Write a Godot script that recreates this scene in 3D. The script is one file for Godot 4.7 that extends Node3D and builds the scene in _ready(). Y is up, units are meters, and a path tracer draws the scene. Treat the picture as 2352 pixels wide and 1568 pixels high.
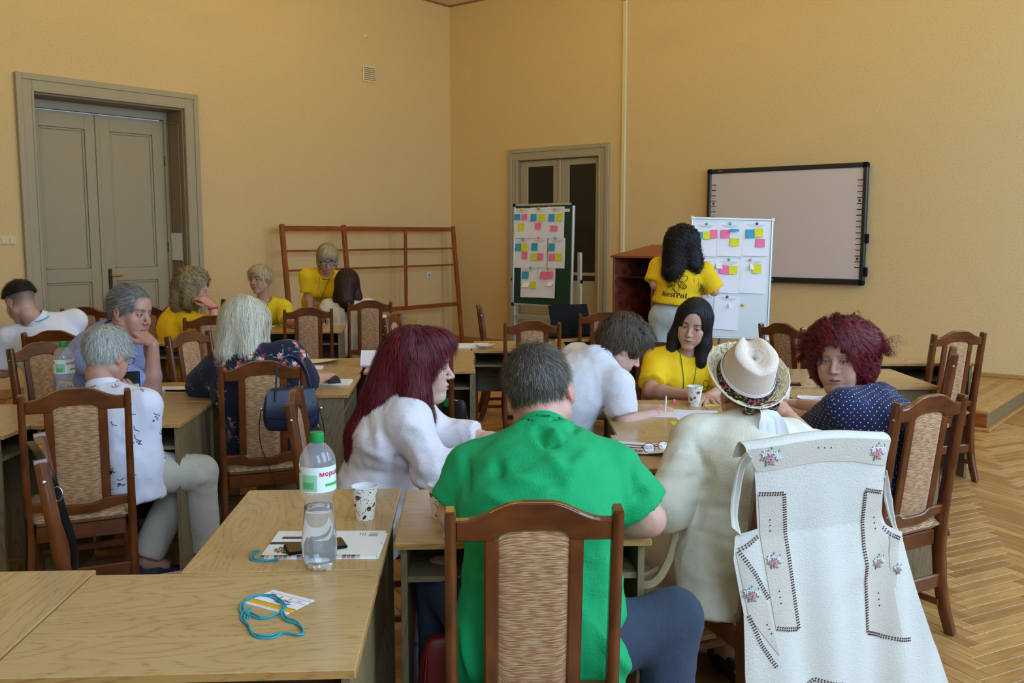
extends Node3D
# Hall with single school desks; x right, y up, -z away from the camera; the room itself is turned 39 degrees.
const EYE := 1.55
var cam_basis: Basis
var room := Transform3D(Basis(Vector3(0.777175, 0, 0.629285), Vector3.UP, Vector3(-0.629285, 0, 0.777175)), Vector3(-0.8843, 0, -13.6698))  # x along the board wall, z along the door wall
var M := {}
var names := {}
var jobs := []
var chair0: Node3D
var sheet_mesh := {}

func _ready():
	var cam := Camera3D.new()
	cam.name = "camera"
	cam.fov = rad_to_deg(2.0 * atan(784.0 / 2150.0))
	cam.position = Vector3(0, EYE, 0)
	cam.rotation = Vector3(deg_to_rad(-6.5), 0, 0)
	cam.near = 0.05
	cam.far = 100.0
	add_child(cam, true)
	cam_basis = Basis.from_euler(cam.rotation)
	var we := WorldEnvironment.new()
	we.name = "world_environment"
	var env := Environment.new()
	env.background_mode = Environment.BG_SKY
	var sky := Sky.new()
	var sm := ProceduralSkyMaterial.new()
	sm.sky_top_color = Color(0.35, 0.52, 0.85)
	sm.sky_horizon_color = Color(0.8, 0.88, 0.97)
	sm.ground_bottom_color = Color(0.3, 0.32, 0.3)
	sm.ground_horizon_color = Color(0.6, 0.62, 0.6)
	sm.sky_energy_multiplier = 1.0
	sky.sky_material = sm
	env.sky = sky
	env.tonemap_mode = Environment.TONE_MAPPER_LINEAR
	env.tonemap_exposure = EXPOSURE
	env.sdfgi_enabled = true
	env.ssao_enabled = true
	env.ssil_enabled = true
	we.environment = env
	add_child(we, true)
	for k in 4:   # daylight through the four tall windows of the wall on the right
		var al := AreaLight3D.new()
		al.name = "window_light"
		al.area_size = Vector2(1.7, 3.2)
		al.light_color = Color(0.74, 0.87, 1.0)
		al.light_energy = WINDOW_ENERGY
		al.shadow_enabled = true
		add_child(al, true)
		al.transform = room * Transform3D(Basis(Vector3.UP, PI / 2) * Basis(Vector3.RIGHT, -0.55), Vector3(11.2, 2.75, WIN_V[k]))
	materials()
	shell()
	fittings()
	furniture()
	vest()
	table_things()
	boards()
	people()
	finish_people()

const EXPOSURE := 1.0
const WINDOW_ENERGY := 15.0
const LAMP_ENERGY := 2.0
const WIN_V := [1.9, 4.9, 7.9, 10.9]

# ---------------------------------------------------------------- placing and naming
func U(px: float, py: float, z: float) -> Vector3:   # the point at depth z seen at that place of a 2352 x 1568 picture
	var d := cam_basis * Vector3((px - 1176.0) / 2150.0, (784.0 - py) / 2150.0, -1.0)
	return Vector3(0, EYE, 0) + d * (z / -d.z)

func Y(px: float, py: float, h: float) -> Vector3:   # the point at height h
	var d := cam_basis * Vector3((px - 1176.0) / 2150.0, (784.0 - py) / 2150.0, -1.0)
	return Vector3(0, EYE, 0) + d * ((h - EYE) / d.y)

func numbered(n: String) -> String:
	if not names.has(n):
		names[n] = 0
		return n
	names[n] += 1
	return "%s_%03d" % [n, names[n]]

func thing(called: String, label: String, category: String, at := Vector3.ZERO, turn := 0.0, group := "") -> Node3D:
	var o := Node3D.new()
	o.name = numbered(called)
	add_child(o)
	o.position = at
	o.rotation.y = turn
	tag(o, label, category, group)
	return o

func tag(o: Node, label: String, category: String, group := ""):
	o.set_meta("label", label)
	o.set_meta("category", category)
	if group:
		o.set_meta("group", group)

func put(called: String, mesh: Mesh, mat: Material, parent: Node = self, at := Transform3D()) -> MeshInstance3D:
	var o := MeshInstance3D.new()
	o.mesh = mesh
	o.material_override = mat
	o.name = numbered(called) if parent == self else called
	parent.add_child(o, true)
	o.transform = at
	return o

func struct(called: String, mesh: Mesh, mat: Material, parent: Node = self, at := Transform3D()) -> MeshInstance3D:
	var o := put(called, mesh, mat, parent, at)
	if parent == self:
		o.set_meta("kind", "structure")
	return o

func part_label(o: Node, label: String):
	o.set_meta("label", label)

# ---------------------------------------------------------------- shapes
class MB:
	var v := PackedVector3Array()
	var n := PackedVector3Array()
	var t := PackedVector2Array()
	var c := PackedColorArray()
	var i := PackedInt32Array()
	var use_c := false
	var x := Transform3D()

	func at(tr: Transform3D) -> MB:
		x = tr
		return self

	func p(a: Vector3, nn: Vector3, uv := Vector2.ZERO, col := Color.WHITE) -> int:
		v.append(x * a)
		n.append((x.basis * nn).normalized())
		t.append(uv)
		c.append(col)
		return v.size() - 1

	func tri(a: int, b: int, d: int):   # turned so that it faces along its normals
		if (v[b] - v[a]).cross(v[d] - v[a]).dot(n[a] + n[b] + n[d]) > 0.0:
			i.append_array([a, d, b])
		else:
			i.append_array([a, b, d])

	func face(pts: Array, nn: Vector3, uvs: Array):
		var s := v.size()
		for k in pts.size():
			p(pts[k], nn, uvs[k])
		for k in range(1, pts.size() - 1):
			tri(s, s + k, s + k + 1)

	func box(ctr: Vector3, size: Vector3, bev := 0.002, grain := 0, off := Vector2.ZERO):
		var h := size / 2.0
		var b: float = minf(bev, 0.45 * minf(size.x, minf(size.y, size.z)))
		for ax in 3:
			var a1: int = (ax + 1) % 3
			var a2: int = (ax + 2) % 3
			var gu: int = a1 if (a1 == grain or a2 != grain) else a2
			var gv: int = a2 if gu == a1 else a1
			for s in [-1.0, 1.0]:
				var nn := Vector3.ZERO
				nn[ax] = s
				var pts := []
				var uvs := []
				for q in [[-1, -1], [1, -1], [1, 1], [-1, 1]]:
					var w := Vector3.ZERO
					w[ax] = s * h[ax]
					w[a1] = q[0] * (h[a1] - b)
					w[a2] = q[1] * (h[a2] - b)
					pts.append(ctr + w)
					uvs.append(Vector2((ctr + w)[gu], (ctr + w)[gv]) + off + Vector2(0, 0.37 * ax))
				face(pts, nn, uvs)
		if b <= 0.0:
			return
		for ax in 3:   # the twelve edges
			var a1: int = (ax + 1) % 3
			var a2: int = (ax + 2) % 3
			for s1 in [-1.0, 1.0]:
				for s2 in [-1.0, 1.0]:
					var nn := Vector3.ZERO
					nn[a1] = s1
					nn[a2] = s2
					var pts := []
					var uvs := []
					for q in [[-1, 0], [1, 0], [1, 1], [-1, 1]]:
						var w := Vector3.ZERO
						w[ax] = q[0] * (h[ax] - b)
						w[a1] = s1 * (h[a1] - (b if q[1] else 0.0))
						w[a2] = s2 * (h[a2] - (0.0 if q[1] else b))
						pts.append(ctr + w)
						uvs.append(Vector2((ctr + w)[ax], (ctr + w)[a1]) + off)
					face(pts, nn.normalized(), uvs)
		for sx in [-1.0, 1.0]:
			for sy in [-1.0, 1.0]:
				for sz in [-1.0, 1.0]:
					var s := Vector3(sx, sy, sz)
					var q := h - Vector3(b, b, b)
					face([ctr + s * Vector3(h.x, q.y, q.z), ctr + s * Vector3(q.x, h.y, q.z), ctr + s * Vector3(q.x, q.y, h.z)], s.normalized(), [off, off, off])

	func prism(poly: PackedVector2Array, d0: float, d1: float, bev := 0.0):   # outline in x and y, from z d0 to z d1
		if Geometry2D.is_polygon_clockwise(poly):
			poly = poly.duplicate()
			poly.reverse()
		var inner := poly
		if bev > 0.0:
			var off := Geometry2D.offset_polygon(poly, -bev)
			if off.size() == 1 and off[0].size() > 2:
				inner = off[0]
			else:
				bev = 0.0
		if bev > 0.0:   # a pillow edge: the caps are inset and the walls lean to them
			var near := PackedVector2Array()
			for q in poly:
				near.append(_nearest(inner, q))
			inner = near
		var tr := Geometry2D.triangulate_polygon(inner)
		if tr.is_empty():
			inner = poly
			tr = Geometry2D.triangulate_polygon(poly)
		for s in 2:
			var z: float = d1 if s else d0
			var nn := Vector3(0, 0, 1 if d1 > d0 else -1) * (1 if s else -1)
			var b0 := v.size()
			for q in inner:
				p(Vector3(q.x, q.y, z), nn, q)
			for k in range(0, tr.size(), 3):
				tri(b0 + tr[k], b0 + tr[k + 1], b0 + tr[k + 2])
		var sg: float = signf(d1 - d0)
		for k in poly.size():
			var k2: int = (k + 1) % poly.size()
			var e := (poly[k2] - poly[k]).normalized()
			var nn := Vector3(e.y, -e.x, 0)
			var w0 := d0 + sg * bev
			var w1 := d1 - sg * bev
			var l := poly[k].distance_to(poly[k2])
			face([Vector3(poly[k].x, poly[k].y, w0), Vector3(poly[k2].x, poly[k2].y, w0), Vector3(poly[k2].x, poly[k2].y, w1), Vector3(poly[k].x, poly[k].y, w1)], nn, [Vector2(0, w0), Vector2(l, w0), Vector2(l, w1), Vector2(0, w1)])
			if bev > 0.0:
				for s in [[w0, d0, -sg], [w1, d1, sg]]:
					face([Vector3(poly[k].x, poly[k].y, s[0]), Vector3(poly[k2].x, poly[k2].y, s[0]), Vector3(inner[k2].x, inner[k2].y, s[1]), Vector3(inner[k].x, inner[k].y, s[1])], (nn + Vector3(0, 0, s[2])).normalized(), [Vector2(0, 0), Vector2(l, 0), Vector2(l, bev), Vector2(0, bev)])

	func _nearest(poly: PackedVector2Array, q: Vector2) -> Vector2:
		var best := poly[0]
		for k in poly.size():
			var w := Geometry2D.get_closest_point_to_segment(q, poly[k], poly[(k + 1) % poly.size()])
			if w.distance_squared_to(q) < best.distance_squared_to(q):
				best = w
		return best

	func sweep(pts: Array, radii: Array, seg := 8, caps := true, flat := 1.0, up := Vector3.ZERO, col := Color.WHITE, square := false):   # a tube along points; flat squeezes it along its second axis
		var m := pts.size()
		var side := Vector3.ZERO
		var base := v.size()
		var along := 0.0
		for k in m:
			var d: Vector3 = (pts[mini(k + 1, m - 1)] - pts[maxi(k - 1, 0)]).normalized()
			if k == 0:
				side = up.cross(d) if up != Vector3.ZERO else (Vector3.UP.cross(d) if absf(d.y) < 0.9 else Vector3.RIGHT.cross(d))
			elif up != Vector3.ZERO:
				side = up.cross(d)
			side = (side - d * side.dot(d)).normalized()
			var b2 := d.cross(side)
			if k:
				along += pts[k].distance_to(pts[k - 1])
			var r: float = radii[k] if k < radii.size() else radii[-1]
			for s in seg + 1:
				var a := TAU * s / seg
				var ca := cos(a)
				var sa := sin(a)
				if square:
					var q: float = pow(pow(absf(ca), 8.0) + pow(absf(sa), 8.0), -0.125)
					ca *= q
					sa *= q
				var nn := side * cos(a) * flat + b2 * sin(a)
				p(pts[k] + side * ca * r + b2 * sa * r * flat, nn, Vector2(along, r * a), col)
		for k in m - 1:
			for s in seg:
				var a := base + k * (seg + 1) + s
				tri(a, a + 1, a + seg + 2)
				tri(a, a + seg + 2, a + seg + 1)
		if caps:
			for e in [0, m - 1]:
				var nn: Vector3 = (pts[0] - pts[1]).normalized() if e == 0 else (pts[m - 1] - pts[m - 2]).normalized()
				var c0 := p(pts[e], nn, Vector2.ZERO, col)
				var q0 := v.size()
				for s in seg:
					var w := v[base + e * (seg + 1) + s]
					v.append(w)
					n.append((x.basis * nn).normalized())
					t.append(Vector2.ZERO)
					c.append(col)
				for s in seg:
					tri(c0, q0 + s, q0 + (s + 1) % seg)

	func lathe(prof: Array, seg := 24, shape = null):   # (radius, height) pairs, turned about y; sharp where a pair is repeated
		var base := v.size()
		var m := prof.size()
		for k in m:
			var a: Vector2 = prof[maxi(k - 1, 0)]
			var b: Vector2 = prof[mini(k + 1, m - 1)]
			if k > 0 and prof[k].is_equal_approx(prof[k - 1]):
				a = prof[k]
			if k < m - 1 and prof[k].is_equal_approx(prof[k + 1]):
				b = prof[k]
			var d := b - a
			var nn := Vector2(d.y, -d.x).normalized()
			for s in seg + 1:
				var an := TAU * s / seg
				var r: float = prof[k].x
				if shape != null:
					r = shape.call(r, prof[k].y, an)
				p(Vector3(cos(an) * r, prof[k].y, sin(an) * r), Vector3(cos(an) * nn.x, nn.y, sin(an) * nn.x), Vector2(an / TAU, float(k) / (m - 1)))
		for k in m - 1:
			for s in seg:
				var a := base + k * (seg + 1) + s
				tri(a, a + 1, a + seg + 2)
				tri(a, a + seg + 2, a + seg + 1)

	func sheet(fn: Callable, nu: int, nv: int, thick := 0.0):   # a surface fn(u, v); with a thickness it is closed
		var base := v.size()
		var g := PackedVector3Array()
		for j in nv + 1:
			for k in nu + 1:
				g.append(fn.call(float(k) / nu, float(j) / nv))
		var w := nu + 1
		var nor := PackedVector3Array()
		for j in nv + 1:
			for k in nu + 1:
				var du := g[j * w + mini(k + 1, nu)] - g[j * w + maxi(k - 1, 0)]
				var dv := g[mini(j + 1, nv) * w + k] - g[maxi(j - 1, 0) * w + k]
				nor.append(du.cross(dv).normalized())
		var sides := [1.0, -1.0] if thick > 0.0 else [1.0]
		for s in sides:
			var b0 := v.size()
			for j in nv + 1:
				for k in nu + 1:
					p(g[j * w + k] + nor[j * w + k] * s * thick / 2.0, nor[j * w + k] * s, Vector2(float(k) / nu, float(j) / nv))
			for j in nv:
				for k in nu:
					var a := b0 + j * w + k
					tri(a, a + 1, a + w + 1)
					tri(a, a + w + 1, a + w)
		if thick > 0.0:
			var rim := []
			for k in nu + 1: rim.append(k)
			for j in range(1, nv + 1): rim.append(j * w + nu)
			for k in range(nu - 1, -1, -1): rim.append(nv * w + k)
			for j in range(nv - 1, 0, -1): rim.append(j * w)
			for e in rim.size():
				var a: int = rim[e]
				var b: int = rim[(e + 1) % rim.size()]
				var nn := (g[b] - g[a]).cross(nor[a]).normalized()
				face([g[a] + nor[a] * thick / 2, g[b] + nor[b] * thick / 2, g[b] - nor[b] * thick / 2, g[a] - nor[a] * thick / 2], nn, [Vector2.ZERO, Vector2.ZERO, Vector2.ZERO, Vector2.ZERO])

	func ball(ctr: Vector3, r: Vector3, seg := 12, rings := 8, col := Color.WHITE):
		var base := v.size()
		for j in rings + 1:
			var f := PI * j / rings
			for s in seg + 1:
				var a := TAU * s / seg
				var d := Vector3(sin(f) * cos(a), cos(f), sin(f) * sin(a))
				p(ctr + d * r, d / r, Vector2(a / TAU, f / PI), col)
		for j in rings:
			for s in seg:
				var a := base + j * (seg + 1) + s
				tri(a, a + 1, a + seg + 2)
				tri(a, a + seg + 2, a + seg + 1)

	func arrays() -> Array:
		var a := []
		a.resize(Mesh.ARRAY_MAX)
		a[Mesh.ARRAY_VERTEX] = v
		a[Mesh.ARRAY_NORMAL] = n
		a[Mesh.ARRAY_TEX_UV] = t
		if use_c:
			a[Mesh.ARRAY_COLOR] = c
		a[Mesh.ARRAY_INDEX] = i
		return a

	func done() -> ArrayMesh:
		var m := ArrayMesh.new()
		if v.size():
			m.add_surface_from_arrays(Mesh.PRIMITIVE_TRIANGLES, arrays())
		return m

func box_mesh(ctr: Vector3, size: Vector3, bev := 0.002, grain := 0, off := Vector2.ZERO) -> ArrayMesh:
	var b := MB.new()
	b.box(ctr, size, bev, grain, off)
	return b.done()

func text_mesh(text: String, size: float, font := "Droid Sans", bold := 400, depth := 0.0006) -> ArrayMesh:   # size is the height of a capital letter; the mesh is centred
	var tm := TextMesh.new()
	var sf := SystemFont.new()
	sf.font_names = PackedStringArray([font])
	sf.font_weight = bold
	tm.font = sf
	tm.text = text
	tm.font_size = 64
	tm.pixel_size = size / 46.0
	tm.depth = depth
	tm.curve_step = 2.0
	var am := ArrayMesh.new()
	for s in tm.get_surface_count():
		var a := tm.surface_get_arrays(s)
		if a[Mesh.ARRAY_VERTEX] != null and a[Mesh.ARRAY_VERTEX].size():
			am.add_surface_from_arrays(Mesh.PRIMITIVE_TRIANGLES, a)
	return am

func bend(src: ArrayMesh, fn: Callable) -> ArrayMesh:   # moves every vertex
	var am := ArrayMesh.new()
	for s in src.get_surface_count():
		var a := src.surface_get_arrays(s)
		var vv: PackedVector3Array = a[Mesh.ARRAY_VERTEX]
		var nn: PackedVector3Array = a[Mesh.ARRAY_NORMAL]
		for k in vv.size():
			var q: Vector3 = fn.call(vv[k])
			var e := 0.0005
			var dn: Vector3 = fn.call(vv[k] + nn[k] * e) - q
			vv[k] = q
			nn[k] = dn.normalized()
		a[Mesh.ARRAY_VERTEX] = vv
		a[Mesh.ARRAY_NORMAL] = nn
		am.add_surface_from_arrays(Mesh.PRIMITIVE_TRIANGLES, a)
	return am

# ---------------------------------------------------------------- materials
func sc(r: float, g: float, b: float) -> Color:   # an sRGB colour given in 0..255
	return Color(r / 255.0, g / 255.0, b / 255.0)

func mat(called: String, col: Color, rough := 0.7, metal := 0.0) -> StandardMaterial3D:
	var m := StandardMaterial3D.new()
	m.resource_name = called
	m.albedo_color = col
	m.roughness = rough
	m.metallic = metal
	M[called] = m
	return m

func noise(seed_: int, freq: float, type := FastNoiseLite.TYPE_SIMPLEX_SMOOTH, oct := 4, warp := 0.0) -> FastNoiseLite:
	var n := FastNoiseLite.new()
	n.seed = seed_
	n.noise_type = type
	n.frequency = freq
	n.fractal_octaves = oct
	if warp > 0.0:
		n.domain_warp_enabled = true
		n.domain_warp_amplitude = warp
		n.domain_warp_frequency = freq * 0.6
	return n

func noise_tex(n: FastNoiseLite, cols: Array, w := 512, h := 512, stops := []) -> NoiseTexture2D:
	var t := NoiseTexture2D.new()
	t.width = w
	t.height = h
	t.seamless = true
	t.noise = n
	if cols.size():
		var g := Gradient.new()
		var off := PackedFloat32Array()
		var pc := PackedColorArray()
		for k in cols.size():
			off.append(stops[k] if stops.size() else float(k) / (cols.size() - 1))
			pc.append(cols[k])
		g.offsets = off
		g.colors = pc
		t.color_ramp = g
	return t

func image_mat(called: String, img: Image, rough := 0.7) -> StandardMaterial3D:
	var m := mat(called, Color.WHITE, rough)
	m.albedo_texture = ImageTexture.create_from_image(img)
	return m

func dot(img: Image, x: float, y: float, r: float, col: Color, rx := 1.0, ang := 0.0):   # a soft-edged ellipse that wraps round
	var w := img.get_width()
	var h := img.get_height()
	var e := int(ceil(r * maxf(1.0, rx))) + 1
	for j in range(-e, e + 1):
		for k in range(-e, e + 1):
			var u := (k * cos(ang) + j * sin(ang)) / (r * rx)
			var v := (-k * sin(ang) + j * cos(ang)) / r
			var a: float = clampf((1.0 - sqrt(u * u + v * v)) * r + 0.5, 0.0, 1.0)
			if a > 0.0:
				var px := posmod(int(x) + k, w)
				var py := posmod(int(y) + j, h)
				img.set_pixel(px, py, img.get_pixel(px, py).lerp(col, a))

func stroke(img: Image, a: Vector2, b: Vector2, r: float, col: Color):
	var n := int(a.distance_to(b) / maxf(0.5, r * 0.6)) + 1
	for k in n + 1:
		var q := a.lerp(b, float(k) / n)
		dot(img, q.x, q.y, r, col)

func laminate(called: String, seed_: int, a: Color, b: Color, rough := 0.32) -> StandardMaterial3D:
	var m := mat(called, Color.WHITE, rough)
	var n := noise(seed_, 0.0024, FastNoiseLite.TYPE_SIMPLEX_SMOOTH, 3, 24.0)
	n.fractal_type = FastNoiseLite.FRACTAL_PING_PONG
	n.fractal_ping_pong_strength = 7.0
	m.albedo_texture = noise_tex(n, [a.darkened(0.13), a, b, b, b.lightened(0.04)], 1024, 1024, [0.0, 0.16, 0.42, 0.8, 1.0])
	m.uv1_scale = Vector3(0.55, 3.0, 1)
	m.detail_enabled = true
	m.detail_uv_layer = BaseMaterial3D.DETAIL_UV_1
	m.detail_blend_mode = BaseMaterial3D.BLEND_MODE_MUL
	var d := noise(seed_ + 7, 0.02, FastNoiseLite.TYPE_VALUE, 3)
	m.detail_albedo = noise_tex(d, [Color(0.93, 0.915, 0.89), Color(1, 1, 1)], 512, 512)
	return m

func cloth(called: String, col: Color, rough := 0.9, sheen := 0.15) -> StandardMaterial3D:
	var m := mat(called, col, rough)
	m.rim_enabled = true
	m.rim = sheen
	m.rim_tint = 0.7
	m.normal_enabled = true
	m.normal_texture = M.weave_map
	m.normal_scale = 0.35
	m.heightmap_enabled = true
	m.heightmap_texture = M.crease_map
	m.heightmap_scale = 0.07
	m.uv1_triplanar = true
	m.uv1_scale = Vector3(3, 3, 3)
	return m

func print_cloth(called: String, img: Image, period: float) -> StandardMaterial3D:
	var m := cloth(called, Color.WHITE)
	m.normal_enabled = false
	m.heightmap_enabled = false
	m.albedo_texture = ImageTexture.create_from_image(img)
	m.uv1_scale = Vector3.ONE / period
	m.uv1_triplanar_sharpness = 8.0
	return m

func materials():
	var wv := noise(5, 0.16, FastNoiseLite.TYPE_SIMPLEX, 3)
	var wt := NoiseTexture2D.new()
	wt.width = 256
	wt.height = 256
	wt.seamless = true
	wt.as_normal_map = true
	wt.bump_strength = 3.0
	wt.noise = wv
	M.weave_map = wt
	var cr := noise(6, 0.010, FastNoiseLite.TYPE_SIMPLEX_SMOOTH, 2, 40.0)
	M.crease_map = noise_tex(cr, [], 512, 512)
	# walls: pale yellow distemper with fine reddish flecks
	var w := mat("wall_paint", Color.WHITE, 0.92)
	w.albedo_texture = noise_tex(noise(11, 0.11, FastNoiseLite.TYPE_SIMPLEX, 4), [sc(202, 162, 108), sc(220, 192, 138), sc(223, 196, 142), sc(226, 200, 147)], 512, 512, [0.0, 0.32, 0.6, 1.0])
	w.uv1_triplanar = true
	w.uv1_scale = Vector3(0.9, 0.9, 0.9)
	w.heightmap_enabled = true
	w.heightmap_texture = noise_tex(noise(12, 0.06, FastNoiseLite.TYPE_SIMPLEX, 4), [], 512, 512)
	w.heightmap_scale = 0.09
	mat("ceiling_paint", sc(222, 216, 196), 0.95)
	mat("cornice_line", sc(168, 98, 42), 0.8)
	mat("door_paint", sc(170, 159, 130), 0.5)
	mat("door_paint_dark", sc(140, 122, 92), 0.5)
	mat("dark_glass", sc(16, 14, 12), 0.12)
	mat("pipe_paint", sc(226, 213, 168), 0.5)
	mat("brass", sc(190, 150, 70), 0.3, 1.0)
	mat("steel", sc(190, 192, 195), 0.3, 1.0)
	mat("alu", sc(196, 200, 204), 0.42, 0.7)
	mat("bronze_plate", sc(70, 55, 32), 0.4, 0.6)
	mat("white_plastic", sc(228, 226, 216), 0.45)
	mat("cream_plastic", sc(222, 208, 160), 0.5)
	mat("black_plastic", sc(14, 14, 15), 0.6).metallic_specular = 0.25
	mat("dark_plastic", sc(32, 36, 38), 0.35)
	mat("green_board", sc(14, 58, 46), 0.55)
	mat("board_white", sc(214, 218, 214), 0.3)
	mat("iwb_white", sc(214, 202, 200), 0.5)
	mat("paper", sc(236, 234, 236), 0.85)
	mat("paper_warm", sc(224, 212, 180), 0.85)
	mat("note_pink", sc(246, 118, 160), 0.8)
	mat("note_yellow", sc(226, 218, 32), 0.8)
	mat("note_blue", sc(58, 160, 196), 0.8)
	mat("note_white", sc(240, 240, 238), 0.8)
	mat("ink", sc(52, 50, 60), 0.7)
	mat("ink_red", sc(196, 36, 70), 0.6)
	mat("ink_green", sc(70, 176, 80), 0.6)
	mat("ink_brown", sc(74, 38, 30), 0.7)
	mat("shirt_ink", sc(52, 46, 22), 0.85)
	# furniture
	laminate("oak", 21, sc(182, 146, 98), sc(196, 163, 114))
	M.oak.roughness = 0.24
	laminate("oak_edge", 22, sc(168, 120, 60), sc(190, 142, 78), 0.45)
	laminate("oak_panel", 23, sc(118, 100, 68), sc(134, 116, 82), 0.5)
	var cw := mat("chair_wood", Color.WHITE, 0.3)
	cw.albedo_texture = noise_tex(noise(31, 0.01, FastNoiseLite.TYPE_SIMPLEX_SMOOTH, 4, 20.0), [sc(84, 42, 14), sc(104, 54, 20), sc(122, 66, 27)], 256, 256)
	cw.uv1_scale = Vector3(2, 6, 1)
	cw.clearcoat_enabled = true
	cw.clearcoat = 0.35
	cw.clearcoat_roughness = 0.2
	mat("chair_worn", sc(176, 128, 66), 0.4)
	var up := mat("upholstery", Color.WHITE, 0.95)
	up.albedo_texture = noise_tex(noise(33, 0.045, FastNoiseLite.TYPE_SIMPLEX, 3), [sc(138, 90, 54), sc(162, 114, 72), sc(186, 146, 104), sc(204, 170, 132)], 512, 512, [0.15, 0.4, 0.6, 0.85])
	up.uv1_scale = Vector3(0.75, 11, 1)
	up.rim_enabled = true
	up.rim = 0.3
	up.heightmap_enabled = true
	up.heightmap_texture = up.albedo_texture
	up.heightmap_scale = 0.15
	var rk := mat("rack_wood", Color.WHITE, 0.4)
	rk.albedo_texture = noise_tex(noise(35, 0.01, FastNoiseLite.TYPE_SIMPLEX_SMOOTH, 4, 20.0), [sc(120, 58, 20), sc(150, 78, 30), sc(166, 92, 40)], 256, 256)
	rk.uv1_scale = Vector3(1, 8, 1)
	var lw := mat("lectern_burl", Color.WHITE, 0.35)
	lw.albedo_texture = noise_tex(noise(36, 0.02, FastNoiseLite.TYPE_CELLULAR, 3, 40.0), [sc(58, 22, 10), sc(104, 44, 20), sc(132, 62, 30)], 256, 256)
	lw.uv1_scale = Vector3(2, 2, 1)
	mat("lectern_edge", sc(150, 82, 44), 0.4)
	mat("lectern_dark", sc(52, 18, 12), 0.5)
	for k in 5:
		var pm := mat("parquet_%d" % k, Color.WHITE, 0.36)
		var pc: Color = [sc(172, 122, 66), sc(184, 134, 74), sc(160, 110, 58), sc(190, 142, 84), sc(150, 102, 54)][k]
		pm.albedo_texture = noise_tex(noise(41 + k, 0.012, FastNoiseLite.TYPE_SIMPLEX_SMOOTH, 4, 15.0), [pc.darkened(0.14), pc, pc.lightened(0.07)], 256, 256)
		pm.uv1_scale = Vector3(1.2, 9, 1)
	mat("floor_gap", sc(52, 32, 16), 0.8)
	# cloth
	cloth("cloth_green", sc(0, 158, 92), 0.85, 0.1)
	cloth("cloth_yellow", sc(244, 196, 8), 0.85, 0.1)
	cloth("cloth_lemon", sc(226, 202, 22), 0.85, 0.1)
	cloth("cloth_white", sc(226, 224, 232), 0.85, 0.1)
	cloth("cloth_blouse", sc(230, 222, 226), 0.75, 0.15)
	cloth("cloth_linen", sc(222, 214, 192), 0.95, 0.15)
	cloth("cloth_vest", sc(212, 206, 194), 0.95, 0.15)
	cloth("cloth_panel", sc(202, 190, 174), 0.95, 0.15)
	cloth("cloth_beige", sc(206, 196, 170), 0.95, 0.15)
	cloth("cloth_trousers", sc(196, 190, 174), 0.9, 0.1)
	cloth("cloth_jeans", sc(46, 54, 70), 0.9, 0.15)
	cloth("cloth_pale_jeans", sc(186, 192, 190), 0.9, 0.1)
	cloth("cloth_dark", sc(30, 30, 36), 0.9, 0.1)
	cloth("cloth_navy", sc(24, 26, 62), 0.85, 0.1)
	cloth("cloth_cream", sc(214, 204, 178), 0.9, 0.1)
	mat("shoe", sc(34, 36, 48), 0.6)
	mat("sock", sc(150, 152, 170), 0.9)
	var sk := mat("skin", Color.WHITE, 0.48)
	sk.vertex_color_use_as_albedo = true
	sk.subsurf_scatter_enabled = true
	sk.subsurf_scatter_strength = 0.06
	var hr := mat("hair", Color.WHITE, 0.6)
	hr.vertex_color_use_as_albedo = true
	var ey := mat("eye", Color.WHITE, 0.1)
	ey.vertex_color_use_as_albedo = true
	var tint := mat("tinted", Color.WHITE, 0.6)
	tint.vertex_color_use_as_albedo = true
	mat("leather_blue", sc(22, 34, 62), 0.38)
	mat("leather_black", sc(16, 15, 15), 0.42)
	mat("leather_red", sc(112, 20, 14), 0.45)
	mat("strap_cream", sc(206, 188, 140), 0.8)
	mat("teal_cord", sc(28, 150, 164), 0.7)
	mat("cap_green", sc(10, 140, 62), 0.4)
	mat("lens_glass", Color(0.9, 0.95, 0.95, 0.12), 0.05).transparency = BaseMaterial3D.TRANSPARENCY_ALPHA
	var pet := mat("pet", Color(0.96, 0.98, 1.0, 0.14), 0.04)
	pet.transparency = BaseMaterial3D.TRANSPARENCY_ALPHA
	var water := mat("water", Color(0.97, 0.985, 1.0, 0.0), 0.0)
	water.refraction_enabled = true
	water.refraction_scale = 0.033
	mat("bottle_label", sc(226, 236, 232), 0.5)
	mat("bottle_pale_green", sc(150, 206, 170), 0.5)
	# prints
	var polka := Image.create(64, 64, false, Image.FORMAT_RGB8)
	polka.fill(sc(22, 26, 66))
	dot(polka, 16, 16, 5.0, sc(228, 230, 240))
	dot(polka, 48, 48, 5.0, sc(228, 230, 240))
	print_cloth("cloth_polka", polka, 0.026)
	var st := Image.create(64, 64, false, Image.FORMAT_RGB8)
	st.fill(sc(184, 198, 236))
	for k in 8:
		st.fill_rect(Rect2i(k * 8, 0, 4, 64), sc(84, 106, 180))
	print_cloth("cloth_stripe", st, 0.042)
	var rng := RandomNumberGenerator.new()
	rng.seed = 4
	var fl := Image.create(512, 512, false, Image.FORMAT_RGB8)
	fl.fill(sc(20, 20, 48))
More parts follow.
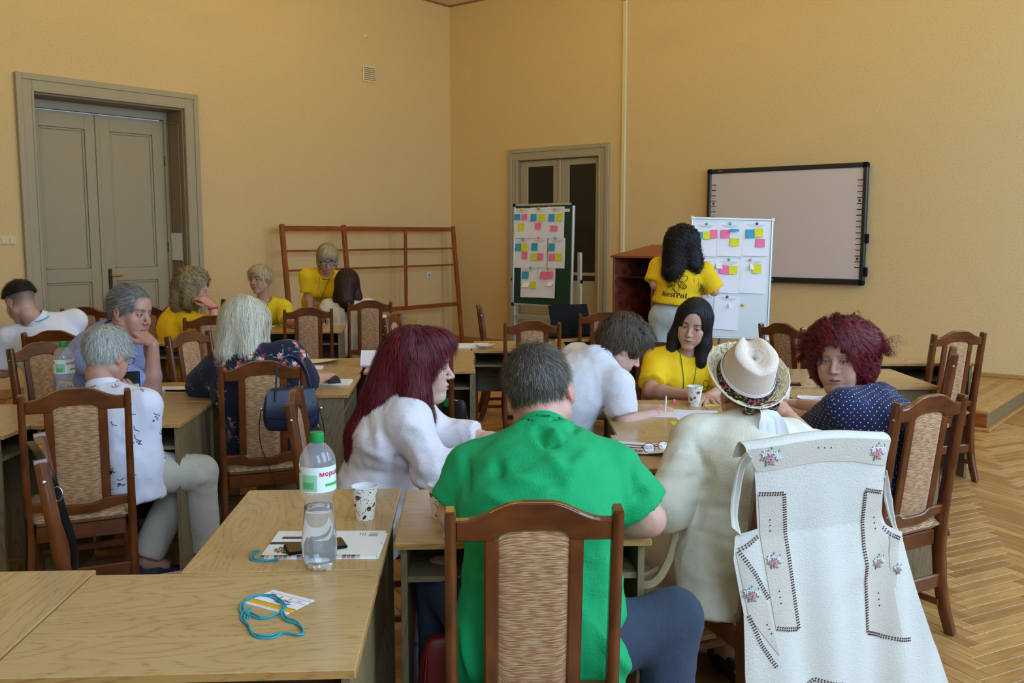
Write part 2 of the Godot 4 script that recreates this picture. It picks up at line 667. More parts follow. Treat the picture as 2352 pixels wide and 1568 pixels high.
	for k in 11:
		var c := Vector2(rng.randf() * 512, rng.randf() * 512)
		for q in 5:
			var d := Vector2.from_angle(rng.randf() * TAU) * rng.randf_range(25, 70)
			stroke(fl, c, c + d, 2.0, [sc(60, 130, 110), sc(40, 96, 90), sc(150, 190, 170)][q % 3])
			dot(fl, c.x + d.x, c.y + d.y, 5.0, sc(70, 150, 130), 2.6, d.angle())
		for q in 4:
			var o := c + Vector2.from_angle(rng.randf() * TAU) * rng.randf_range(8, 36)
			var pc: Color = [sc(224, 92, 82), sc(236, 130, 110), sc(196, 44, 84), sc(240, 226, 220)][(q + k) % 4]
			var r := rng.randf_range(6, 11)
			for e in 5:
				var d := Vector2.from_angle(TAU * e / 5 + k)
				dot(fl, o.x + d.x * r * 1.2, o.y + d.y * r * 1.2, r * 0.62, pc.darkened(0.1 * (e % 3)), 1.7, d.angle())
			dot(fl, o.x, o.y, r * 0.35, sc(250, 210, 170))
	print_cloth("cloth_floral", fl, 0.34)
	var bird := Image.create(512, 512, false, Image.FORMAT_RGB8)
	bird.fill(sc(226, 224, 236))
	for k in 17:
		var c := Vector2(rng.randf() * 512, rng.randf() * 512)
		var a := rng.randf_range(-0.7, 0.7)
		stroke(bird, c, c + Vector2.from_angle(a) * 22, 1.8, sc(54, 54, 66))
		stroke(bird, c, c + Vector2.from_angle(a - 2.3) * 17, 1.8, sc(54, 54, 66))
		if k % 4 == 0:
			for q in 9:
				var d := c + Vector2(rng.randf_range(-16, 26), rng.randf_range(10, 34))
				stroke(bird, d, d + Vector2(rng.randf_range(-8, 12), rng.randf_range(-6, 6)), 2.4, sc(44, 46, 58))
	print_cloth("cloth_birds", bird, 0.40)
	var folk := Image.create(256, 128, false, Image.FORMAT_RGB8)
	folk.fill(sc(22, 20, 26))
	for k in 46:
		var c := Vector2(rng.randf() * 256, rng.randf() * 128)
		var pc: Color = [sc(190, 20, 40), sc(20, 120, 60), sc(220, 70, 40), sc(40, 80, 170), sc(230, 60, 120), sc(230, 180, 40)][k % 6]
		for e in 5:
			var d := Vector2.from_angle(TAU * e / 5 + k) * 6.5
			dot(folk, c.x + d.x, c.y + d.y, 4.2, pc)
		dot(folk, c.x, c.y, 3.0, sc(240, 210, 90))
	image_mat("folk_ribbon", folk, 0.6)
	var lace := Image.create(256, 256, false, Image.FORMAT_RGB8)
	lace.fill(sc(226, 204, 184))
	for j in 16:
		for k in 16:
			if (k + j * 3) % 4 != 0:
				dot(lace, k * 16 + 8 + (j % 2) * 8, j * 16 + 8, 2.2 if (j + k) % 3 else 1.5, sc(160, 120, 96))
			dot(lace, k * 16 + (j % 2) * 8, j * 16, 3.0, sc(236, 218, 202), 1.4, 0.7)
	image_mat("hat_straw", lace, 0.9)
	M.hat_straw.uv1_scale = Vector3(5, 2.6, 1)
	M.hat_straw.heightmap_enabled = true
	M.hat_straw.heightmap_texture = M.hat_straw.albedo_texture
	M.hat_straw.heightmap_scale = 0.3
	mat("raffia", sc(226, 208, 160), 0.9)
	var sh := Image.create(128, 180, false, Image.FORMAT_RGB8)
	sh.fill(sc(238, 236, 240))
	for j in 3:
		sh.fill_rect(Rect2i(20 + j * 9, 14 + j * 6, 88 - j * 18, 2), sc(170, 168, 176))
	image_mat("sheet_print", sh, 0.85)
	M.sheet_print.texture_repeat = false
	var form := Image.create(180, 128, false, Image.FORMAT_RGB8)
	form.fill(sc(236, 234, 244))
	for j in 14:
		form.fill_rect(Rect2i(10, 10 + j * 8, 60 + rng.randi_range(0, 90), 2), sc(176, 174, 196))
	image_mat("form_print", form, 0.85)
	var cup := Image.create(512, 256, false, Image.FORMAT_RGB8)
	cup.fill(sc(238, 232, 218))
	for k in 120:
		dot(cup, rng.randf() * 512, rng.randf() * 256, rng.randf_range(2.0, 4.5), sc(60, 34, 28), rng.randf_range(1.0, 2.0), rng.randf() * 3)
	for k in 6:
		var c := Vector2(42 + k * 86, 70 + (k % 2) * 90)
		cup.fill_rect(Rect2i(int(c.x) - 17, int(c.y) - 13, 34, 18), sc(96, 52, 40))
		dot(cup, c.x, c.y + 5, 13.0, sc(96, 52, 40), 1.3)
		dot(cup, c.x, c.y - 13, 5.0, sc(52, 26, 22), 3.4)
		dot(cup, c.x + 22, c.y, 8.0, sc(96, 52, 40))
		dot(cup, c.x + 22, c.y, 4.5, sc(238, 232, 218))
		dot(cup, c.x - 7, c.y + 4, 2.5, sc(238, 200, 190))
		dot(cup, c.x + 7, c.y + 4, 2.5, sc(238, 200, 190))
		dot(cup, c.x + 40, c.y + 66, 11.0, sc(84, 42, 32), 1.9, 0.8)
		stroke(cup, c + Vector2(26, 58), c + Vector2(54, 74), 1.6, sc(40, 20, 16))
	image_mat("cup_print", cup, 0.6)
	var bro := Image.create(512, 256, false, Image.FORMAT_RGB8)
	bro.fill(sc(238, 236, 232))
	bro.fill_rect(Rect2i(40, 60, 250, 24), sc(58, 58, 62))
	bro.fill_rect(Rect2i(0, 112, 280, 26), sc(58, 58, 62))
	for k in 700:
		var q := Vector2(rng.randf_range(-1, 1), rng.randf_range(-1, 1))
		if q.length() < 1.0:
			dot(bro, 130 + q.x * 90, 190 + q.y * 40, 3.0, [sc(70, 62, 36), sc(150, 130, 74), sc(44, 40, 30)][k % 3])
	for k in 22:
		bro.fill_rect(Rect2i(k * 20, 240, 18, 16), [sc(40, 66, 52), sc(196, 140, 120), sc(214, 206, 196), sc(60, 62, 70), sc(150, 60, 50)][k % 5])
	for k in 3:
		bro.fill_rect(Rect2i(396 + k * 12, 22, 4, 30), sc(110, 108, 112))
		bro.fill_rect(Rect2i(440, 22 + k * 14, 42, 8), sc(130, 128, 132))
	image_mat("brochure_print", bro, 0.5)
	var bad := Image.create(256, 180, false, Image.FORMAT_RGB8)
	bad.fill(sc(240, 238, 244))
	bad.fill_rect(Rect2i(0, 24, 256, 4), sc(196, 120, 80))
	bad.fill_rect(Rect2i(0, 60, 256, 4), sc(196, 120, 80))
	bad.fill_rect(Rect2i(30, 36, 34, 20), sc(50, 64, 150))
	dot(bad, 100, 46, 9, sc(206, 130, 50))
	dot(bad, 152, 46, 9, sc(120, 190, 130))
	dot(bad, 206, 46, 11, sc(196, 180, 186))
	bad.fill_rect(Rect2i(0, 122, 256, 5), sc(150, 60, 50))
	bad.fill_rect(Rect2i(0, 127, 256, 36), sc(226, 176, 40))
	for k in 24:
		bad.fill_rect(Rect2i(6 + k * 10, 8 + (k % 2) * 5, 6, 3), sc(150, 148, 156))
		bad.fill_rect(Rect2i(6 + k * 10, 168, 6, 6), sc(150, 148, 156))
		bad.fill_rect(Rect2i(20 + k * 9, 136, 6, 2), sc(150, 110, 30))
		bad.fill_rect(Rect2i(26 + k * 8, 148, 5, 2), sc(150, 110, 30))
	image_mat("badge_print", bad, 0.4)

# ---------------------------------------------------------------- the room
func rbox(b: MB, x0: float, x1: float, y0: float, y1: float, z0: float, z1: float, bev := 0.0, grain := 0):
	b.box(Vector3((x0 + x1) / 2, (y0 + y1) / 2, (z0 + z1) / 2), Vector3(x1 - x0, y1 - y0, z1 - z0), bev, grain)

func shell():
	var H := 4.76
	var b := MB.new()
	rbox(b, -0.5, 0, 0, H, -0.5, 4.25)
	rbox(b, -0.5, 0, 0, H, 5.867, 13.3)
	rbox(b, -0.5, 0, 2.915, H, 4.25, 5.867)
	struct("wall_left", b.done(), M.wall_paint, self, room)
	b = MB.new()
	rbox(b, 0, 1.244, 0, H, -0.5, 0)
	rbox(b, 2.585, 12.3, 0, H, -0.5, 0)
	rbox(b, 1.244, 2.585, 2.556, H, -0.5, 0)
	struct("wall_back", b.done(), M.wall_paint, self, room)
	b = MB.new()
	rbox(b, 12, 12.4, 0, 1.15, 0, 13)
	rbox(b, 12, 12.4, 4.35, H, 0, 13)
	var last := 0.0
	for k in 4:
		rbox(b, 12, 12.4, 1.15, 4.35, last, WIN_V[k] - 0.85)
		last = WIN_V[k] + 0.85
	rbox(b, 12, 12.4, 1.15, 4.35, last, 13)
	struct("wall_right", b.done(), M.wall_paint, self, room)
	b = MB.new()
	rbox(b, 0, 12, 0, H, 13, 13.3)
	struct("wall_front", b.done(), M.wall_paint, self, room)
	b = MB.new()
	rbox(b, -0.5, 12.4, H, H + 0.25, -0.5, 13.3)
	struct("ceiling", b.done(), M.ceiling_paint, self, room)
	b = MB.new()
	rbox(b, 0, 0.018, H - 0.022, H, 0, 13)
	rbox(b, 0, 12, H - 0.022, H, 0, 0.018)
	struct("trim_1", b.done(), M.cornice_line, self, room)
	for k in 4:   # tall windows beside the camera
		b = MB.new()
		for s in [[-0.85, -0.78], [0.78, 0.85], [-0.035, 0.035]]:
			rbox(b, -0.04, 0.04, 0, 3.2, s[0], s[1], 0.006)
		for y in [0.0, 2.1, 3.13]:
			rbox(b, -0.035, 0.035, y, y + 0.07, -0.85, 0.85, 0.006)
		var w := struct("window_%d" % (k + 1), b.done(), M.door_paint, self, room * Transform3D(Basis(), Vector3(12.2, 1.15, WIN_V[k])))
		for s in [-0.41, 0.41]:
			put("pane", box_mesh(Vector3(0, 1.08, s), Vector3(0.006, 2.04, 0.74), 0.0), M.lens_glass, w)
			put("pane", box_mesh(Vector3(0, 2.65, s), Vector3(0.006, 0.96, 0.74), 0.0), M.lens_glass, w)
	b = MB.new()
	rbox(b, 0, 0.022, 0, 0.09, 0, 4.06, 0.006, 2)
	rbox(b, 0, 0.022, 0, 0.09, 6.02, 13, 0.006, 2)
	struct("baseboard_left", b.done(), M.oak_edge, self, room)
	b = MB.new()
	rbox(b, 0, 1.07, 0, 0.09, 0, 0.022, 0.006)
	rbox(b, 2.72, 12, 0, 0.05, 0, 0.03, 0.006)
	struct("baseboard_back", b.done(), M.oak_edge, self, room)
	door_left()
	door_back()
	parquet()

func moulding(b: MB, x0: float, x1: float, top: float, wide: float, z: float, deep: float):   # a stepped casing round an opening, in x and y
	for s in [[0.0, wide, deep], [wide * 0.68, wide + 0.012, deep + 0.014], [-0.012, 0.012, deep + 0.008]]:
		var i0: float = s[0]
		var i1: float = s[1]
		rbox(b, x0 - i1, x0 - i0, 0, top + i1, z, z + s[2], 0.004, 1)
		rbox(b, x1 + i0, x1 + i1, 0, top + i1, z, z + s[2], 0.004, 1)
		rbox(b, x0 - i0, x1 + i0, top + i0, top + i1, z, z + s[2], 0.004, 0)

func panelled_leaf(parent: Node, called: String, x0: float, x1: float, top: float, panels: Array, z: float):
	var b := MB.new()
	rbox(b, x0, x1, 0, top, z, z + 0.02, 0.0, 1)
	var sx := 0.13
	rbox(b, x0, x0 + sx, 0, top, z + 0.02, z + 0.045, 0.003, 1)
	rbox(b, x1 - sx, x1, 0, top, z + 0.02, z + 0.045, 0.003, 1)
	var y := 0.0
	for q in panels:
		rbox(b, x0 + sx, x1 - sx, y, q[0], z + 0.02, z + 0.045, 0.003, 0)
		y = q[1]
		for r in [[q[0], q[0] + 0.025], [q[1] - 0.025, q[1]]]:
			rbox(b, x0 + sx, x1 - sx, r[0], r[1], z + 0.02, z + 0.034, 0.006, 0)
		for r in [[x0 + sx, x0 + sx + 0.025], [x1 - sx - 0.025, x1 - sx]]:
			rbox(b, r[0], r[1], q[0], q[1], z + 0.02, z + 0.034, 0.006, 1)
	rbox(b, x0 + sx, x1 - sx, y, top, z + 0.02, z + 0.045, 0.003, 0)
	return struct(called, b.done(), M.door_paint, parent)

func door_left():   # in the wall on the left; local x runs towards the far corner
	var at := room * Transform3D(Basis(Vector3(0, 0, -1), Vector3.UP, Vector3(1, 0, 0)), Vector3(0, 0, 5.867))
	var W := 1.617
	var b := MB.new()
	moulding(b, 0, W, 2.915, 0.14, 0, 0.035)
	var root := struct("door_1", b.done(), M.door_paint, self, at)
	b = MB.new()
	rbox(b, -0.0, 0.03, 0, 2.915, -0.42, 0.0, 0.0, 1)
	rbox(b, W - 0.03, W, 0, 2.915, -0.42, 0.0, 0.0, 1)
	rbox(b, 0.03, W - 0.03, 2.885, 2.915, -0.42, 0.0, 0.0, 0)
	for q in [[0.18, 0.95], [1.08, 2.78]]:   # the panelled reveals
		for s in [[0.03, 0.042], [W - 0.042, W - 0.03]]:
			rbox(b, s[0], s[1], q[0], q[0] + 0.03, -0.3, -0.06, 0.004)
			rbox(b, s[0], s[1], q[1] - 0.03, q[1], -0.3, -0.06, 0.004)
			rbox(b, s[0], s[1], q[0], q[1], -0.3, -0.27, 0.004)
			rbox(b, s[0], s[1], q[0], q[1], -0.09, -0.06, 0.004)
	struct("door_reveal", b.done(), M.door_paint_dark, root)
	b = MB.new()
	rbox(b, 0.03, W - 0.03, 2.80, 2.885, -0.36, -0.29, 0.004)
	rbox(b, 0.03, 0.07, 0, 2.80, -0.36, -0.29, 0.004)
	rbox(b, W - 0.07, W - 0.03, 0, 2.80, -0.36, -0.29, 0.004)
	struct("door_frame", b.done(), M.door_paint, root)
	var mid := 0.80
	panelled_leaf(root, "door_leaf", 0.07, mid - 0.004, 2.79, [[0.16, 0.62], [0.74, 1.06], [1.2, 2.63]], -0.36)
	var lf = panelled_leaf(root, "door_leaf", mid + 0.004, W - 0.07, 2.79, [[0.16, 0.62], [0.74, 1.06], [1.2, 2.63]], -0.36)
	b = MB.new()
	rbox(b, mid - 0.03, mid + 0.012, 0, 2.79, -0.315, -0.298, 0.004, 1)
	struct("meeting_strip", b.done(), M.door_paint, root)
	b = MB.new()
	rbox(b, mid + 0.045, mid + 0.085, 0.94, 1.19, -0.315, -0.305, 0.003)
	part_label(put("handle_plate", b.done(), M.bronze_plate, lf), "dark bronze handle plate")
	b = MB.new()
	b.sweep([Vector3(mid + 0.065, 1.115, -0.305), Vector3(mid + 0.065, 1.115, -0.265)], [0.009], 10)
	b.sweep([Vector3(mid + 0.065, 1.115, -0.262), Vector3(mid + 0.10, 1.12, -0.26), Vector3(mid + 0.135, 1.11, -0.262), Vector3(mid + 0.17, 1.116, -0.262)], [0.011, 0.009, 0.008, 0.009], 10)
	part_label(put("door_handle", b.done(), M.brass, lf), "brass lever handle")
	for y in [0.3, 1.36, 2.3]:
		b = MB.new()
		b.sweep([Vector3(W - 0.066, y, -0.30), Vector3(W - 0.066, y + 0.11, -0.30)], [0.009], 8)
		put("hinge", b.done(), M.bronze_plate, root)
	var ntc := put("notice", box_mesh(Vector3.ZERO, Vector3(0.002, 0.30, 0.21), 0.0), M.paper, self, at * Transform3D(Basis(), Vector3(W - 0.044, 1.42, -0.17)))
	tag(ntc, "white printed notice sheet taped inside the deep door reveal", "notice")

func door_back():   # in the board wall, dark glazed
	var b := MB.new()
	moulding(b, 1.244, 2.585, 2.556, 0.13, 0, 0.03)
	var root := struct("door_2", b.done(), M.door_paint, self, room)
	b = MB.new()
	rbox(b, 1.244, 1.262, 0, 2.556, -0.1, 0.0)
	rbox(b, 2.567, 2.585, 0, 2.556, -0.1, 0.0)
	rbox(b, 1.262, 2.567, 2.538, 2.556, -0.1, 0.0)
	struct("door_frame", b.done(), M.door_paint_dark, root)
	for q in [[1.262, 1.905, 1.385, 1.815], [1.945, 2.567, 2.07, 2.49]]:
		b = MB.new()
		rbox(b, q[0], q[2], 0, 2.535, -0.075, -0.03, 0.004, 1)
		rbox(b, q[3], q[1], 0, 2.535, -0.075, -0.03, 0.004, 1)
		rbox(b, q[2], q[3], 2.455, 2.535, -0.075, -0.03, 0.004)
		rbox(b, q[2], q[3], 0, 0.95, -0.075, -0.03, 0.004)
		rbox(b, q[2], q[3], 1.02, 1.06, -0.075, -0.04, 0.004)
		var lf := struct("door_leaf", b.done(), M.door_paint, root)
		put("pane", box_mesh(Vector3((q[2] + q[3]) / 2, 1.7, -0.055), Vector3(q[3] - q[2], 1.52, 0.008), 0.0), M.dark_glass, lf)
	b = MB.new()
	rbox(b, 1.905, 1.945, 0, 2.535, -0.06, -0.012, 0.006, 1)
	struct("meeting_strip", b.done(), M.door_paint, root)

func parquet():
	var b := MB.new()
	rbox(b, -0.5, 12.4, -0.2, -0.012, -0.5, 13.3)
	var root := struct("floor", b.done(), M.floor_gap, self, room)
	var inv := room.affine_inverse()
	var turn := deg_to_rad(26.0)   # the blocks run 26 degrees off the view
	var L := 0.39
	var w := 0.065
	var joined := []
	for k in 5:
		joined.append(MB.new())
	var one := MB.new()
	block(one, Transform3D(), L, w)
	var shared := one.done()
	var cand := []
	var rng := RandomNumberGenerator.new()
	rng.seed = 77
	for i in range(-170, 171):
		for j in range(-32, 33):
			for s in 2:
				var c := Vector2(i * w + j * L, i * w - j * L) + (Vector2(L / 2, w / 2) if s == 0 else Vector2(L + w / 2, w - L / 2))
				var pos := Vector3(c.x * cos(turn) - c.y * sin(turn), 0, -c.x * sin(turn) - c.y * cos(turn)) + Vector3(0, 0, -5)
				if pos.z > -1.1 or absf(pos.x) > -pos.z * 0.6 + 0.5:
					continue
				var l := inv * pos
				if l.x < -0.1 or l.z < -0.1 or l.x > 12:
					continue
				pos.y = -rng.randf() * 0.0008
				var tf := Transform3D(Basis(Vector3.UP, turn + (0.0 if s == 0 else PI / 2) + rng.randf_range(-0.002, 0.002)), pos)
				var k: int = [0, 1, 2, 3, 4, 0, 1, 0, 1, 2][rng.randi() % 10]
				var d := cam_basis.inverse() * (pos - Vector3(0, EYE, 0))
				var px := 1176.0 - d.x / d.z * 2150.0
				var py := 784.0 + d.y / d.z * 2150.0
				var free: bool = (px > 2070 and py > 900) or (px > 2230 and py > 850)
				cand.append([pos.length() if free and px < 2390 and py < 1600 else 1e3 + pos.length(), tf, k])
	cand.sort_custom(func(p, q): return p[0] < q[0])
	for e in cand.size():
		var q = cand[e]
		if e < 300 and q[0] < 900.0:
			struct("parquet_block", shared, M["parquet_%d" % q[2]], root, room.affine_inverse() * q[1])
		else:
			block(joined[q[2]], inv * q[1], L, w)
	for k in 5:
		var o := struct("parquet_field", joined[k].done(), M["parquet_%d" % k], root)
		o.set_meta("kind", "stuff")

func block(b: MB, tf: Transform3D, L: float, w: float):
	b.at(tf)
	var e := 0.0006
	var v := 0.0018
	var x1 := L / 2 - e
	var z1 := w / 2 - e
	var o := Vector2(b.v.size() * 0.0137, b.v.size() * 0.00731)
	var top := [Vector3(-x1 + v, 0, -z1 + v), Vector3(x1 - v, 0, -z1 + v), Vector3(x1 - v, 0, z1 - v), Vector3(-x1 + v, 0, z1 - v)]
	var low := [Vector3(-x1, -v, -z1), Vector3(x1, -v, -z1), Vector3(x1, -v, z1), Vector3(-x1, -v, z1)]
	var uv := []
	for q in top:
		uv.append(Vector2(q.x, q.z) + o)
	b.face(top, Vector3.UP, uv)
	for k in 4:
		var k2 := (k + 1) % 4
		var nn := Vector3([0, 1, 0, -1][k], 1, [-1, 0, 1, 0][k]).normalized()
		b.face([low[k], low[k2], top[k2], top[k]], nn, [uv[k], uv[k2], uv[k2], uv[k]])
	b.at(Transform3D())

func fittings():
	var b := MB.new()   # conduit up the board wall
	rbox(b, 2.905, 2.965, 0.0, 4.76, 0.0, 0.035, 0.008)
	struct("trim_2", b.done(), M.pipe_paint, self, room)
	# vent grille
	var v := thing("vent_grille", "small cream slatted vent grille high on the yellow wall", "vent", room * Vector3(0.012, 3.62, 1.55))
	v.rotation.y = room.basis.get_euler().y + PI / 2
	put("frame", box_mesh(Vector3.ZERO, Vector3(0.23, 0.21, 0.02), 0.004), M.pipe_paint, v)
	for k in 7:
		put("slat", box_mesh(Vector3(0, -0.075 + k * 0.025, 0.014), Vector3(0.19, 0.012, 0.012), 0.003), M.door_paint, v)
	var kb := MB.new()
	kb.lathe([Vector2(0, 0.03), Vector2(0.02, 0.026), Vector2(0.028, 0.012), Vector2(0.03, 0.0)], 14)
	var kn := put("wall_cap", kb.done(), M.pipe_paint, self, room * Transform3D(Basis(Vector3(0, 0, 1), -PI / 2), Vector3(0, 4.09, 1.606)))
	tag(kn, "tiny round painted cap on the wall above the vent", "cap")
	# double light switch at the left edge
	var sw := thing("light_switch", "cream double light switch on the wall left of the tall door", "switch", room * Vector3(0, 1.50, 6.16))
	sw.rotation.y = room.basis.get_euler().y + PI / 2
	put("plate", box_mesh(Vector3(0, 0, 0.008), Vector3(0.155, 0.082, 0.016), 0.004), M.cream_plastic, sw)
	for s in [-0.038, 0.038]:
		put("rocker", box_mesh(Vector3(s, 0, 0.018), Vector3(0.05, 0.055, 0.012), 0.003), M.cream_plastic, sw)
	# sockets
	for q in [["wall_socket", "white double socket with a plugged cord beside the lectern", Vector3(3.335, 0.968, 0), 0.0, 0.16], ["wall_socket", "pale flush socket on the wall behind the wooden rack", Vector3(0, 0.98, 0.488), PI / 2, 0.08]]:
		var s := thing(q[0], q[1], "socket", room * q[2])
		s.rotation.y = room.basis.get_euler().y + q[3]
		put("plate", box_mesh(Vector3(0, 0, 0.012), Vector3(q[4], 0.082, 0.024), 0.005), M.white_plastic, s)
		for e in ([-0.038, 0.038] if q[4] > 0.1 else [0.0]):
			var c := MB.new()
			c.lathe([Vector2(0.0, 0.002), Vector2(0.017, 0.002), Vector2(0.02, 0.006), Vector2(0.022, 0.0)], 14)
			put("outlet", c.done(), M.door_paint, s, Transform3D(Basis(Vector3.RIGHT, PI / 2), Vector3(e, 0, 0.024)))
		if q[4] > 0.1:
			var c := MB.new()
			c.sweep([Vector3(-0.038, 0, 0.024), Vector3(-0.038, 0, 0.06), Vector3(-0.06, 0.01, 0.065), Vector3(-0.13, 0.02, 0.03), Vector3(-0.16, 0.02, 0.012)], [0.017, 0.014, 0.006, 0.005], 8)
			part_label(put("plug", c.done(), M.white_plastic, s), "white plug and cord")
	# hanging projector at the top edge
	var pj := thing("projector", "grey ceiling projector cut by the top edge of the picture", "projector", U(1418, -18, 7.2), 0.35)
	put("body", box_mesh(Vector3.ZERO, Vector3(0.25, 0.07, 0.2), 0.02), M.white_plastic, pj)
	var lb := MB.new()
	lb.lathe([Vector2(0.0, 0.01), Vector2(0.03, 0.01), Vector2(0.036, 0.02), Vector2(0.036, -0.02)], 18)
	put("lens", lb.done(), M.black_plastic, pj, Transform3D(Basis(Vector3.RIGHT, PI / 2), Vector3(0.06, -0.01, 0.1)))
	put("mount", box_mesh(Vector3(0, 1.0, 0), Vector3(0.04, 1.95, 0.04), 0.004), M.alu, pj)
	# pendant lamps, above the picture
	for k in 3:
		var at: Vector3 = room * [Vector3(3.4, 4.12, 3.8), Vector3(7.2, 4.12, 3.6), Vector3(3.4, 4.12, 8.2)][k]
		var l := thing("pendant_lamp", ["white globe pendant lamp nearest the far corner of the hall", "white globe pendant lamp before the board wall", "white globe pendant lamp near the tall door side"][k], "lamp", at)
		var g := MB.new()
		g.ball(Vector3.ZERO, Vector3(0.14, 0.14, 0.14), 20, 14)
		var gm := M.get("lamp_globe")
		if gm == null:
			gm = mat("lamp_globe", sc(250, 230, 190), 0.5)
			gm.emission_enabled = true
			gm.emission = sc(255, 200, 110)
			gm.emission_energy_multiplier = 4.0
		put("lamp_globe", g.done(), gm, l)
		g = MB.new()
		g.sweep([Vector3(0, 0.13, 0), Vector3(0, 0.64, 0)], [0.012], 8)
		put("rod", g.done(), M.brass, l)
		g = MB.new()
		g.lathe([Vector2(0.0, -0.20), Vector2(0.14, -0.19), Vector2(0.26, -0.15), Vector2(0.34, -0.09), Vector2(0.335, -0.085), Vector2(0.255, -0.14), Vector2(0.14, -0.178), Vector2(0.0, -0.188)], 32)
		put("lamp_bowl", g.done(), M.brass, l)
		var om := OmniLight3D.new()
		om.name = "lamp_light"
		om.light_color = Color(1.0, 0.87, 0.38)
		om.light_energy = LAMP_ENERGY
		om.light_size = 0.12
		om.omni_range = 30.0
		om.omni_attenuation = 2.0
		om.shadow_enabled = true
		add_child(om, true)
		om.position = at

# ---------------------------------------------------------------- desks and chairs
func desk(label: String, cx: float, cz: float, w: float, d: float, yaw := 0.0, grain := 0, top := 0.745):   # open towards its own +z
	var t := thing("school_desk", label, "desk", Vector3(cx, 0, cz), deg_to_rad(yaw), "single school desks pushed together")
	var off := Vector2(cx * 1.7, cz * 2.3)
	put("tabletop", box_mesh(Vector3(0, top - 0.009, 0), Vector3(w, 0.018, d), 0.0015, grain, off), M.oak, t)
	var b := MB.new()
	b.box(Vector3(0, top - 0.009, d / 2 + 0.0006), Vector3(w - 0.004, 0.015, 0.002), 0.0)
	b.box(Vector3(w / 2 + 0.0006, top - 0.009, 0), Vector3(0.002, 0.015, d - 0.004), 0.0)
	b.box(Vector3(-w / 2 - 0.0006, top - 0.009, 0), Vector3(0.002, 0.015, d - 0.004), 0.0)
	put("edge_band", b.done(), M.oak_edge, t)
	for s in [-1.0, 1.0]:
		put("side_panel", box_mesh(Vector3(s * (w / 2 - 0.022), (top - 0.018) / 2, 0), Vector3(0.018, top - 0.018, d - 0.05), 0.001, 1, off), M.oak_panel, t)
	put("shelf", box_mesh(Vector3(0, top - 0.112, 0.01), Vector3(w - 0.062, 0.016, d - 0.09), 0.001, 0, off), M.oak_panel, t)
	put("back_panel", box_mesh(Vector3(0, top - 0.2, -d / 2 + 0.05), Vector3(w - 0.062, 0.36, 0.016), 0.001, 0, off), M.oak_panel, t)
	return t

func arch(x: float, half: float) -> float:   # the camel-back line, 1 in the middle and 0 at the ends
	var k := clampf((absf(x) / half - 0.18) / 0.72, 0.0, 1.0)
	return 0.5 + 0.5 * cos(PI * k)

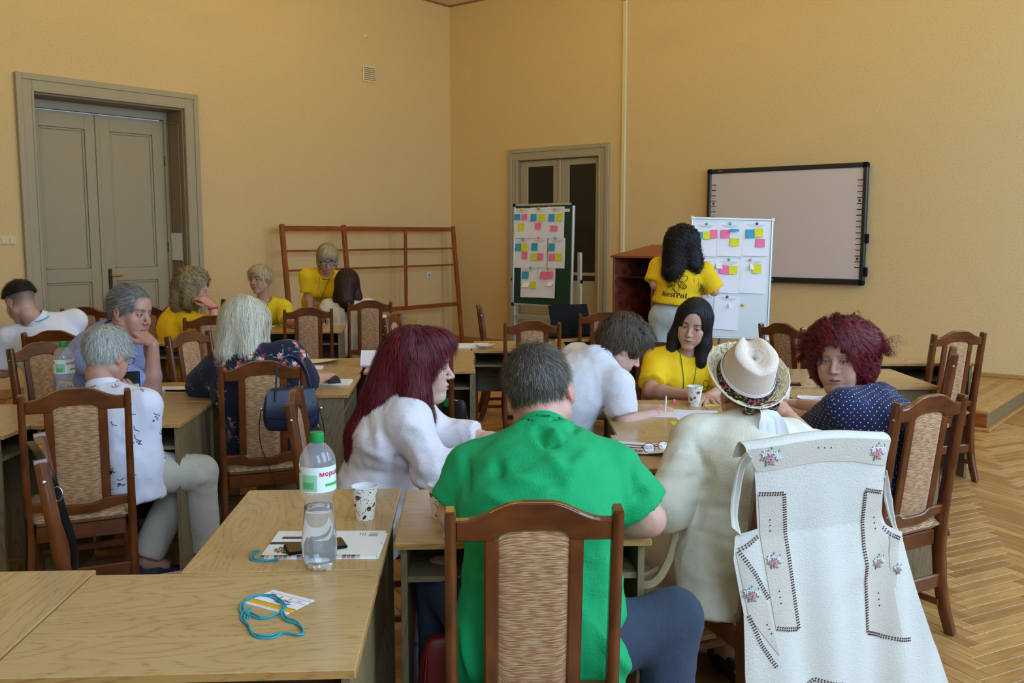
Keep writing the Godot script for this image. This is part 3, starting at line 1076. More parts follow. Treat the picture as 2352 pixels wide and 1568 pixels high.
func make_chair() -> Node3D:
	var t := thing("dining_chair", "chair", "chair", Vector3.ZERO, 0.0, "brown dining chairs with tan fabric back panels")
	var back := Transform3D(Basis(Vector3.RIGHT, 0.13), Vector3(0, 0.44, 0.185))
	for s in [-1.0, 1.0]:   # rear posts run down into sabre legs
		var b := MB.new()
		var pts := [back * Vector3(s * 0.187, 0.505, 0), back * Vector3(s * 0.187, 0.3, 0), back * Vector3(s * 0.187, 0.12, 0), Vector3(s * 0.187, 0.44, 0.187), Vector3(s * 0.187, 0.34, 0.184), Vector3(s * 0.187, 0.2, 0.196), Vector3(s * 0.187, 0.09, 0.222), Vector3(s * 0.187, 0.0, 0.255)]
		b.sweep(pts, [0.0185, 0.02, 0.021, 0.0235, 0.0245, 0.023, 0.0215, 0.02], 16, true, 0.68, Vector3.RIGHT, Color.WHITE, true)
		b.at(back)
		b.prism(PackedVector2Array([Vector2(s * 0.187 - 0.0126, 0.503), Vector2(s * 0.187 + 0.0126, 0.503), Vector2(s * 0.187 + 0.009, 0.513), Vector2(s * 0.187 - 0.009, 0.513)]), -0.018, 0.018, 0.002)
		put("rear_post", b.done(), M.chair_wood, t)
		for y in [0.45, -0.16]:
			b = MB.new()
			b.at(back)
			b.ball(Vector3(s * 0.2, y, 0.002), Vector3(0.002, 0.006, 0.006), 10, 6)
			part_label(put("dowel_cap", b.done(), M.steel, t), "small metal dowel cap")
	var top := PackedVector2Array()
	for k in 25:
		var x := -0.1755 + 0.351 * k / 24
		top.append(Vector2(x, 0.488 + 0.041 * arch(x, 0.175)))
	for k in 25:
		var x := 0.1755 - 0.351 * k / 24
		top.append(Vector2(x, 0.437 + (0.024 * sqrt(maxf(0.0, 1.0 - pow(x / 0.082, 4.0))) if absf(x) < 0.082 else 0.0)))
	var b := MB.new()
	b.at(back)
	b.prism(top, -0.0115, 0.0115, 0.004)
	put("crest_rail", b.done(), M.chair_wood, t)
	b = MB.new()
	b.at(back)
	for k in 12:   # the worn top edge
		var x0 := -0.10 + 0.2 * k / 12
		var x1 := -0.10 + 0.2 * (k + 1) / 12
		b.sweep([Vector3(x0, 0.4882 + 0.041 * arch(x0, 0.175), 0.0095), Vector3(x1, 0.4882 + 0.041 * arch(x1, 0.175), 0.0095)], [0.0011], 5, false)
	part_label(put("worn_edge", b.done(), M.chair_worn, t), "rubbed pale edge of the crest rail")
	var low := PackedVector2Array()
	for k in 17:
		var x := -0.1755 + 0.351 * k / 16
		low.append(Vector2(x, 0.072 - (0.022 * sqrt(maxf(0.0, 1.0 - pow(x / 0.082, 4.0))) if absf(x) < 0.082 else 0.0)))
	for k in 17:
		var x := 0.1755 - 0.351 * k / 16
		low.append(Vector2(x, 0.034 - 0.024 * arch(x, 0.175)))
	b = MB.new()
	b.at(back)
	b.prism(low, -0.0105, 0.0105, 0.004)
	put("lower_rail", b.done(), M.chair_wood, t)
	for s in [-1.0, 1.0]:
		b = MB.new()
		b.at(back)
		b.box(Vector3(s * 0.0955, 0.255, 0), Vector3(0.033, 0.375, 0.018), 0.004, 1)
		put("stile", b.done(), M.chair_wood, t)
	b = MB.new()
	b.at(back)
	for s in [-1.0, 1.0]:   # the fabric panel bulges a little on both sides
		b.sheet(func(u, v):
			var x: float = (u - 0.5) * 0.159
			var e := sqrt(maxf(0.0, 1.0 - pow(absf(x) / 0.082, 4.0)))
			var y := lerpf(0.072 - 0.021 * e, 0.438 + 0.023 * e, v)
			var puff: float = (1.0 - pow(absf(u - 0.5) * 2.0, 6.0)) * (1.0 - pow(absf(v - 0.5) * 2.0, 10.0))
			return Vector3(x * s, y, s * (0.002 + 0.011 * puff)), 14, 18)
	for k in b.t.size():
		b.t[k] = Vector2(b.t[k].x * 0.16, b.t[k].y * 0.4)
	put("back_panel", b.done(), M.upholstery, t)
	b = MB.new()
	for s in [1.0, -1.0]:
		b.sheet(func(u, v):
			var x: float = (u - 0.5) * 2.0
			var z: float = (v - 0.5) * 2.0
			var q := maxf(absf(x), absf(z))
			var wide := lerpf(0.205, 0.178, (z + 1) / 2)
			var edge := sqrt(maxf(0.0, 1.0 - pow(q, 8.0)))
			return Vector3(x * wide * (1.0 - 0.02 * (1.0 - edge)), 0.43 + s * edge * 0.026 + (0.012 * (1.0 - q * q) if s > 0 else 0.0), -0.005 + z * 0.2), 18, 18)
	for k in b.t.size():
		b.t[k] *= 0.4
	put("seat", b.done(), M.upholstery, t)
	b = MB.new()
	b.box(Vector3(0, 0.375, -0.178), Vector3(0.35, 0.062, 0.02), 0.004)
	b.box(Vector3(0, 0.375, 0.168), Vector3(0.33, 0.062, 0.02), 0.004)
	for s in [-1.0, 1.0]:
		b.at(Transform3D(Basis(Vector3.UP, s * 0.06), Vector3(s * 0.178, 0.375, -0.005)))
		b.box(Vector3.ZERO, Vector3(0.02, 0.062, 0.35), 0.004, 2)
	b.at(Transform3D())
	put("apron", b.done(), M.chair_wood, t)
	for s in [-1.0, 1.0]:
		b = MB.new()
		b.sweep([Vector3(s * 0.178, 0.41, -0.168), Vector3(s * 0.182, 0.33, -0.176), Vector3(s * 0.18, 0.22, -0.172), Vector3(s * 0.176, 0.1, -0.164), Vector3(s * 0.178, 0.03, -0.17), Vector3(s * 0.184, 0.0, -0.18)], [0.021, 0.025, 0.02, 0.0155, 0.015, 0.019], 16, true, 1.0, Vector3.RIGHT, Color.WHITE, true)
		put("front_leg", b.done(), M.chair_wood, t)
		put("stretcher", box_mesh(Vector3(s * 0.178, 0.115, 0.02), Vector3(0.018, 0.026, 0.37), 0.004, 2), M.chair_wood, t)
	put("stretcher", box_mesh(Vector3(0, 0.205, 0.196), Vector3(0.352, 0.055, 0.018), 0.005), M.chair_wood, t)
	put("stretcher", box_mesh(Vector3(0, 0.205, -0.165), Vector3(0.34, 0.03, 0.018), 0.005), M.chair_wood, t)
	return t

func place_chair(x: float, z: float, turn: float, label: String):   # x and z of the middle of its crest; the front looks along -z turned by that angle
	var r: Node3D
	if chair0 == null:
		chair0 = make_chair()
		r = chair0
	else:
		r = chair0.duplicate()
		r.name = numbered("dining_chair")
		add_child(r)
	var a := deg_to_rad(turn)
	r.position = Vector3(x, 0, -z) - Basis(Vector3.UP, a) * Vector3(0, 0, 0.253)
	r.rotation.y = a
	r.set_meta("label", label)
	return r

func furniture():
	# near group, turned 3 degrees
	desk("light oak desk across the near left with the badge and teal cord on it", -0.645, -1.908, 0.68, 0.524, 3, 0)
	desk("light oak desk with cathedral grain at the bottom left corner, cut by the frame", -1.292, -1.905, 0.535, 0.6, -87, 0)
	desk("light oak desk under the large water bottle, cup and brochure", -0.575, -2.545, 0.73, 0.478, -87, 0)
	desk("light oak desk in front of the man in the green T-shirt", 0.018, -2.66, 0.68, 0.524, 3, 0)
	# middle table
	desk("light oak desk with the brochure and reading glasses, beyond the man in green", 0.74, -3.45, 0.68, 0.55, 0, 0)
	desk("light oak desk under the white form being written on", 0.665, -4.13, 0.8, 0.48, 90, 0)
	desk("light oak desk with the paper cup and pink marker before the dark-haired woman", 1.15, -4.13, 0.8, 0.48, 90, 0)
	desk("light oak desk with paper cup and leaflets beside the woman in polka dots", 1.635, -4.40, 0.9, 0.48, -90, 0)
	desk("light oak desk with a phone on it, behind the straw hat", 1.49, -5.27, 0.60, 0.66, 180, 0)
	desk("light oak desk with bare pale top left of the two right-hand chairs", 2.04, -5.27, 0.49, 0.66, 180, 0)
	desk("light oak desk along the board wall beyond the curly red hair", 2.10, -6.06, 0.32, 0.5, 180, 0)
	desk("light oak desk along the board wall in front of the farthest right chair", 2.6, -6.1, 0.66, 0.5, 0, 0)
	# left group
	desk("light oak desk at the left edge beside the phone user's chair", -2.33, -4.06, 0.7, 0.55, 90, 0)
	desk("light oak desk in front of the man with the phone", -1.75, -4.20, 0.62, 0.54, 3, 0)
	desk("light oak desk under the elbow of the man in the striped shirt", -1.78, -4.76, 0.62, 0.54, 3, 0)
	# desks in the middle distance
	desk("light oak desk with the grey spectacle case on a notebook", -1.105, -5.02, 0.70, 0.5, 94, 0)
	desk("light oak desk with spread papers beyond the woman in floral navy", -1.17, -5.74, 0.70, 0.5, 94, 0)
	desk("light oak desk with the open spiral notebook", -0.57, -5.80, 0.66, 0.6, 4, 0)
	desk("light oak desk with stacked papers beside the long red hair", -0.60, -6.42, 0.66, 0.6, 4, 0)
	desk("light oak desk with a red pen on it", 0.05, -6.80, 0.68, 0.6, 0, 0)
	desk("light oak desk carrying the black laptop", 0.68, -7.46, 0.7, 0.52, 0, 0)
	desk("light oak desk in front of the curly-haired woman in yellow", -2.42, -7.2, 0.7, 0.55, 0, 0)
	desk("light oak desk before the short-haired blonde woman in yellow", -1.80, -8.06, 0.68, 0.55, 6, 0)
	desk("light oak desk with the green slip near the wooden rack", -1.12, -8.83, 0.42, 0.52, 4, 0)
	# chairs
	place_chair(0.05, 2.02, 3, "brown chair carrying the man in the green T-shirt")
	place_chair(0.87, 2.60, 22, "brown chair hidden under the white embroidered vest")
	place_chair(1.55, 3.41, 30, "brown chair of the woman in the polka-dot dress")
	place_chair(2.33, 4.89, 66, "brown chair seen nearly edge-on beside the bare right desk")
	place_chair(2.75, 5.72, 18, "brown chair facing the board wall, farthest to the right")
	place_chair(1.80, 6.23, -60, "brown chair turned sideways in front of the wall, right of the white flip board")
	place_chair(0.80, 5.12, 160, "brown chair of the dark-haired woman in yellow")
	place_chair(0.71, 7.14, 0, "brown chair before the lectern, behind the writing man's head")
	place_chair(0.141, 6.42, 2, "brown chair beside the laptop, behind the grey-brown head")
	place_chair(-0.28, 7.94, -85, "brown chair seen edge-on by the foot of the wooden rack")
	place_chair(-1.28, 8.42, 12, "brown chair right of the auburn bob, seen from behind")
	place_chair(-1.66, 7.6, 15, "brown chair left of the white sleeveless top, seen from behind")
	place_chair(-2.20, 6.82, 10, "brown chair between the curly blonde and the platinum hair")
	place_chair(-1.99, 5.72, -110, "brown chair seen edge-on left of the platinum-haired woman")
	place_chair(-2.66, 9.0, 70, "small far brown chair beside the short-haired blonde woman")
	place_chair(-1.17, 4.345, 20, "brown chair with the blue handbag hung on it")
	place_chair(-0.83, 3.51, -82, "brown chair seen edge-on behind the large water bottle")
	place_chair(-1.684, 3.56, 25, "brown chair of the man photographing with his phone")
	place_chair(-1.36, 2.64, -63, "brown chair seen edge-on at the near left with a dark strap over it")
	place_chair(-2.83, 5.75, 0, "brown chair below the dark-haired man's white shirt")
	place_chair(-2.6, 5.11, -112, "brown chair behind the small water bottle, of the man in stripes")
	place_chair(-3.5, 7.65, 0, "empty brown chair in front of the tall grey door")
	place_chair(-3.02, 7.7, 10, "brown chair mostly hidden behind the grey-haired man in stripes")
	place_chair(-0.9, 7.0, -100, "brown chair seen edge-on left of the top of the long red hair")
	place_chair(-0.53, 5.2, 0, "brown chair hidden by the long red hair, one post showing")
	rack()
	lectern()
	dais()

func rack():   # bare frame leaning on the wall
	var t := thing("wooden_rack", "bare brown wooden rack frame leaning in front of the left wall", "rack", room * Vector3(0.3, 0, 1.7))
	var inv := t.transform.affine_inverse()
	var tf := inv * room
	for q in [[3.19, 0.05], [2.25, 0.05], [0.235, 0.045]]:
		var b := MB.new()
		b.at(tf * Transform3D(Basis(Vector3(0, 0, 1), 0.10), Vector3(0.42, 0, q[0])))
		b.box(Vector3(0, 0.84, 0), Vector3(0.05, 1.68, q[1]), 0.004, 1)
		put("post", b.done(), M.rack_wood, t)
	var lean := func(y: float) -> float: return 0.42 - y * 0.1
	var b := MB.new()
	b.at(tf)
	b.box(Vector3(lean.call(1.1), 1.1, 1.23), Vector3(0.03, 1.05, 0.04), 0.003, 1)
	put("post", b.done(), M.rack_wood, t)
	for q in [[1.625, 0.06], [1.36, 0.025], [1.13, 0.025], [0.58, 0.055]]:
		b = MB.new()
		b.at(tf)
		b.box(Vector3(lean.call(q[0]) + 0.0, q[0], 1.71), Vector3(0.024, q[1], 2.93), 0.003, 2)
		put("rail", b.done(), M.rack_wood, t)

func lectern():
	var o := U(1411, 592, 9.9)
	var t := thing("lectern", "tall dark red-brown lectern with a sloping top near the pipe", "lectern", Vector3(o.x, 0.15, o.z), room.basis.get_euler().y + 0.1)
	var h := o.y - 0.15
	# local x runs right along its open side, -z into the room's far side; the near corner is the origin
	var dx := 0.44
	var b := MB.new()
	var wl := 0.5
	b.at(Transform3D(Basis(Vector3.UP, -PI / 2 - 0.5), Vector3.ZERO))
	# left side panel with a sloping upper edge
	b.prism(PackedVector2Array([Vector2(0, 0), Vector2(-wl, 0), Vector2(-wl, h + 0.10), Vector2(0, h)]), 0, 0.02, 0.002)
	put("side_panel", b.done(), M.lectern_burl, t)
	b = MB.new()
	b.at(Transform3D(Basis(Vector3.UP, -PI / 2 - 0.5), Vector3(dx, 0, 0)))
	b.prism(PackedVector2Array([Vector2(0, 0), Vector2(-wl, 0), Vector2(-wl, h + 0.10), Vector2(0, h)]), -0.02, 0.0, 0.002)
	put("side_panel", b.done(), M.lectern_dark, t)
	var far := Basis(Vector3.UP, -PI / 2 - 0.5) * Vector3(-wl, 0, 0)
	b = MB.new()
	b.face([far, far + Vector3(dx, 0, 0), far + Vector3(dx, h + 0.1, 0), far + Vector3(0, h + 0.1, 0)], Vector3(0, 0, 1), [Vector2(0, 0), Vector2(dx, 0), Vector2(dx, h), Vector2(0, h)])
	put("front_panel", b.done(), M.lectern_dark, t)
	b = MB.new()
	var a := Vector3(-0.03, h + 0.002, 0.03)
	var e := Vector3(dx + 0.03, h + 0.002, 0.03)
	var f2 := far + Vector3(dx + 0.03, h + 0.112, -0.02)
	var g := far + Vector3(-0.03, h + 0.112, -0.02)
	for s in [0.0, 0.022]:
		var up := Vector3(0, s, 0)
		b.face([a + up, e + up, f2 + up, g + up], Vector3(0, 1 if s > 0 else -1, 0.2).normalized(), [Vector2(0, 0), Vector2(0.5, 0), Vector2(0.5, 0.5), Vector2(0, 0.5)])
	for q in [[a, e], [e, f2], [f2, g], [g, a]]:
		var d: Vector3 = (q[1] - q[0]).cross(Vector3.UP).normalized()
		b.face([q[0], q[1], q[1] + Vector3(0, 0.022, 0), q[0] + Vector3(0, 0.022, 0)], d, [Vector2.ZERO, Vector2.ZERO, Vector2.ZERO, Vector2.ZERO])
	put("sloping_top", b.done(), M.lectern_edge, t)
	put("edge_strip", box_mesh(Vector3(0.0, h / 2, 0.006), Vector3(0.022, h, 0.012), 0.002), M.lectern_edge, t)
	put("edge_strip", box_mesh(Vector3(dx, h / 2, 0.006), Vector3(0.018, h, 0.012), 0.002), M.lectern_edge, t)
	put("shelf", box_mesh(Vector3(dx / 2 + 0.05, h - 0.2, -0.16), Vector3(dx - 0.08, 0.018, 0.28), 0.001), M.lectern_dark, t)

func dais():
	var inv := room.affine_inverse()
	var c := inv * Vector3(3.766, 0, -7.308)
	var t := thing("dais", "low wooden platform along the board wall at the right", "platform", room * Vector3(c.x, 0, c.z / 2))
	t.rotation.y = room.basis.get_euler().y
	var d := c.z
	var wl := c.x - 2.9
	put("front_board", box_mesh(Vector3(-wl / 2, 0.075, d / 2 - 0.01), Vector3(wl, 0.13, 0.02), 0.002), M.rack_wood, t)
	put("end_board", box_mesh(Vector3(-0.01, 0.075, 0), Vector3(0.02, 0.13, d - 0.02), 0.002, 2), M.oak_panel, t)
	put("footing_strip", box_mesh(Vector3(0.018, 0.012, 0.01), Vector3(0.035, 0.024, d + 0.06), 0.004, 2), M.oak_edge, t)
	put("footing_strip", box_mesh(Vector3(-wl / 2, 0.012, d / 2 + 0.018), Vector3(wl, 0.024, 0.035), 0.004), M.oak_edge, t)
	var n := int(wl / 0.075)
	for k in n:   # deck boards run from the wall to the front edge
		var x := 0.01 - (k + 0.5) * wl / n
		var b := MB.new()
		var z := -d / 2
		var step := 0
		while z < d / 2 - 0.02:
			var l := minf(0.55 if step or k % 2 else 0.27, d / 2 - z)
			b.box(Vector3(x, 0.15, z + l / 2), Vector3(wl / n - 0.002, 0.02, l - 0.002), 0.0015, 2, Vector2(k * 0.7, step * 0.31))
			z += l
			step += 1
		put("deck_board", b.done(), M["parquet_%d" % [3, 1, 3, 0][k % 4]], t)
	put("wall_batten", box_mesh(Vector3(-wl / 2, 0.18, -d / 2 + 0.015), Vector3(wl, 0.04, 0.03), 0.004), M.oak_edge, t)

# ---------------------------------------------------------------- things on the desks
const TOP := 0.745

func flat(called: String, label: String, category: String, ctr: Vector3, w: float, d: float, turn: float, m: Material, th := 0.0015, group := "", curl := 0.0) -> MeshInstance3D:   # a sheet or booklet lying down; uv runs over its face
	var b := MB.new()
	if curl > 0.0:
		b.sheet(func(u, v): return Vector3((u - 0.5) * w, th + curl * pow(absf(u - 0.35), 2.0) * 2.0 * v, (v - 0.5) * d), 8, 6, 0.0008)
	else:
		b.box(Vector3(0, th / 2, 0), Vector3(w, th, d), 0.0)
		for k in b.v.size():
			b.t[k] = Vector2(b.v[k].x / w + 0.5, b.v[k].z / d + 0.5)
	var o := put(called, b.done(), m, self, Transform3D(Basis(Vector3.UP, deg_to_rad(turn)), ctr))
	tag(o, label, category, group)
	return o

func cup(label: String, at: Vector3, turn := 0.0):
	var t := thing("paper_cup", label, "cup", at, turn, "paper cups printed with coffee beans")
	var b := MB.new()
	b.lathe([Vector2(0.0255, 0.0), Vector2(0.026, 0.004), Vector2(0.0365, 0.094)], 36)
	for k in b.t.size():
		b.t[k].y = 1.0 - clampf((b.v[k].y) / 0.094, 0.0, 1.0)
	put("cup_wall", b.done(), M.cup_print, t)
	b = MB.new()
	for k in 1:
		var pts := []
		for s in 37:
			pts.append(Vector3(cos(TAU * s / 36) * 0.0368, 0.0945, sin(TAU * s / 36) * 0.0368))
		b.sweep(pts, [0.0018], 6, false, 1.0, Vector3.UP)
	put("rolled_rim", b.done(), M.paper, t)
	b = MB.new()
	b.lathe([Vector2(0.0358, 0.094), Vector2(0.0262, 0.012), Vector2(0.0, 0.012)], 30)
	put("cup_inside", b.done(), M.paper, t)

func bottle(label: String, at: Vector3, turn: float, full := true):
	var t := thing("water_bottle", label, "bottle", at, turn, "clear plastic water bottles with green caps")
	var prof := []
	for q in [[0.0, 0.012], [0.018, 0.006], [0.03, 0.001], [0.0385, 0.012], [0.0415, 0.035], [0.0425, 0.062], [0.0405, 0.1], [0.0362, 0.14], [0.0335, 0.166], [0.0345, 0.176], [0.040, 0.186], [0.0432, 0.193], [0.0433, 0.262], [0.0415, 0.275], [0.036, 0.288], [0.027, 0.301], [0.018, 0.309], [0.0132, 0.313], [0.0132, 0.333]]:
		prof.append(Vector2(q[0], q[1]))
	var petal := func(r, y, a): return r * (1.0 - (0.16 * maxf(0.0, 1.0 - y / 0.03) * (0.5 - 0.5 * cos(a * 5.0)) if r > 0.02 else 0.0)) + (0.0011 * sin(a * 9.0 + y * 90.0) * clampf((0.15 - y) * 20.0, 0.0, 1.0) if y > 0.05 and y < 0.15 else 0.0)
	var b := MB.new()
	b.lathe(prof, 40, petal)
	part_label(put("bottle_shell", b.done(), M.pet, t), "clear plastic shell")
	if full:
		b = MB.new()
		var wp := []
		for q in prof:
			if q.y < 0.155:
				wp.append(Vector2(maxf(0.0, q.x - 0.0012), q.y + 0.0012))
		wp.append(Vector2(0.0338, 0.155))
		wp.append(Vector2(0.0, 0.155))
		b.lathe(wp, 40, petal)
		put("water", b.done(), M.water, t)
	b = MB.new()
	b.lathe([Vector2(0.0168, 0.312), Vector2(0.0168, 0.312), Vector2(0.0172, 0.318), Vector2(0.0168, 0.333), Vector2(0.0155, 0.336), Vector2(0.0, 0.336)], 30, func(r, y, a): return r * (1.0 + 0.012 * cos(a * 40.0)) if y < 0.334 and y > 0.312 else r)
	part_label(put("cap", b.done(), M.cap_green, t), "bright green screw cap")
	var wrap := func(q: Vector3, r: float) -> Vector3:
		var a: float = q.x / 0.0436
		return Vector3(sin(a) * (r + q.z), q.y, cos(a) * (r + q.z))
	b = MB.new()
	b.sheet(func(u, v): return wrap.call(Vector3(lerpf(-0.078, 0.098, u), lerpf(0.197, 0.258, v), 0), 0.0436), 40, 2)
	var lab := put("label_band", b.done(), M.bottle_label, t)
	part_label(lab, "white wraparound label with red lettering")
	b = MB.new()
	b.sheet(func(u, v): return wrap.call(Vector3(lerpf(-0.04, 0.0, u), lerpf(0.2, 0.24, v), 0), 0.0438), 10, 1)
	put("label_patch", b.done(), M.bottle_pale_green, lab)
	put("lettering", bend(text_mesh("моршинська", 0.0125, "Droid Sans", 700, 0.0004), func(q): return wrap.call(q + Vector3(0.062, 0.242, 0), 0.0439)), M.ink_red, lab)
	put("lettering", bend(text_mesh("моршинська", 0.0085, "Droid Sans", 700, 0.0004), func(q): return wrap.call(q + Vector3(-0.085, 0.246, 0), 0.0439)), M.ink_red, lab)
	b = MB.new()
	b.sheet(func(u, v): return wrap.call(Vector3(lerpf(0.02, 0.062, u), lerpf(0.211, 0.218, v), 0), 0.0439), 8, 1)
	for k in 14:
		b.sheet(func(u, v): return wrap.call(Vector3(-0.036 + k * 0.0021 + u * (0.0007 + 0.0006 * (k % 3)), lerpf(0.206, 0.222, v), 0), 0.0441), 1, 1)
	put("printed_bars", b.done(), M.ink_green, lab)

func handphone(label: String, at: Transform3D):
	var t := thing("smartphone", label, "phone")
	t.transform = at
	put("phone_body", box_mesh(Vector3(0, 0.004, 0), Vector3(0.074, 0.008, 0.152), 0.0035), M.black_plastic, t)
	put("phone_screen", box_mesh(Vector3(0, 0.0082, 0), Vector3(0.068, 0.0006, 0.144), 0.0), M.dark_glass, t)

func cord_loop(pts: Array, r := 0.0021) -> ArrayMesh:   # a doubled cord along a rounded line
	var c := Curve3D.new()
	for k in pts.size():
		var d: Vector3 = (pts[mini(k + 1, pts.size() - 1)] - pts[maxi(k - 1, 0)]) * 0.2
		c.add_point(pts[k], -d, d)
	c.bake_interval = 0.005
	var pl := c.get_baked_points()
	var b := MB.new()
	for s in [-1.0, 1.0]:
		var line := []
		for k in pl.size():
			var d := (pl[mini(k + 1, pl.size() - 1)] - pl[maxi(k - 1, 0)]).normalized()
			line.append(pl[k] + Vector3(-d.z, 0, d.x) * s * (0.0024 + 0.0016 * sin(k * 0.13)) + Vector3(0, r * (1.4 + 0.8 * s * sin(k * 0.21)), 0))
		b.sweep(line, [r], 6)
	return b.done()

func table_things():
	bottle("large clear bottle of water with a green cap, nearest on the desk", Vector3(-0.468, TOP, -2.205), 0.15)
	bottle("small-looking water bottle beyond the white-haired man's shoulder", Vector3(-1.99, TOP, -4.12), 0.5)
	bottle("water bottle just showing at the left edge of the picture", Vector3(-2.405, TOP, -4.14), 0.4)
	cup("paper coffee cup beside the large bottle on the near desk", Vector3(-0.42, TOP, -2.60), 0.6)
	cup("paper coffee cup half hidden by the green sleeve", Vector3(-0.204, TOP, -2.62), 2.2)
	cup("paper coffee cup in front of the dark-haired woman in yellow", Vector3(0.864, TOP, -4.37), 1.4)
	cup("paper coffee cup between the straw hat and the leaflets", Vector3(1.267, TOP, -4.33), 3.0)
	# brochure, phone and badge on the near desks
	var br := flat("brochure", "white brochure with grey bars and a golden dome behind the big bottle", "brochure", Y(748, 1252, TOP), 0.29, 0.205, 1, M.brochure_print, 0.006)
	put("inner_pages", box_mesh(Vector3(0.008, -0.001, 0.004), Vector3(0.285, 0.003, 0.2), 0.0), M.paper, br)
	handphone("black smartphone lying on the white brochure behind the bottle", Transform3D(Basis(Vector3.UP, deg_to_rad(-68)), Y(725, 1258, TOP + 0.006) + Vector3(0, 0.001, 0)))
	var bd := flat("name_badge", "white paper name badge with yellow band and handwriting on the near desk", "badge", Y(642, 1382, TOP), 0.125, 0.088, 22, M.badge_print, 0.0012)
	bd.rotation_degrees = Vector3(0, -30, 0)
	for q in [["Дмитро", Vector3(0.012, 0.0016, 0.006), 0.0085], ["Бездушевськ", Vector3(0.0, 0.0016, -0.006), 0.0062]]:
		var hw := put("handwriting", bend(text_mesh(q[0], q[2], "Droid Sans", 400, 0.0004), func(p): return Vector3(p.x + p.y * 0.35, p.y, p.z)), M.ink, bd)
		hw.transform = Transform3D(Basis(Vector3.UP, PI) * Basis(Vector3.RIGHT, -PI / 2), q[1])
	var cord := put("lanyard_cord", cord_loop([Y(571, 1420, TOP), Y(556, 1405, TOP), Y(560, 1385, TOP), Y(585, 1371, TOP), Y(622, 1372, TOP), Y(650, 1388, TOP), Y(650, 1402, TOP), Y(630, 1416, TOP), Y(600, 1422, TOP), Y(572, 1410, TOP)]), M.teal_cord, bd, bd.transform.affine_inverse())
	put("lanyard_cord", cord_loop([Y(647, 1404, TOP), Y(655, 1422, TOP), Y(682, 1434, TOP), Y(697, 1452, TOP), Y(688, 1460, TOP), Y(650, 1456, TOP), Y(622, 1465, TOP), Y(590, 1463, TOP), Y(575, 1450, TOP), Y(572, 1440, TOP), Y(558, 1425, TOP), Y(560, 1412, TOP), Y(574, 1398, TOP)]), M.teal_cord, bd, bd.transform.affine_inverse())
	var lp := put("lanyard", cord_loop([Y(596, 1266, TOP), Y(582, 1272, TOP), Y(579, 1282, TOP), Y(590, 1289, TOP), Y(640, 1288, TOP)]), M.teal_cord)
	tag(lp, "teal lanyard loop sticking out under the white brochure", "lanyard")
	# middle table
	flat("printed_form", "white printed form under the writing young man's hand", "paper", Y(1572, 950, TOP), 0.30, 0.19, -10, M.form_print, 0.0012)
	flat("printed_form", "white printed form lying under the first, nearest the straw hat", "paper", Y(1628, 965, TOP), 0.26, 0.16, 4, M.form_print, 0.001)
	var b2 := flat("brochure", "white brochure with folded corner under the reading glasses", "brochure", Y(1494, 1033, TOP), 0.30, 0.2, -16, M.brochure_print, 0.004, "", 0.05)
	spectacles("pink reading glasses resting on the brochure near the green sleeve", Y(1508, 1026, TOP + 0.02) , 0.5, sc(150, 40, 60))
	var hl := thing("highlighter", "bright pink highlighter pen on the middle table", "marker", Y(1548, 922, TOP + 0.006), 1.35)
	var b := MB.new()
	b.sweep([Vector3(-0.045, 0, 0), Vector3(-0.02, 0, 0), Vector3(0.02, 0, 0), Vector3(0.045, 0, 0)], [0.006, 0.008, 0.008, 0.005], 12)
	put("barrel", b.done(), M.note_pink, hl)
	put("clip", box_mesh(Vector3(-0.02, 0.009, 0), Vector3(0.04, 0.003, 0.004), 0.001), M.note_pink, hl)
	flat("sticky_pad", "yellow sticky pad beside the straw hat's brim", "sticky note", Y(1628, 928, TOP), 0.075, 0.075, 12, M.note_yellow, 0.004)
	flat("sticky_note", "yellow sheet lying in front of the white forms", "sticky note", Y(1566, 972, TOP), 0.09, 0.075, 2, M.note_yellow, 0.001)
	var og := put("marker_cap", _cap_mesh(), M.note_pink, self, Transform3D(Basis(Vector3.RIGHT, PI / 2), Y(1563, 986, TOP + 0.006)))
	og.material_override = mat("orange", sc(240, 100, 20), 0.5)
	tag(og, "small orange marker cap on the middle table", "cap")
	flat("leaflet", "white leaflet stack right of the paper cup by the straw hat", "leaflet", Y(1850, 926, TOP), 0.25, 0.19, 6, M.paper, 0.006)
	flat("leaflet", "crumpled blue-printed leaflet on top of the leaflet stack", "leaflet", Y(1868, 914, TOP + 0.007), 0.15, 0.12, -20, M.form_print, 0.001, "", 0.04)
	pen("blue pen near the polka-dot sleeve", Y(1848, 942, TOP + 0.005), 1.3, M.leather_blue)
	handphone("smartphone lying beyond the straw hat's brim", Transform3D(Basis(Vector3.UP, deg_to_rad(78)), Y(1806, 883, TOP)))
	flat("dark_pouch", "small dark pouch beside the straw hat's brim", "pouch", Y(1786, 906, TOP), 0.06, 0.09, 0, M.leather_black, 0.014)
	# left and middle-distance desks
	flat("notebook", "thin notebook with pale pages under the striped man's elbow", "notebook", Y(395, 893, TOP), 0.25, 0.17, 4, M.paper, 0.008)
	flat("folder", "brown folder on the desk beside the striped man's elbow", "folder", Y(392, 883, TOP + 0.009), 0.22, 0.10, 4, M.oak_edge, 0.004)
	pen("dark pen on the striped man's notebook", Y(405, 897, TOP + 0.01), 1.5, M.black_plastic)
	var nb := flat("notebook", "white notebook under the grey spectacle case", "notebook", Y(760, 879, TOP), 0.215, 0.15, 0, M.paper, 0.01)
	var sg := thing("spectacle_case", "grey half-round spectacle case on a white notebook", "case", Y(764, 876, TOP + 0.011), 0.35)
	b = MB.new()
	var half := PackedVector2Array()
	for k in 13:
		half.append(Vector2(cos(PI * k / 12) * 0.034, sin(PI * k / 12) * 0.042 + 0.002))
	half.append(Vector2(-0.034, 0.0))
	half.append(Vector2(0.034, 0.0))
	b.prism(half, -0.07, 0.07, 0.006)
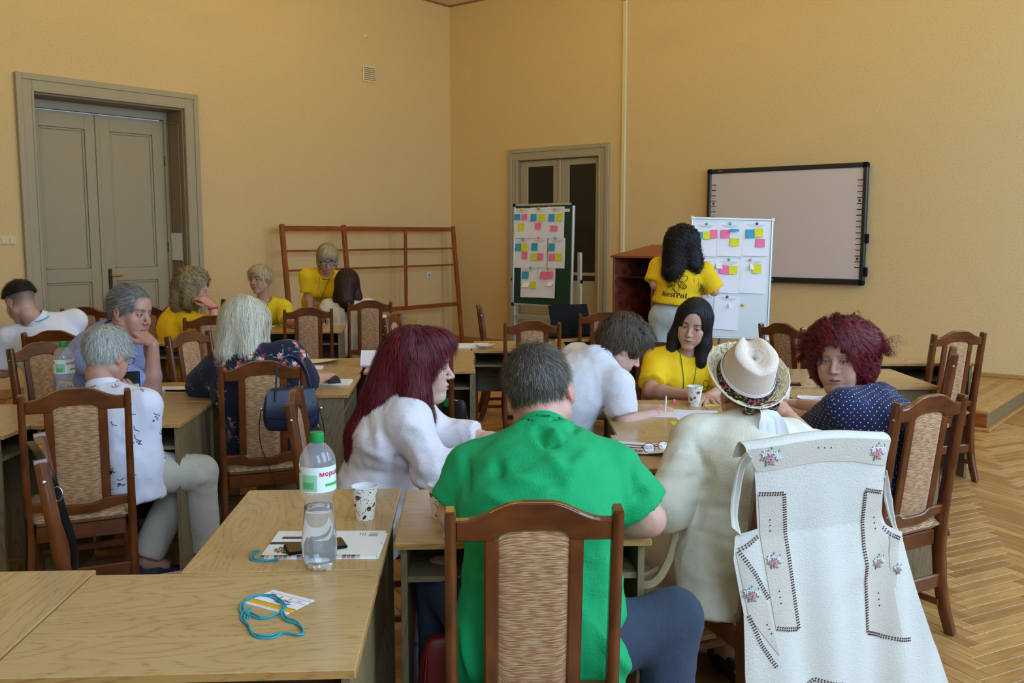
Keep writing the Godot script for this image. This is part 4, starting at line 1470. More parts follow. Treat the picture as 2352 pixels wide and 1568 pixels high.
	put("case_shell", b.done(), M.dark_plastic, sg)
	flat("newspaper", "spread newspaper and papers beyond the floral blouse", "paper", Y(728, 832, TOP), 0.28, 0.2, 5, M.paper_warm, 0.008, "", 0.03)
	flat("notebook", "small white notebook beside the blue handbag's strap", "notebook", Y(710, 845, TOP), 0.16, 0.09, 3, M.paper, 0.008)
	var sn := thing("spiral_notebook", "open spiral notebook with raised white page behind the red hair", "notebook", Y(860, 843, TOP), 0.05)
	put("pages", box_mesh(Vector3(0, 0.005, -0.06), Vector3(0.17, 0.01, 0.13), 0.002), M.paper, sn)
	b = MB.new()
	b.sheet(func(u, v): return Vector3((u - 0.5) * 0.17, 0.012 + v * 0.085, 0.012 - v * 0.05 - 0.02 * v * v), 6, 6, 0.001)
	put("raised_page", b.done(), M.paper, sn)
	b = MB.new()
	for k in 18:
		var x := -0.08 + k * 0.0094
		b.sweep([Vector3(x, 0.004, 0.008), Vector3(x, 0.013, 0.012), Vector3(x, 0.017, 0.004), Vector3(x, 0.01, -0.002)], [0.0009], 5)
	put("spiral_wire", b.done(), M.steel, sn)
	flat("paper_stack", "stacked papers in a clear sleeve beside the long red hair", "paper", Y(1085, 795, TOP), 0.24, 0.16, 4, M.paper, 0.014)
	flat("paper_stack", "loose clear sleeve sliding off the stacked papers", "paper", Y(1115, 793, TOP + 0.015), 0.12, 0.14, 14, M.form_print, 0.002, "", 0.02)
	pen("red pen on the desk before the green pin board", Y(1186, 768, TOP + 0.005), 1.45, M.ink_red)
	var lap := thing("laptop", "black laptop with raised lid in front of the green pin board", "laptop", Vector3(0.42, TOP, -7.42), 0.5)
	put("keyboard_base", box_mesh(Vector3(0, 0.009, 0), Vector3(0.36, 0.018, 0.24), 0.004), M.black_plastic, lap)
	b = MB.new()
	b.at(Transform3D(Basis(Vector3.RIGHT, -0.3), Vector3(0, 0.018, 0.115)))
	b.box(Vector3(0, 0.125, 0), Vector3(0.36, 0.25, 0.008), 0.003)
	put("screen_lid", b.done(), M.black_plastic, lap)
	flat("paper_sheet", "white sheet on the desk before the short-haired blonde woman", "paper", Y(606, 749, TOP), 0.2, 0.12, 0, M.paper, 0.003)
	flat("paper_sheet", "white folded sheet behind the left fabric chair back", "paper", Y(682, 752, TOP), 0.14, 0.14, 20, M.paper, 0.004, "", 0.05)
	flat("green_slip", "bright green paper slip on the far desk by the rack", "paper", Y(922, 730, TOP), 0.12, 0.06, 10, M.cap_green, 0.002)
	M.cap_green.resource_name = "cap_green"
	flat("dark_folder", "dark folder on the far desk by the rack", "folder", Y(898, 730, TOP), 0.12, 0.14, 10, M.dark_plastic, 0.012)
	flat("paper_stand", "small white folded paper standing on the far desk", "paper", Y(880, 737, TOP), 0.04, 0.1, 20, M.paper, 0.06)
	bags()

func _cap_mesh() -> ArrayMesh:
	var b := MB.new()
	b.lathe([Vector2(0.0, 0.012), Vector2(0.006, 0.011), Vector2(0.007, -0.012), Vector2(0.0, -0.012)], 12)
	return b.done()

func pen(label: String, at: Vector3, turn: float, m: Material):
	var t := thing("pen", label, "pen", at, turn)
	var b := MB.new()
	b.sweep([Vector3(0, 0, -0.062), Vector3(0, 0, -0.05), Vector3(0, 0, 0.06)], [0.0015, 0.0048, 0.0048], 10)
	put("barrel", b.done(), m, t)
	put("clip", box_mesh(Vector3(0, 0.006, 0.04), Vector3(0.003, 0.002, 0.036), 0.0005), M.steel, t)
	b = MB.new()
	b.sweep([Vector3(0, 0, 0.058), Vector3(0, 0, 0.07)], [0.004, 0.0035], 10)
	put("push_button", b.done(), M.white_plastic, t)

func spec_mesh(folded := false) -> ArrayMesh:
	var b := MB.new()
	for s in [-1.0, 1.0]:
		var ring := []
		for k in 21:
			var a := TAU * k / 20
			ring.append(Vector3(s * 0.034 + cos(a) * 0.026, sin(a) * 0.019, 0))
		b.sweep(ring, [0.0016], 6, false)
		b.sweep([Vector3(s * 0.06, 0.008, 0), Vector3(s * 0.07, 0.008, -0.012), Vector3(s * 0.072, 0.006, -0.07), Vector3(s * 0.071, -0.012, -0.12)] if not folded else [Vector3(s * 0.06, 0.008, 0), Vector3(s * 0.062, 0.008, -0.008), Vector3(-s * 0.05, 0.002, -0.014)], [0.0018], 6)
	b.sweep([Vector3(-0.009, 0.006, 0), Vector3(0, 0.009, 0.002), Vector3(0.009, 0.006, 0)], [0.0015], 6)
	return b.done()

func lens_mesh() -> ArrayMesh:
	var b := MB.new()
	for s in [-1.0, 1.0]:
		b.ball(Vector3(s * 0.034, 0, 0), Vector3(0.0255, 0.0185, 0.001), 18, 6)
	return b.done()

func spectacles(label: String, at: Vector3, turn: float, col: Color):
	var t := thing("reading_glasses", label, "glasses", at, turn)
	t.rotation = Vector3(-0.5, turn, 0)
	put("frame", spec_mesh(true), mat("frame_pink", col, 0.3), t)
	put("lenses", lens_mesh(), M.lens_glass, t)

func strap(b: MB, pts: Array, wide := 0.012, thin := 0.25):
	var c := Curve3D.new()
	for k in pts.size():
		var d: Vector3 = (pts[mini(k + 1, pts.size() - 1)] - pts[maxi(k - 1, 0)]) * 0.22
		c.add_point(pts[k], -d, d)
	c.bake_interval = 0.012
	var a := []
	for q in c.get_baked_points():
		a.append(q)
	b.sweep(a, [wide], 8, true, thin)

func bag_shape(w: float, h: float, d: float, taper := 0.85, sag := 0.0) -> ArrayMesh:   # a soft bag with rounded corners, its bottom middle at the origin
	var b := MB.new()
	b.sheet(func(u, v):
		var a: float = u * TAU
		var t: float = v
		var k := sin(PI * clampf(t, 0.001, 0.999))
		var e := pow(k, 0.22)
		var ww := w / 2 * lerpf(1.0, taper, t) * e
		var dd := d / 2 * lerpf(1.0, 0.45, t) * e
		var ca := cos(a)
		var sa := sin(a)
		var q := pow(pow(absf(ca), 4.0) + pow(absf(sa), 4.0), -0.25)
		return Vector3(ca * q * ww, h * (0.5 - 0.5 * cos(PI * t)) + sag * sin(3.0 * a) * k, sa * q * dd), 48, 20)
	return b.done()

func bags():
	var at := U(670, 985, 4.10)
	var t := thing("blue_handbag", "dark blue leather handbag hanging from a chair post", "handbag", at, 0.30)
	put("bag_body", bag_shape(0.27, 0.19, 0.11, 0.78), M.leather_blue, t)
	var b := MB.new()
	b.sheet(func(u, v): return Vector3((u - 0.5) * (0.205 + 0.02 * v), 0.185 - 0.115 * v - 0.012 * cos((u - 0.5) * PI), 0.034 + 0.022 * sin(v * 1.7)), 12, 8, 0.005)
	put("flap", b.done(), M.leather_blue, t)
	b = MB.new()
	var pt := t.transform.affine_inverse()
	strap(b, [Vector3(-0.07, 0.14, 0.06), Vector3(-0.065, 0.20, 0.045), Vector3(-0.05, 0.29, 0.03), Vector3(0.0, 0.325, 0.0), Vector3(0.06, 0.27, -0.03), Vector3(0.085, 0.18, 0.0), Vector3(0.09, 0.12, 0.05)], 0.011, 0.4)
	put("handle", b.done(), M.leather_blue, t)
	b = MB.new()
	strap(b, [Vector3(-0.13, 0.10, 0.02), Vector3(-0.14, -0.02, 0.03), Vector3(-0.11, -0.14, 0.04), Vector3(-0.06, -0.26, 0.04), Vector3(0.0, -0.32, 0.03)], 0.006, 0.4)
	strap(b, [Vector3(0.125, 0.08, 0.0), Vector3(0.14, 0.0, 0.01), Vector3(0.142, -0.1, 0.0)], 0.005, 0.5)
	put("shoulder_strap", b.done(), M.leather_black, t)
	b = MB.new()
	b.ball(Vector3(0.128, 0.09, 0.02), Vector3(0.008, 0.008, 0.004), 10, 6)
	b.ball(Vector3(-0.128, 0.10, 0.02), Vector3(0.008, 0.008, 0.004), 10, 6)
	put("strap_ring", b.done(), M.steel, t)
	# black bag behind the profile of the red-haired woman
	t = thing("black_bag", "black shoulder bag with a steel clasp hanging beyond the red-haired woman's face", "handbag", U(1044, 980, 5.30), -0.2)
	put("bag_body", bag_shape(0.15, 0.16, 0.08, 0.9), M.leather_black, t)
	b = MB.new()
	strap(b, [Vector3(0.0, 0.15, 0.0), Vector3(-0.01, 0.2, 0.0), Vector3(-0.03, 0.28, -0.02), Vector3(-0.04, 0.34, -0.1)], 0.012, 0.3)
	put("bag_strap", b.done(), M.leather_black, t)
	b = MB.new()
	b.sweep([Vector3(-0.02, 0.165, 0.02), Vector3(0.025, 0.155, 0.02)], [0.005], 8)
	put("clasp", b.done(), M.steel, t)
	put("green_lining", bag_shape(0.06, 0.05, 0.05, 0.8), M.cap_green, t, Transform3D(Basis(), Vector3(-0.03, 0.12, 0.02)))
	# dark strap over the near left chair
	b = MB.new()
	strap(b, [U(70, 1015, 2.60), U(84, 1035, 2.5), U(112, 1085, 2.48), U(130, 1130, 2.50), U(146, 1180, 2.52), U(170, 1260, 2.56), U(168, 1330, 2.6)], 0.012, 0.3)
	t = thing("shoulder_strap", "black bag strap over the edge-on chair at the near left", "strap")
	put("strap", b.done(), M.leather_black, t)
	b = MB.new()
	var ring := []
	for k in 17:
		ring.append(U(132, 1134, 2.48) + Vector3(cos(TAU * k / 16) * 0.014, sin(TAU * k / 16) * 0.02, 0))
	b.sweep(ring, [0.002], 6, false)
	put("ring", b.done(), M.steel, t)
	b = MB.new()
	strap(b, [U(60, 1190, 2.75), U(62, 1270, 2.75), U(58, 1330, 2.75)], 0.005, 0.4)
	put("strap", b.done(), M.leather_black, t)
	# bags under the desk of the man in green
	t = thing("tote_bag", "white patterned plastic bag under the desk beside the green T-shirt", "bag", Vector3(-0.14, 0.0, -2.62), 0.3)
	put("bag_body", bag_shape(0.3, 0.6, 0.16, 0.95, 0.01), M.form_print, t)
	t = thing("red_handbag", "dark red leather handbag under the near desk", "handbag", Vector3(-0.15, 0.0, -2.38), 0.2)
	put("bag_body", bag_shape(0.24, 0.5, 0.12, 0.8), M.leather_red, t)
	b = MB.new()
	strap(b, [Vector3(-0.08, 0.45, 0.02), Vector3(-0.1, 0.3, 0.07), Vector3(-0.12, 0.1, 0.08)], 0.012, 0.3)
	put("bag_strap", b.done(), M.leather_red, t)
	# cream bag hanging by the linen jacket
	t = thing("cream_bag", "cream canvas bag strap and pouch hanging beside the linen jacket", "bag")
	b = MB.new()
	strap(b, [U(1562, 1172, 2.86), U(1553, 1210, 2.84), U(1548, 1250, 2.83), U(1530, 1300, 2.82), U(1505, 1335, 2.82), U(1476, 1343, 2.84), U(1466, 1330, 2.88), U(1490, 1318, 2.92), U(1512, 1305, 2.94)], 0.013, 0.22)
	put("strap", b.done(), M.strap_cream, t)
	put("pouch", bag_shape(0.07, 0.085, 0.04, 0.7), M.cloth_cream, t, Transform3D(Basis(Vector3(0, 0, 1), -0.25), U(1566, 1302, 2.9)))

# ---------------------------------------------------------------- boards, sheets, notes and magnets
func on_plane(tf: Transform3D, px: float, py: float) -> Vector2:   # where that place of the picture falls on a board, in the board's own axes
	var d := cam_basis * Vector3((px - 1176.0) / 2150.0, (784.0 - py) / 2150.0, -1.0)
	var o := Vector3(0, EYE, 0)
	var n := tf.basis.z
	var t := n.dot(tf.origin - o) / n.dot(d)
	var q := tf.affine_inverse() * (o + d * t)
	return Vector2(q.x, q.y)

func pinned(tf: Transform3D, called: String, label: String, category: String, group: String, r: Array, m: Material, lift: float, curl: float, back := Vector2.ZERO, turn := 0.0):
	var a := on_plane(tf, r[0], r[1])
	var e := on_plane(tf, r[2], r[3])
	var w := absf(e.x - a.x)
	var h := absf(e.y - a.y)
	var b := MB.new()
	b.sheet(func(u, v): return Vector3((u - 0.5) * w, (0.5 - v) * h, lift + curl * v * v + 0.3 * curl * sin(u * 5.0) * v), 6, 6, 0.0008)
	var o := put(called, b.done(), m, self, tf * Transform3D(Basis(Vector3(0, 0, 1), turn), Vector3((a.x + e.x) / 2, (a.y + e.y) / 2, 0)))
	tag(o, label, category, group)
	return o

func curled(tf: Transform3D, called: String, label: String, r: Array, m: Material):   # a note rolled away from the board
	var a := on_plane(tf, r[0], r[1])
	var e := on_plane(tf, r[2], r[3])
	var w := absf(e.x - a.x)
	var h := absf(e.y - a.y)
	var b := MB.new()
	b.sheet(func(u, v):
		var an: float = v * 2.0
		return Vector3((u - 0.5) * w, (0.5 - v) * h, 0.006 + 0.03 * (1.0 - cos(an))), 4, 10, 0.0008)
	var o := put(called, b.done(), m, self, tf * Transform3D(Basis(), Vector3((a.x + e.x) / 2, (a.y + e.y) / 2, 0)))
	tag(o, label, "sticky note", "sticky notes on the boards")

func magnet(tf: Transform3D, label: String, px: float, py: float, col: Color, r := 0.011):
	var b := MB.new()
	b.lathe([Vector2(0, 0.012), Vector2(0.7 * r, 0.0115), Vector2(r, 0.008), Vector2(r, 0.0), Vector2(0, 0.0)], 16)
	var q := on_plane(tf, px, py)
	var key := "magnet_%s" % col.to_html()
	if not M.has(key):
		mat(key, col, 0.35)
	var o := put("magnet", b.done(), M[key], self, tf * Transform3D(Basis(Vector3.RIGHT, PI / 2), Vector3(q.x, q.y, 0.003)))
	tag(o, label, "magnet", "round magnets on the boards")

func boards():
	var hues := {"b": ["blue", "note_blue"], "p": ["pink", "note_pink"], "y": ["yellow", "note_yellow"], "w": ["white", "note_white"]}
	# interactive board on the wall
	var t := thing("interactive_whiteboard", "large wall-mounted interactive whiteboard with a black frame", "whiteboard")
	t.transform = room * Transform3D(Basis(), Vector3(5.04, 1.66, 0.03))
	var W := 1.83
	var H := 1.275
	put("screen_surface", box_mesh(Vector3(0, 0, 0.02), Vector3(W - 0.06, H - 0.06, 0.03), 0.0), M.iwb_white, t)
	for q in [[Vector3(0, H / 2 - 0.022, 0.025), Vector3(W, 0.05, 0.06)], [Vector3(0, -H / 2 + 0.03, 0.025), Vector3(W, 0.06, 0.06)]]:
		put("frame_bar", box_mesh(q[0], q[1], 0.008), M.dark_plastic, t)
	for s in [-1.0, 1.0]:
		put("frame_bar", box_mesh(Vector3(s * (W / 2 - 0.02), 0, 0.025), Vector3(0.045, H, 0.062), 0.008, 1), M.dark_plastic, t)
		for y in [-1.0, 1.0]:
			put("corner_cap", box_mesh(Vector3(s * (W / 2 - 0.025), y * (H / 2 - 0.025), 0.027), Vector3(0.06, 0.062, 0.068), 0.012), M.black_plastic, t)
		for k in 16:
			put("icon_bar", box_mesh(Vector3(s * (W / 2 - 0.075), 0.46 - k * 0.061, 0.0355), Vector3(0.055, 0.009, 0.0015), 0.0), M.black_plastic, t)
			if k < 15:
				var im := MB.new()
				if k in [3, 13]:
					im.box(Vector3(s * (W / 2 - 0.075), 0.43 - k * 0.061, 0.0355), Vector3(0.024, 0.028, 0.0012), 0.0)
				else:
					im.sweep([Vector3(s * (W / 2 - 0.075) - 0.01, 0.43 - k * 0.061, 0.0357), Vector3(s * (W / 2 - 0.075), 0.43 - k * 0.061 + 0.01 * sin(k), 0.0357), Vector3(s * (W / 2 - 0.075) + 0.01, 0.43 - k * 0.061 - 0.008 * cos(k), 0.0357)], [0.0012], 4)
				put("icon", im.done(), M.ink, t)
	put("lettering", text_mesh("INTECH IWB", 0.026, "Droid Sans", 700, 0.001), M.alu, t, Transform3D(Basis(), Vector3(-0.18, -H / 2 + 0.03, 0.0565)))
	put("lettering", text_mesh("INTECH", 0.013, "Droid Sans", 400, 0.001), M.alu, t, Transform3D(Basis(), Vector3(-W / 2 + 0.16, H / 2 - 0.022, 0.0565)))
	for y in [-0.15, -0.50]:
		put("pen_holder", box_mesh(Vector3(W / 2 + 0.012, y, 0.03), Vector3(0.04, 0.10, 0.05), 0.006), M.black_plastic, t)
	# green pin board on its stand
	var gb := Transform3D(room.basis * Basis(Vector3.RIGHT, -0.03), U(1250, 586, 9.3))
	t = thing("green_pin_board", "dark green chalkboard on an aluminium stand, covered with white sheets", "board", Vector3(gb.origin.x, 0, gb.origin.z), room.basis.get_euler().y)
	var inv := t.transform.affine_inverse()
	var c := [on_plane(gb, 1182, 472), on_plane(gb, 1317, 468), on_plane(gb, 1316, 706)]
	var w: float = c[1].x - c[0].x
	var h: float = c[1].y - c[2].y
	var mid := Vector3((c[0].x + c[1].x) / 2, (c[1].y + c[2].y) / 2, 0)
	var lt := inv * gb
	put("board_panel", box_mesh(mid + Vector3(0, 0, -0.01), Vector3(w, h, 0.016), 0.0), M.green_board, t, lt)
	for s in [-1.0, 1.0]:
		put("frame_bar", box_mesh(mid + Vector3(s * w / 2, 0, -0.006), Vector3(0.022, h + 0.02, 0.026), 0.004, 1), M.alu, t, lt)
		put("frame_bar", box_mesh(mid + Vector3(0, s * h / 2, -0.006), Vector3(w + 0.02, 0.022, 0.026), 0.004), M.alu, t, lt)
		for y in [-1.0, 1.0]:
			put("corner_cap", box_mesh(mid + Vector3(s * w / 2, y * h / 2, -0.005), Vector3(0.034, 0.034, 0.032), 0.006), M.black_plastic, t, lt)
		put("stand_post", box_mesh(Vector3(s * (w / 2 + 0.045), 0.69, -0.03), Vector3(0.04, 1.38, 0.03), 0.004, 1), M.alu, t)
		put("stand_foot", box_mesh(Vector3(s * (w / 2 + 0.045), 0.03, 0.0), Vector3(0.04, 0.03, 0.6), 0.005, 2), M.alu, t)
		var kb := MB.new()
		kb.ball(Vector3(s * (w / 2 + 0.068), 1.1, -0.03), Vector3(0.012, 0.02, 0.02), 10, 6)
		put("clamp_knob", kb.done(), M.black_plastic, t)
	put("cross_bar", box_mesh(Vector3(0, 0.72, -0.03), Vector3(w + 0.09, 0.05, 0.025), 0.004), M.alu, t)
	var z1 := func(r: Array) -> Array: return [r[0] * 0.3061 + 1140, r[1] * 0.3061 + 320, r[2] * 0.3061 + 1140, r[3] * 0.3061 + 320]
	var where := ["top left", "top middle", "top right", "middle left", "centre", "middle right", "bottom left", "bottom right"]
	var sheets := [[135, 518, 255, 742], [258, 512, 381, 741], [386, 506, 509, 742], [140, 744, 253, 966], [256, 738, 380, 964], [390, 738, 514, 968], [188, 955, 310, 1188], [316, 964, 440, 1192]]
	for k in 8:
		pinned(gb, "printed_sheet", "white sheet of paper at the %s of the green board" % where[k], "paper", "white sheets pinned to the boards", z1.call(sheets[k]), M.sheet_print, 0.003, 0.008 if k > 5 else 0.004, Vector2.ZERO, 0.02 if k == 6 else 0.0)
	var notes := [[0, "b", 140, 560, 182, 603], [0, "p", 195, 560, 236, 603], [0, "y", 168, 630, 210, 685], [1, "b", 262, 560, 305, 613], [1, "y", 323, 562, 368, 616], [1, "p", 295, 625, 338, 675], [2, "b", 396, 560, 440, 615], [2, "y", 455, 556, 496, 612], [2, "p", 408, 648, 462, 690], [3, "b", 146, 782, 188, 836], [3, "y", 192, 782, 236, 836], [3, "p", 195, 845, 236, 897], [4, "b", 268, 778, 313, 833], [4, "y", 266, 855, 310, 908], [4, "p", 312, 853, 355, 906], [5, "b", 396, 780, 442, 836], [5, "p", 399, 857, 443, 909], [5, "y", 450, 853, 494, 908], [6, "b", 197, 990, 246, 1046], [6, "y", 260, 1065, 300, 1121], [7, "p", 333, 993, 383, 1050], [7, "p", 386, 990, 428, 1046]]
	for k in notes.size():
		var q = notes[k]
		var extra: String = "" if k < 20 else ["left ", "right "][k - 20]
		pinned(gb, "sticky_note", "%s%s sticky note on the %s sheet of the green board" % [extra, hues[q[1]][0], where[q[0]]], "sticky note", "sticky notes on the boards", z1.call([q[2], q[3], q[4], q[5]]), M[hues[q[1]][1]], 0.008, 0.006, Vector2.ZERO, [0.0, 0.05, -0.04][k % 3])
	curled(gb, "sticky_note", "curled white note on the bottom left sheet of the green board", z1.call([210, 1065, 254, 1108]), M.note_white)
	curled(gb, "sticky_note", "curled white note on the bottom right sheet of the green board", z1.call([398, 1062, 432, 1100]), M.note_white)
	var mg := [[197, 525, sc(226, 216, 60), "yellow"], [320, 517, sc(120, 200, 50), "green"], [447, 517, sc(226, 216, 70), "yellow"], [205, 746, sc(90, 200, 190), "turquoise"], [320, 738, sc(240, 150, 160), "pink"], [447, 740, sc(110, 200, 220), "pale blue"], [262, 962, sc(90, 200, 180), "turquoise"], [391, 966, sc(240, 180, 40), "orange"]]
	for k in 8:
		magnet(gb, "%s round magnet on the %s sheet of the green board" % [mg[k][3], where[k]], mg[k][0] * 0.3061 + 1140, mg[k][1] * 0.3061 + 320, mg[k][2], 0.016)
	put("maker_plate", box_mesh(Vector3(mid.x + w / 2 - 0.07, mid.y + h / 2 - 0.06, 0.0), Vector3(0.06, 0.03, 0.003), 0.0), M.white_plastic, t, lt)
	# white flip board
	var wb := Transform3D(Basis(Vector3.UP, -0.06) * Basis(Vector3(0, 0, 1), -0.028) * Basis(Vector3.RIGHT, -0.06), U(1676, 642, 7.45))
	t = thing("flip_board", "white magnetic flip board on a stand, being filled in by a woman", "board", Vector3(wb.origin.x, 0, wb.origin.z))
	lt = t.transform.affine_inverse() * wb
	c = [on_plane(wb, 1590, 511), on_plane(wb, 1775, 505), on_plane(wb, 1757, 778)]
	w = c[1].x - c[0].x
	h = c[1].y - c[2].y
	mid = Vector3((c[0].x + c[1].x) / 2, (c[1].y + c[2].y) / 2, 0)
	put("board_panel", box_mesh(mid + Vector3(0, 0, -0.01), Vector3(w, h, 0.018), 0.0), M.board_white, t, lt)
	for s in [-1.0, 1.0]:
		put("frame_bar", box_mesh(mid + Vector3(s * w / 2, 0, -0.008), Vector3(0.018, h + 0.016, 0.026), 0.004, 1), M.alu, t, lt)
		put("frame_bar", box_mesh(mid + Vector3(0, s * h / 2, -0.008), Vector3(w + 0.016, 0.018, 0.026), 0.004), M.alu, t, lt)
		put("corner_cap", box_mesh(mid + Vector3(s * w / 2, h / 2, -0.007), Vector3(0.03, 0.03, 0.03), 0.006), M.white_plastic, t, lt)
		put("corner_cap", box_mesh(mid + Vector3(s * w / 2, -h / 2, -0.007), Vector3(0.03, 0.03, 0.03), 0.006), M.white_plastic, t, lt)
		var lg := MB.new()
		lg.sweep([lt * (mid + Vector3(s * 0.2, -h / 2 + 0.3, -0.03)), Vector3(s * 0.32, 0.0, 0.08)], [0.014], 8)
		put("stand_leg", lg.done(), M.alu, t)
	var lg := MB.new()
	lg.sweep([lt * (mid + Vector3(0, h / 2 - 0.1, -0.03)), Vector3(0, 0.0, -0.55)], [0.014], 8)
	put("stand_leg", lg.done(), M.alu, t)
	var z2 := func(r: Array) -> Array: return [r[0] / 5.6 + 1460, r[1] / 5.6 + 440, r[2] / 5.6 + 1460, r[3] / 5.6 + 440]
	where = ["top left", "top middle", "top right", "middle left", "centre", "middle right", "bottom"]
	sheets = [[738, 392, 1050, 838], [1053, 392, 1365, 838], [1380, 388, 1700, 834], [700, 855, 1018, 1290], [1020, 862, 1338, 1308], [1346, 850, 1664, 1314], [1008, 1330, 1316, 1780]]
	for k in 7:
		pinned(wb, "printed_sheet", "white printed sheet at the %s of the white flip board" % where[k], "paper", "white sheets pinned to the boards", z2.call(sheets[k]), M.sheet_print, 0.003, 0.006, Vector2.ZERO, [0.0, 0.0, 0.01, -0.01, -0.03, -0.02, -0.05][k])
	notes = [[0, "b", 768, 518, 864, 605], [0, "y", 862, 512, 960, 613], [0, "p", 962, 492, 1048, 602], [1, "p", 1095, 490, 1206, 600], [1, "y", 1213, 596, 1327, 703], [2, "b", 1416, 485, 1529, 601], [2, "y", 1528, 471, 1634, 588], [2, "p", 1541, 606, 1656, 716], [3, "y", 870, 925, 962, 1030], [4, "p", 1080, 942, 1206, 1060], [4, "y", 1196, 951, 1304, 1063], [5, "y", 1500, 931, 1608, 1050]]
	for k in notes.size():
		var q = notes[k]
		pinned(wb, "sticky_note", "%s sticky note on the %s sheet of the flip board" % [hues[q[1]][0], where[q[0]]], "sticky note", "sticky notes on the boards", z2.call([q[2], q[3], q[4], q[5]]), M[hues[q[1]][1]], 0.010, 0.008, Vector2.ZERO, -0.15 if k == 9 else [0.02, -0.02, 0.04][k % 3])
	curled(wb, "sticky_note", "curled blue sticky note on the top middle sheet of the flip board", z2.call([1215, 478, 1326, 516]), M.note_blue)
	curled(wb, "sticky_note", "curled white note on the centre sheet of the flip board", z2.call([1030, 918, 1106, 992]), M.note_white)
	curled(wb, "sticky_note", "curled white note on the middle right sheet of the flip board", z2.call([1464, 924, 1508, 1006]), M.note_white)
	curled(wb, "sticky_note", "curled white note on the bottom sheet of the flip board", z2.call([1190, 1430, 1224, 1492]), M.note_white)
	mg = [[915, 414, sc(60, 210, 110), "green", 0], [1220, 408, sc(110, 200, 224), "pale blue", 1], [1560, 412, sc(50, 50, 150), "dark blue", 2], [873, 862, sc(170, 24, 44), "red", 3], [1200, 874, sc(60, 210, 110), "green", 4], [1478, 874, sc(236, 160, 160), "pink", 5], [1178, 1352, sc(170, 24, 44), "red", 6]]
	for q in mg:
		magnet(wb, "%s round magnet on the %s sheet of the flip board" % [q[3], where[q[4]]], q[0] / 5.6 + 1460, q[1] / 5.6 + 440, q[2], 0.013 if q[3] == "pale blue" else 0.010)
	magnet(wb, "single orange magnet on the bare lower part of the flip board", 1380 / 5.6 + 1460, 1460 / 5.6 + 440, sc(240, 176, 40), 0.012)

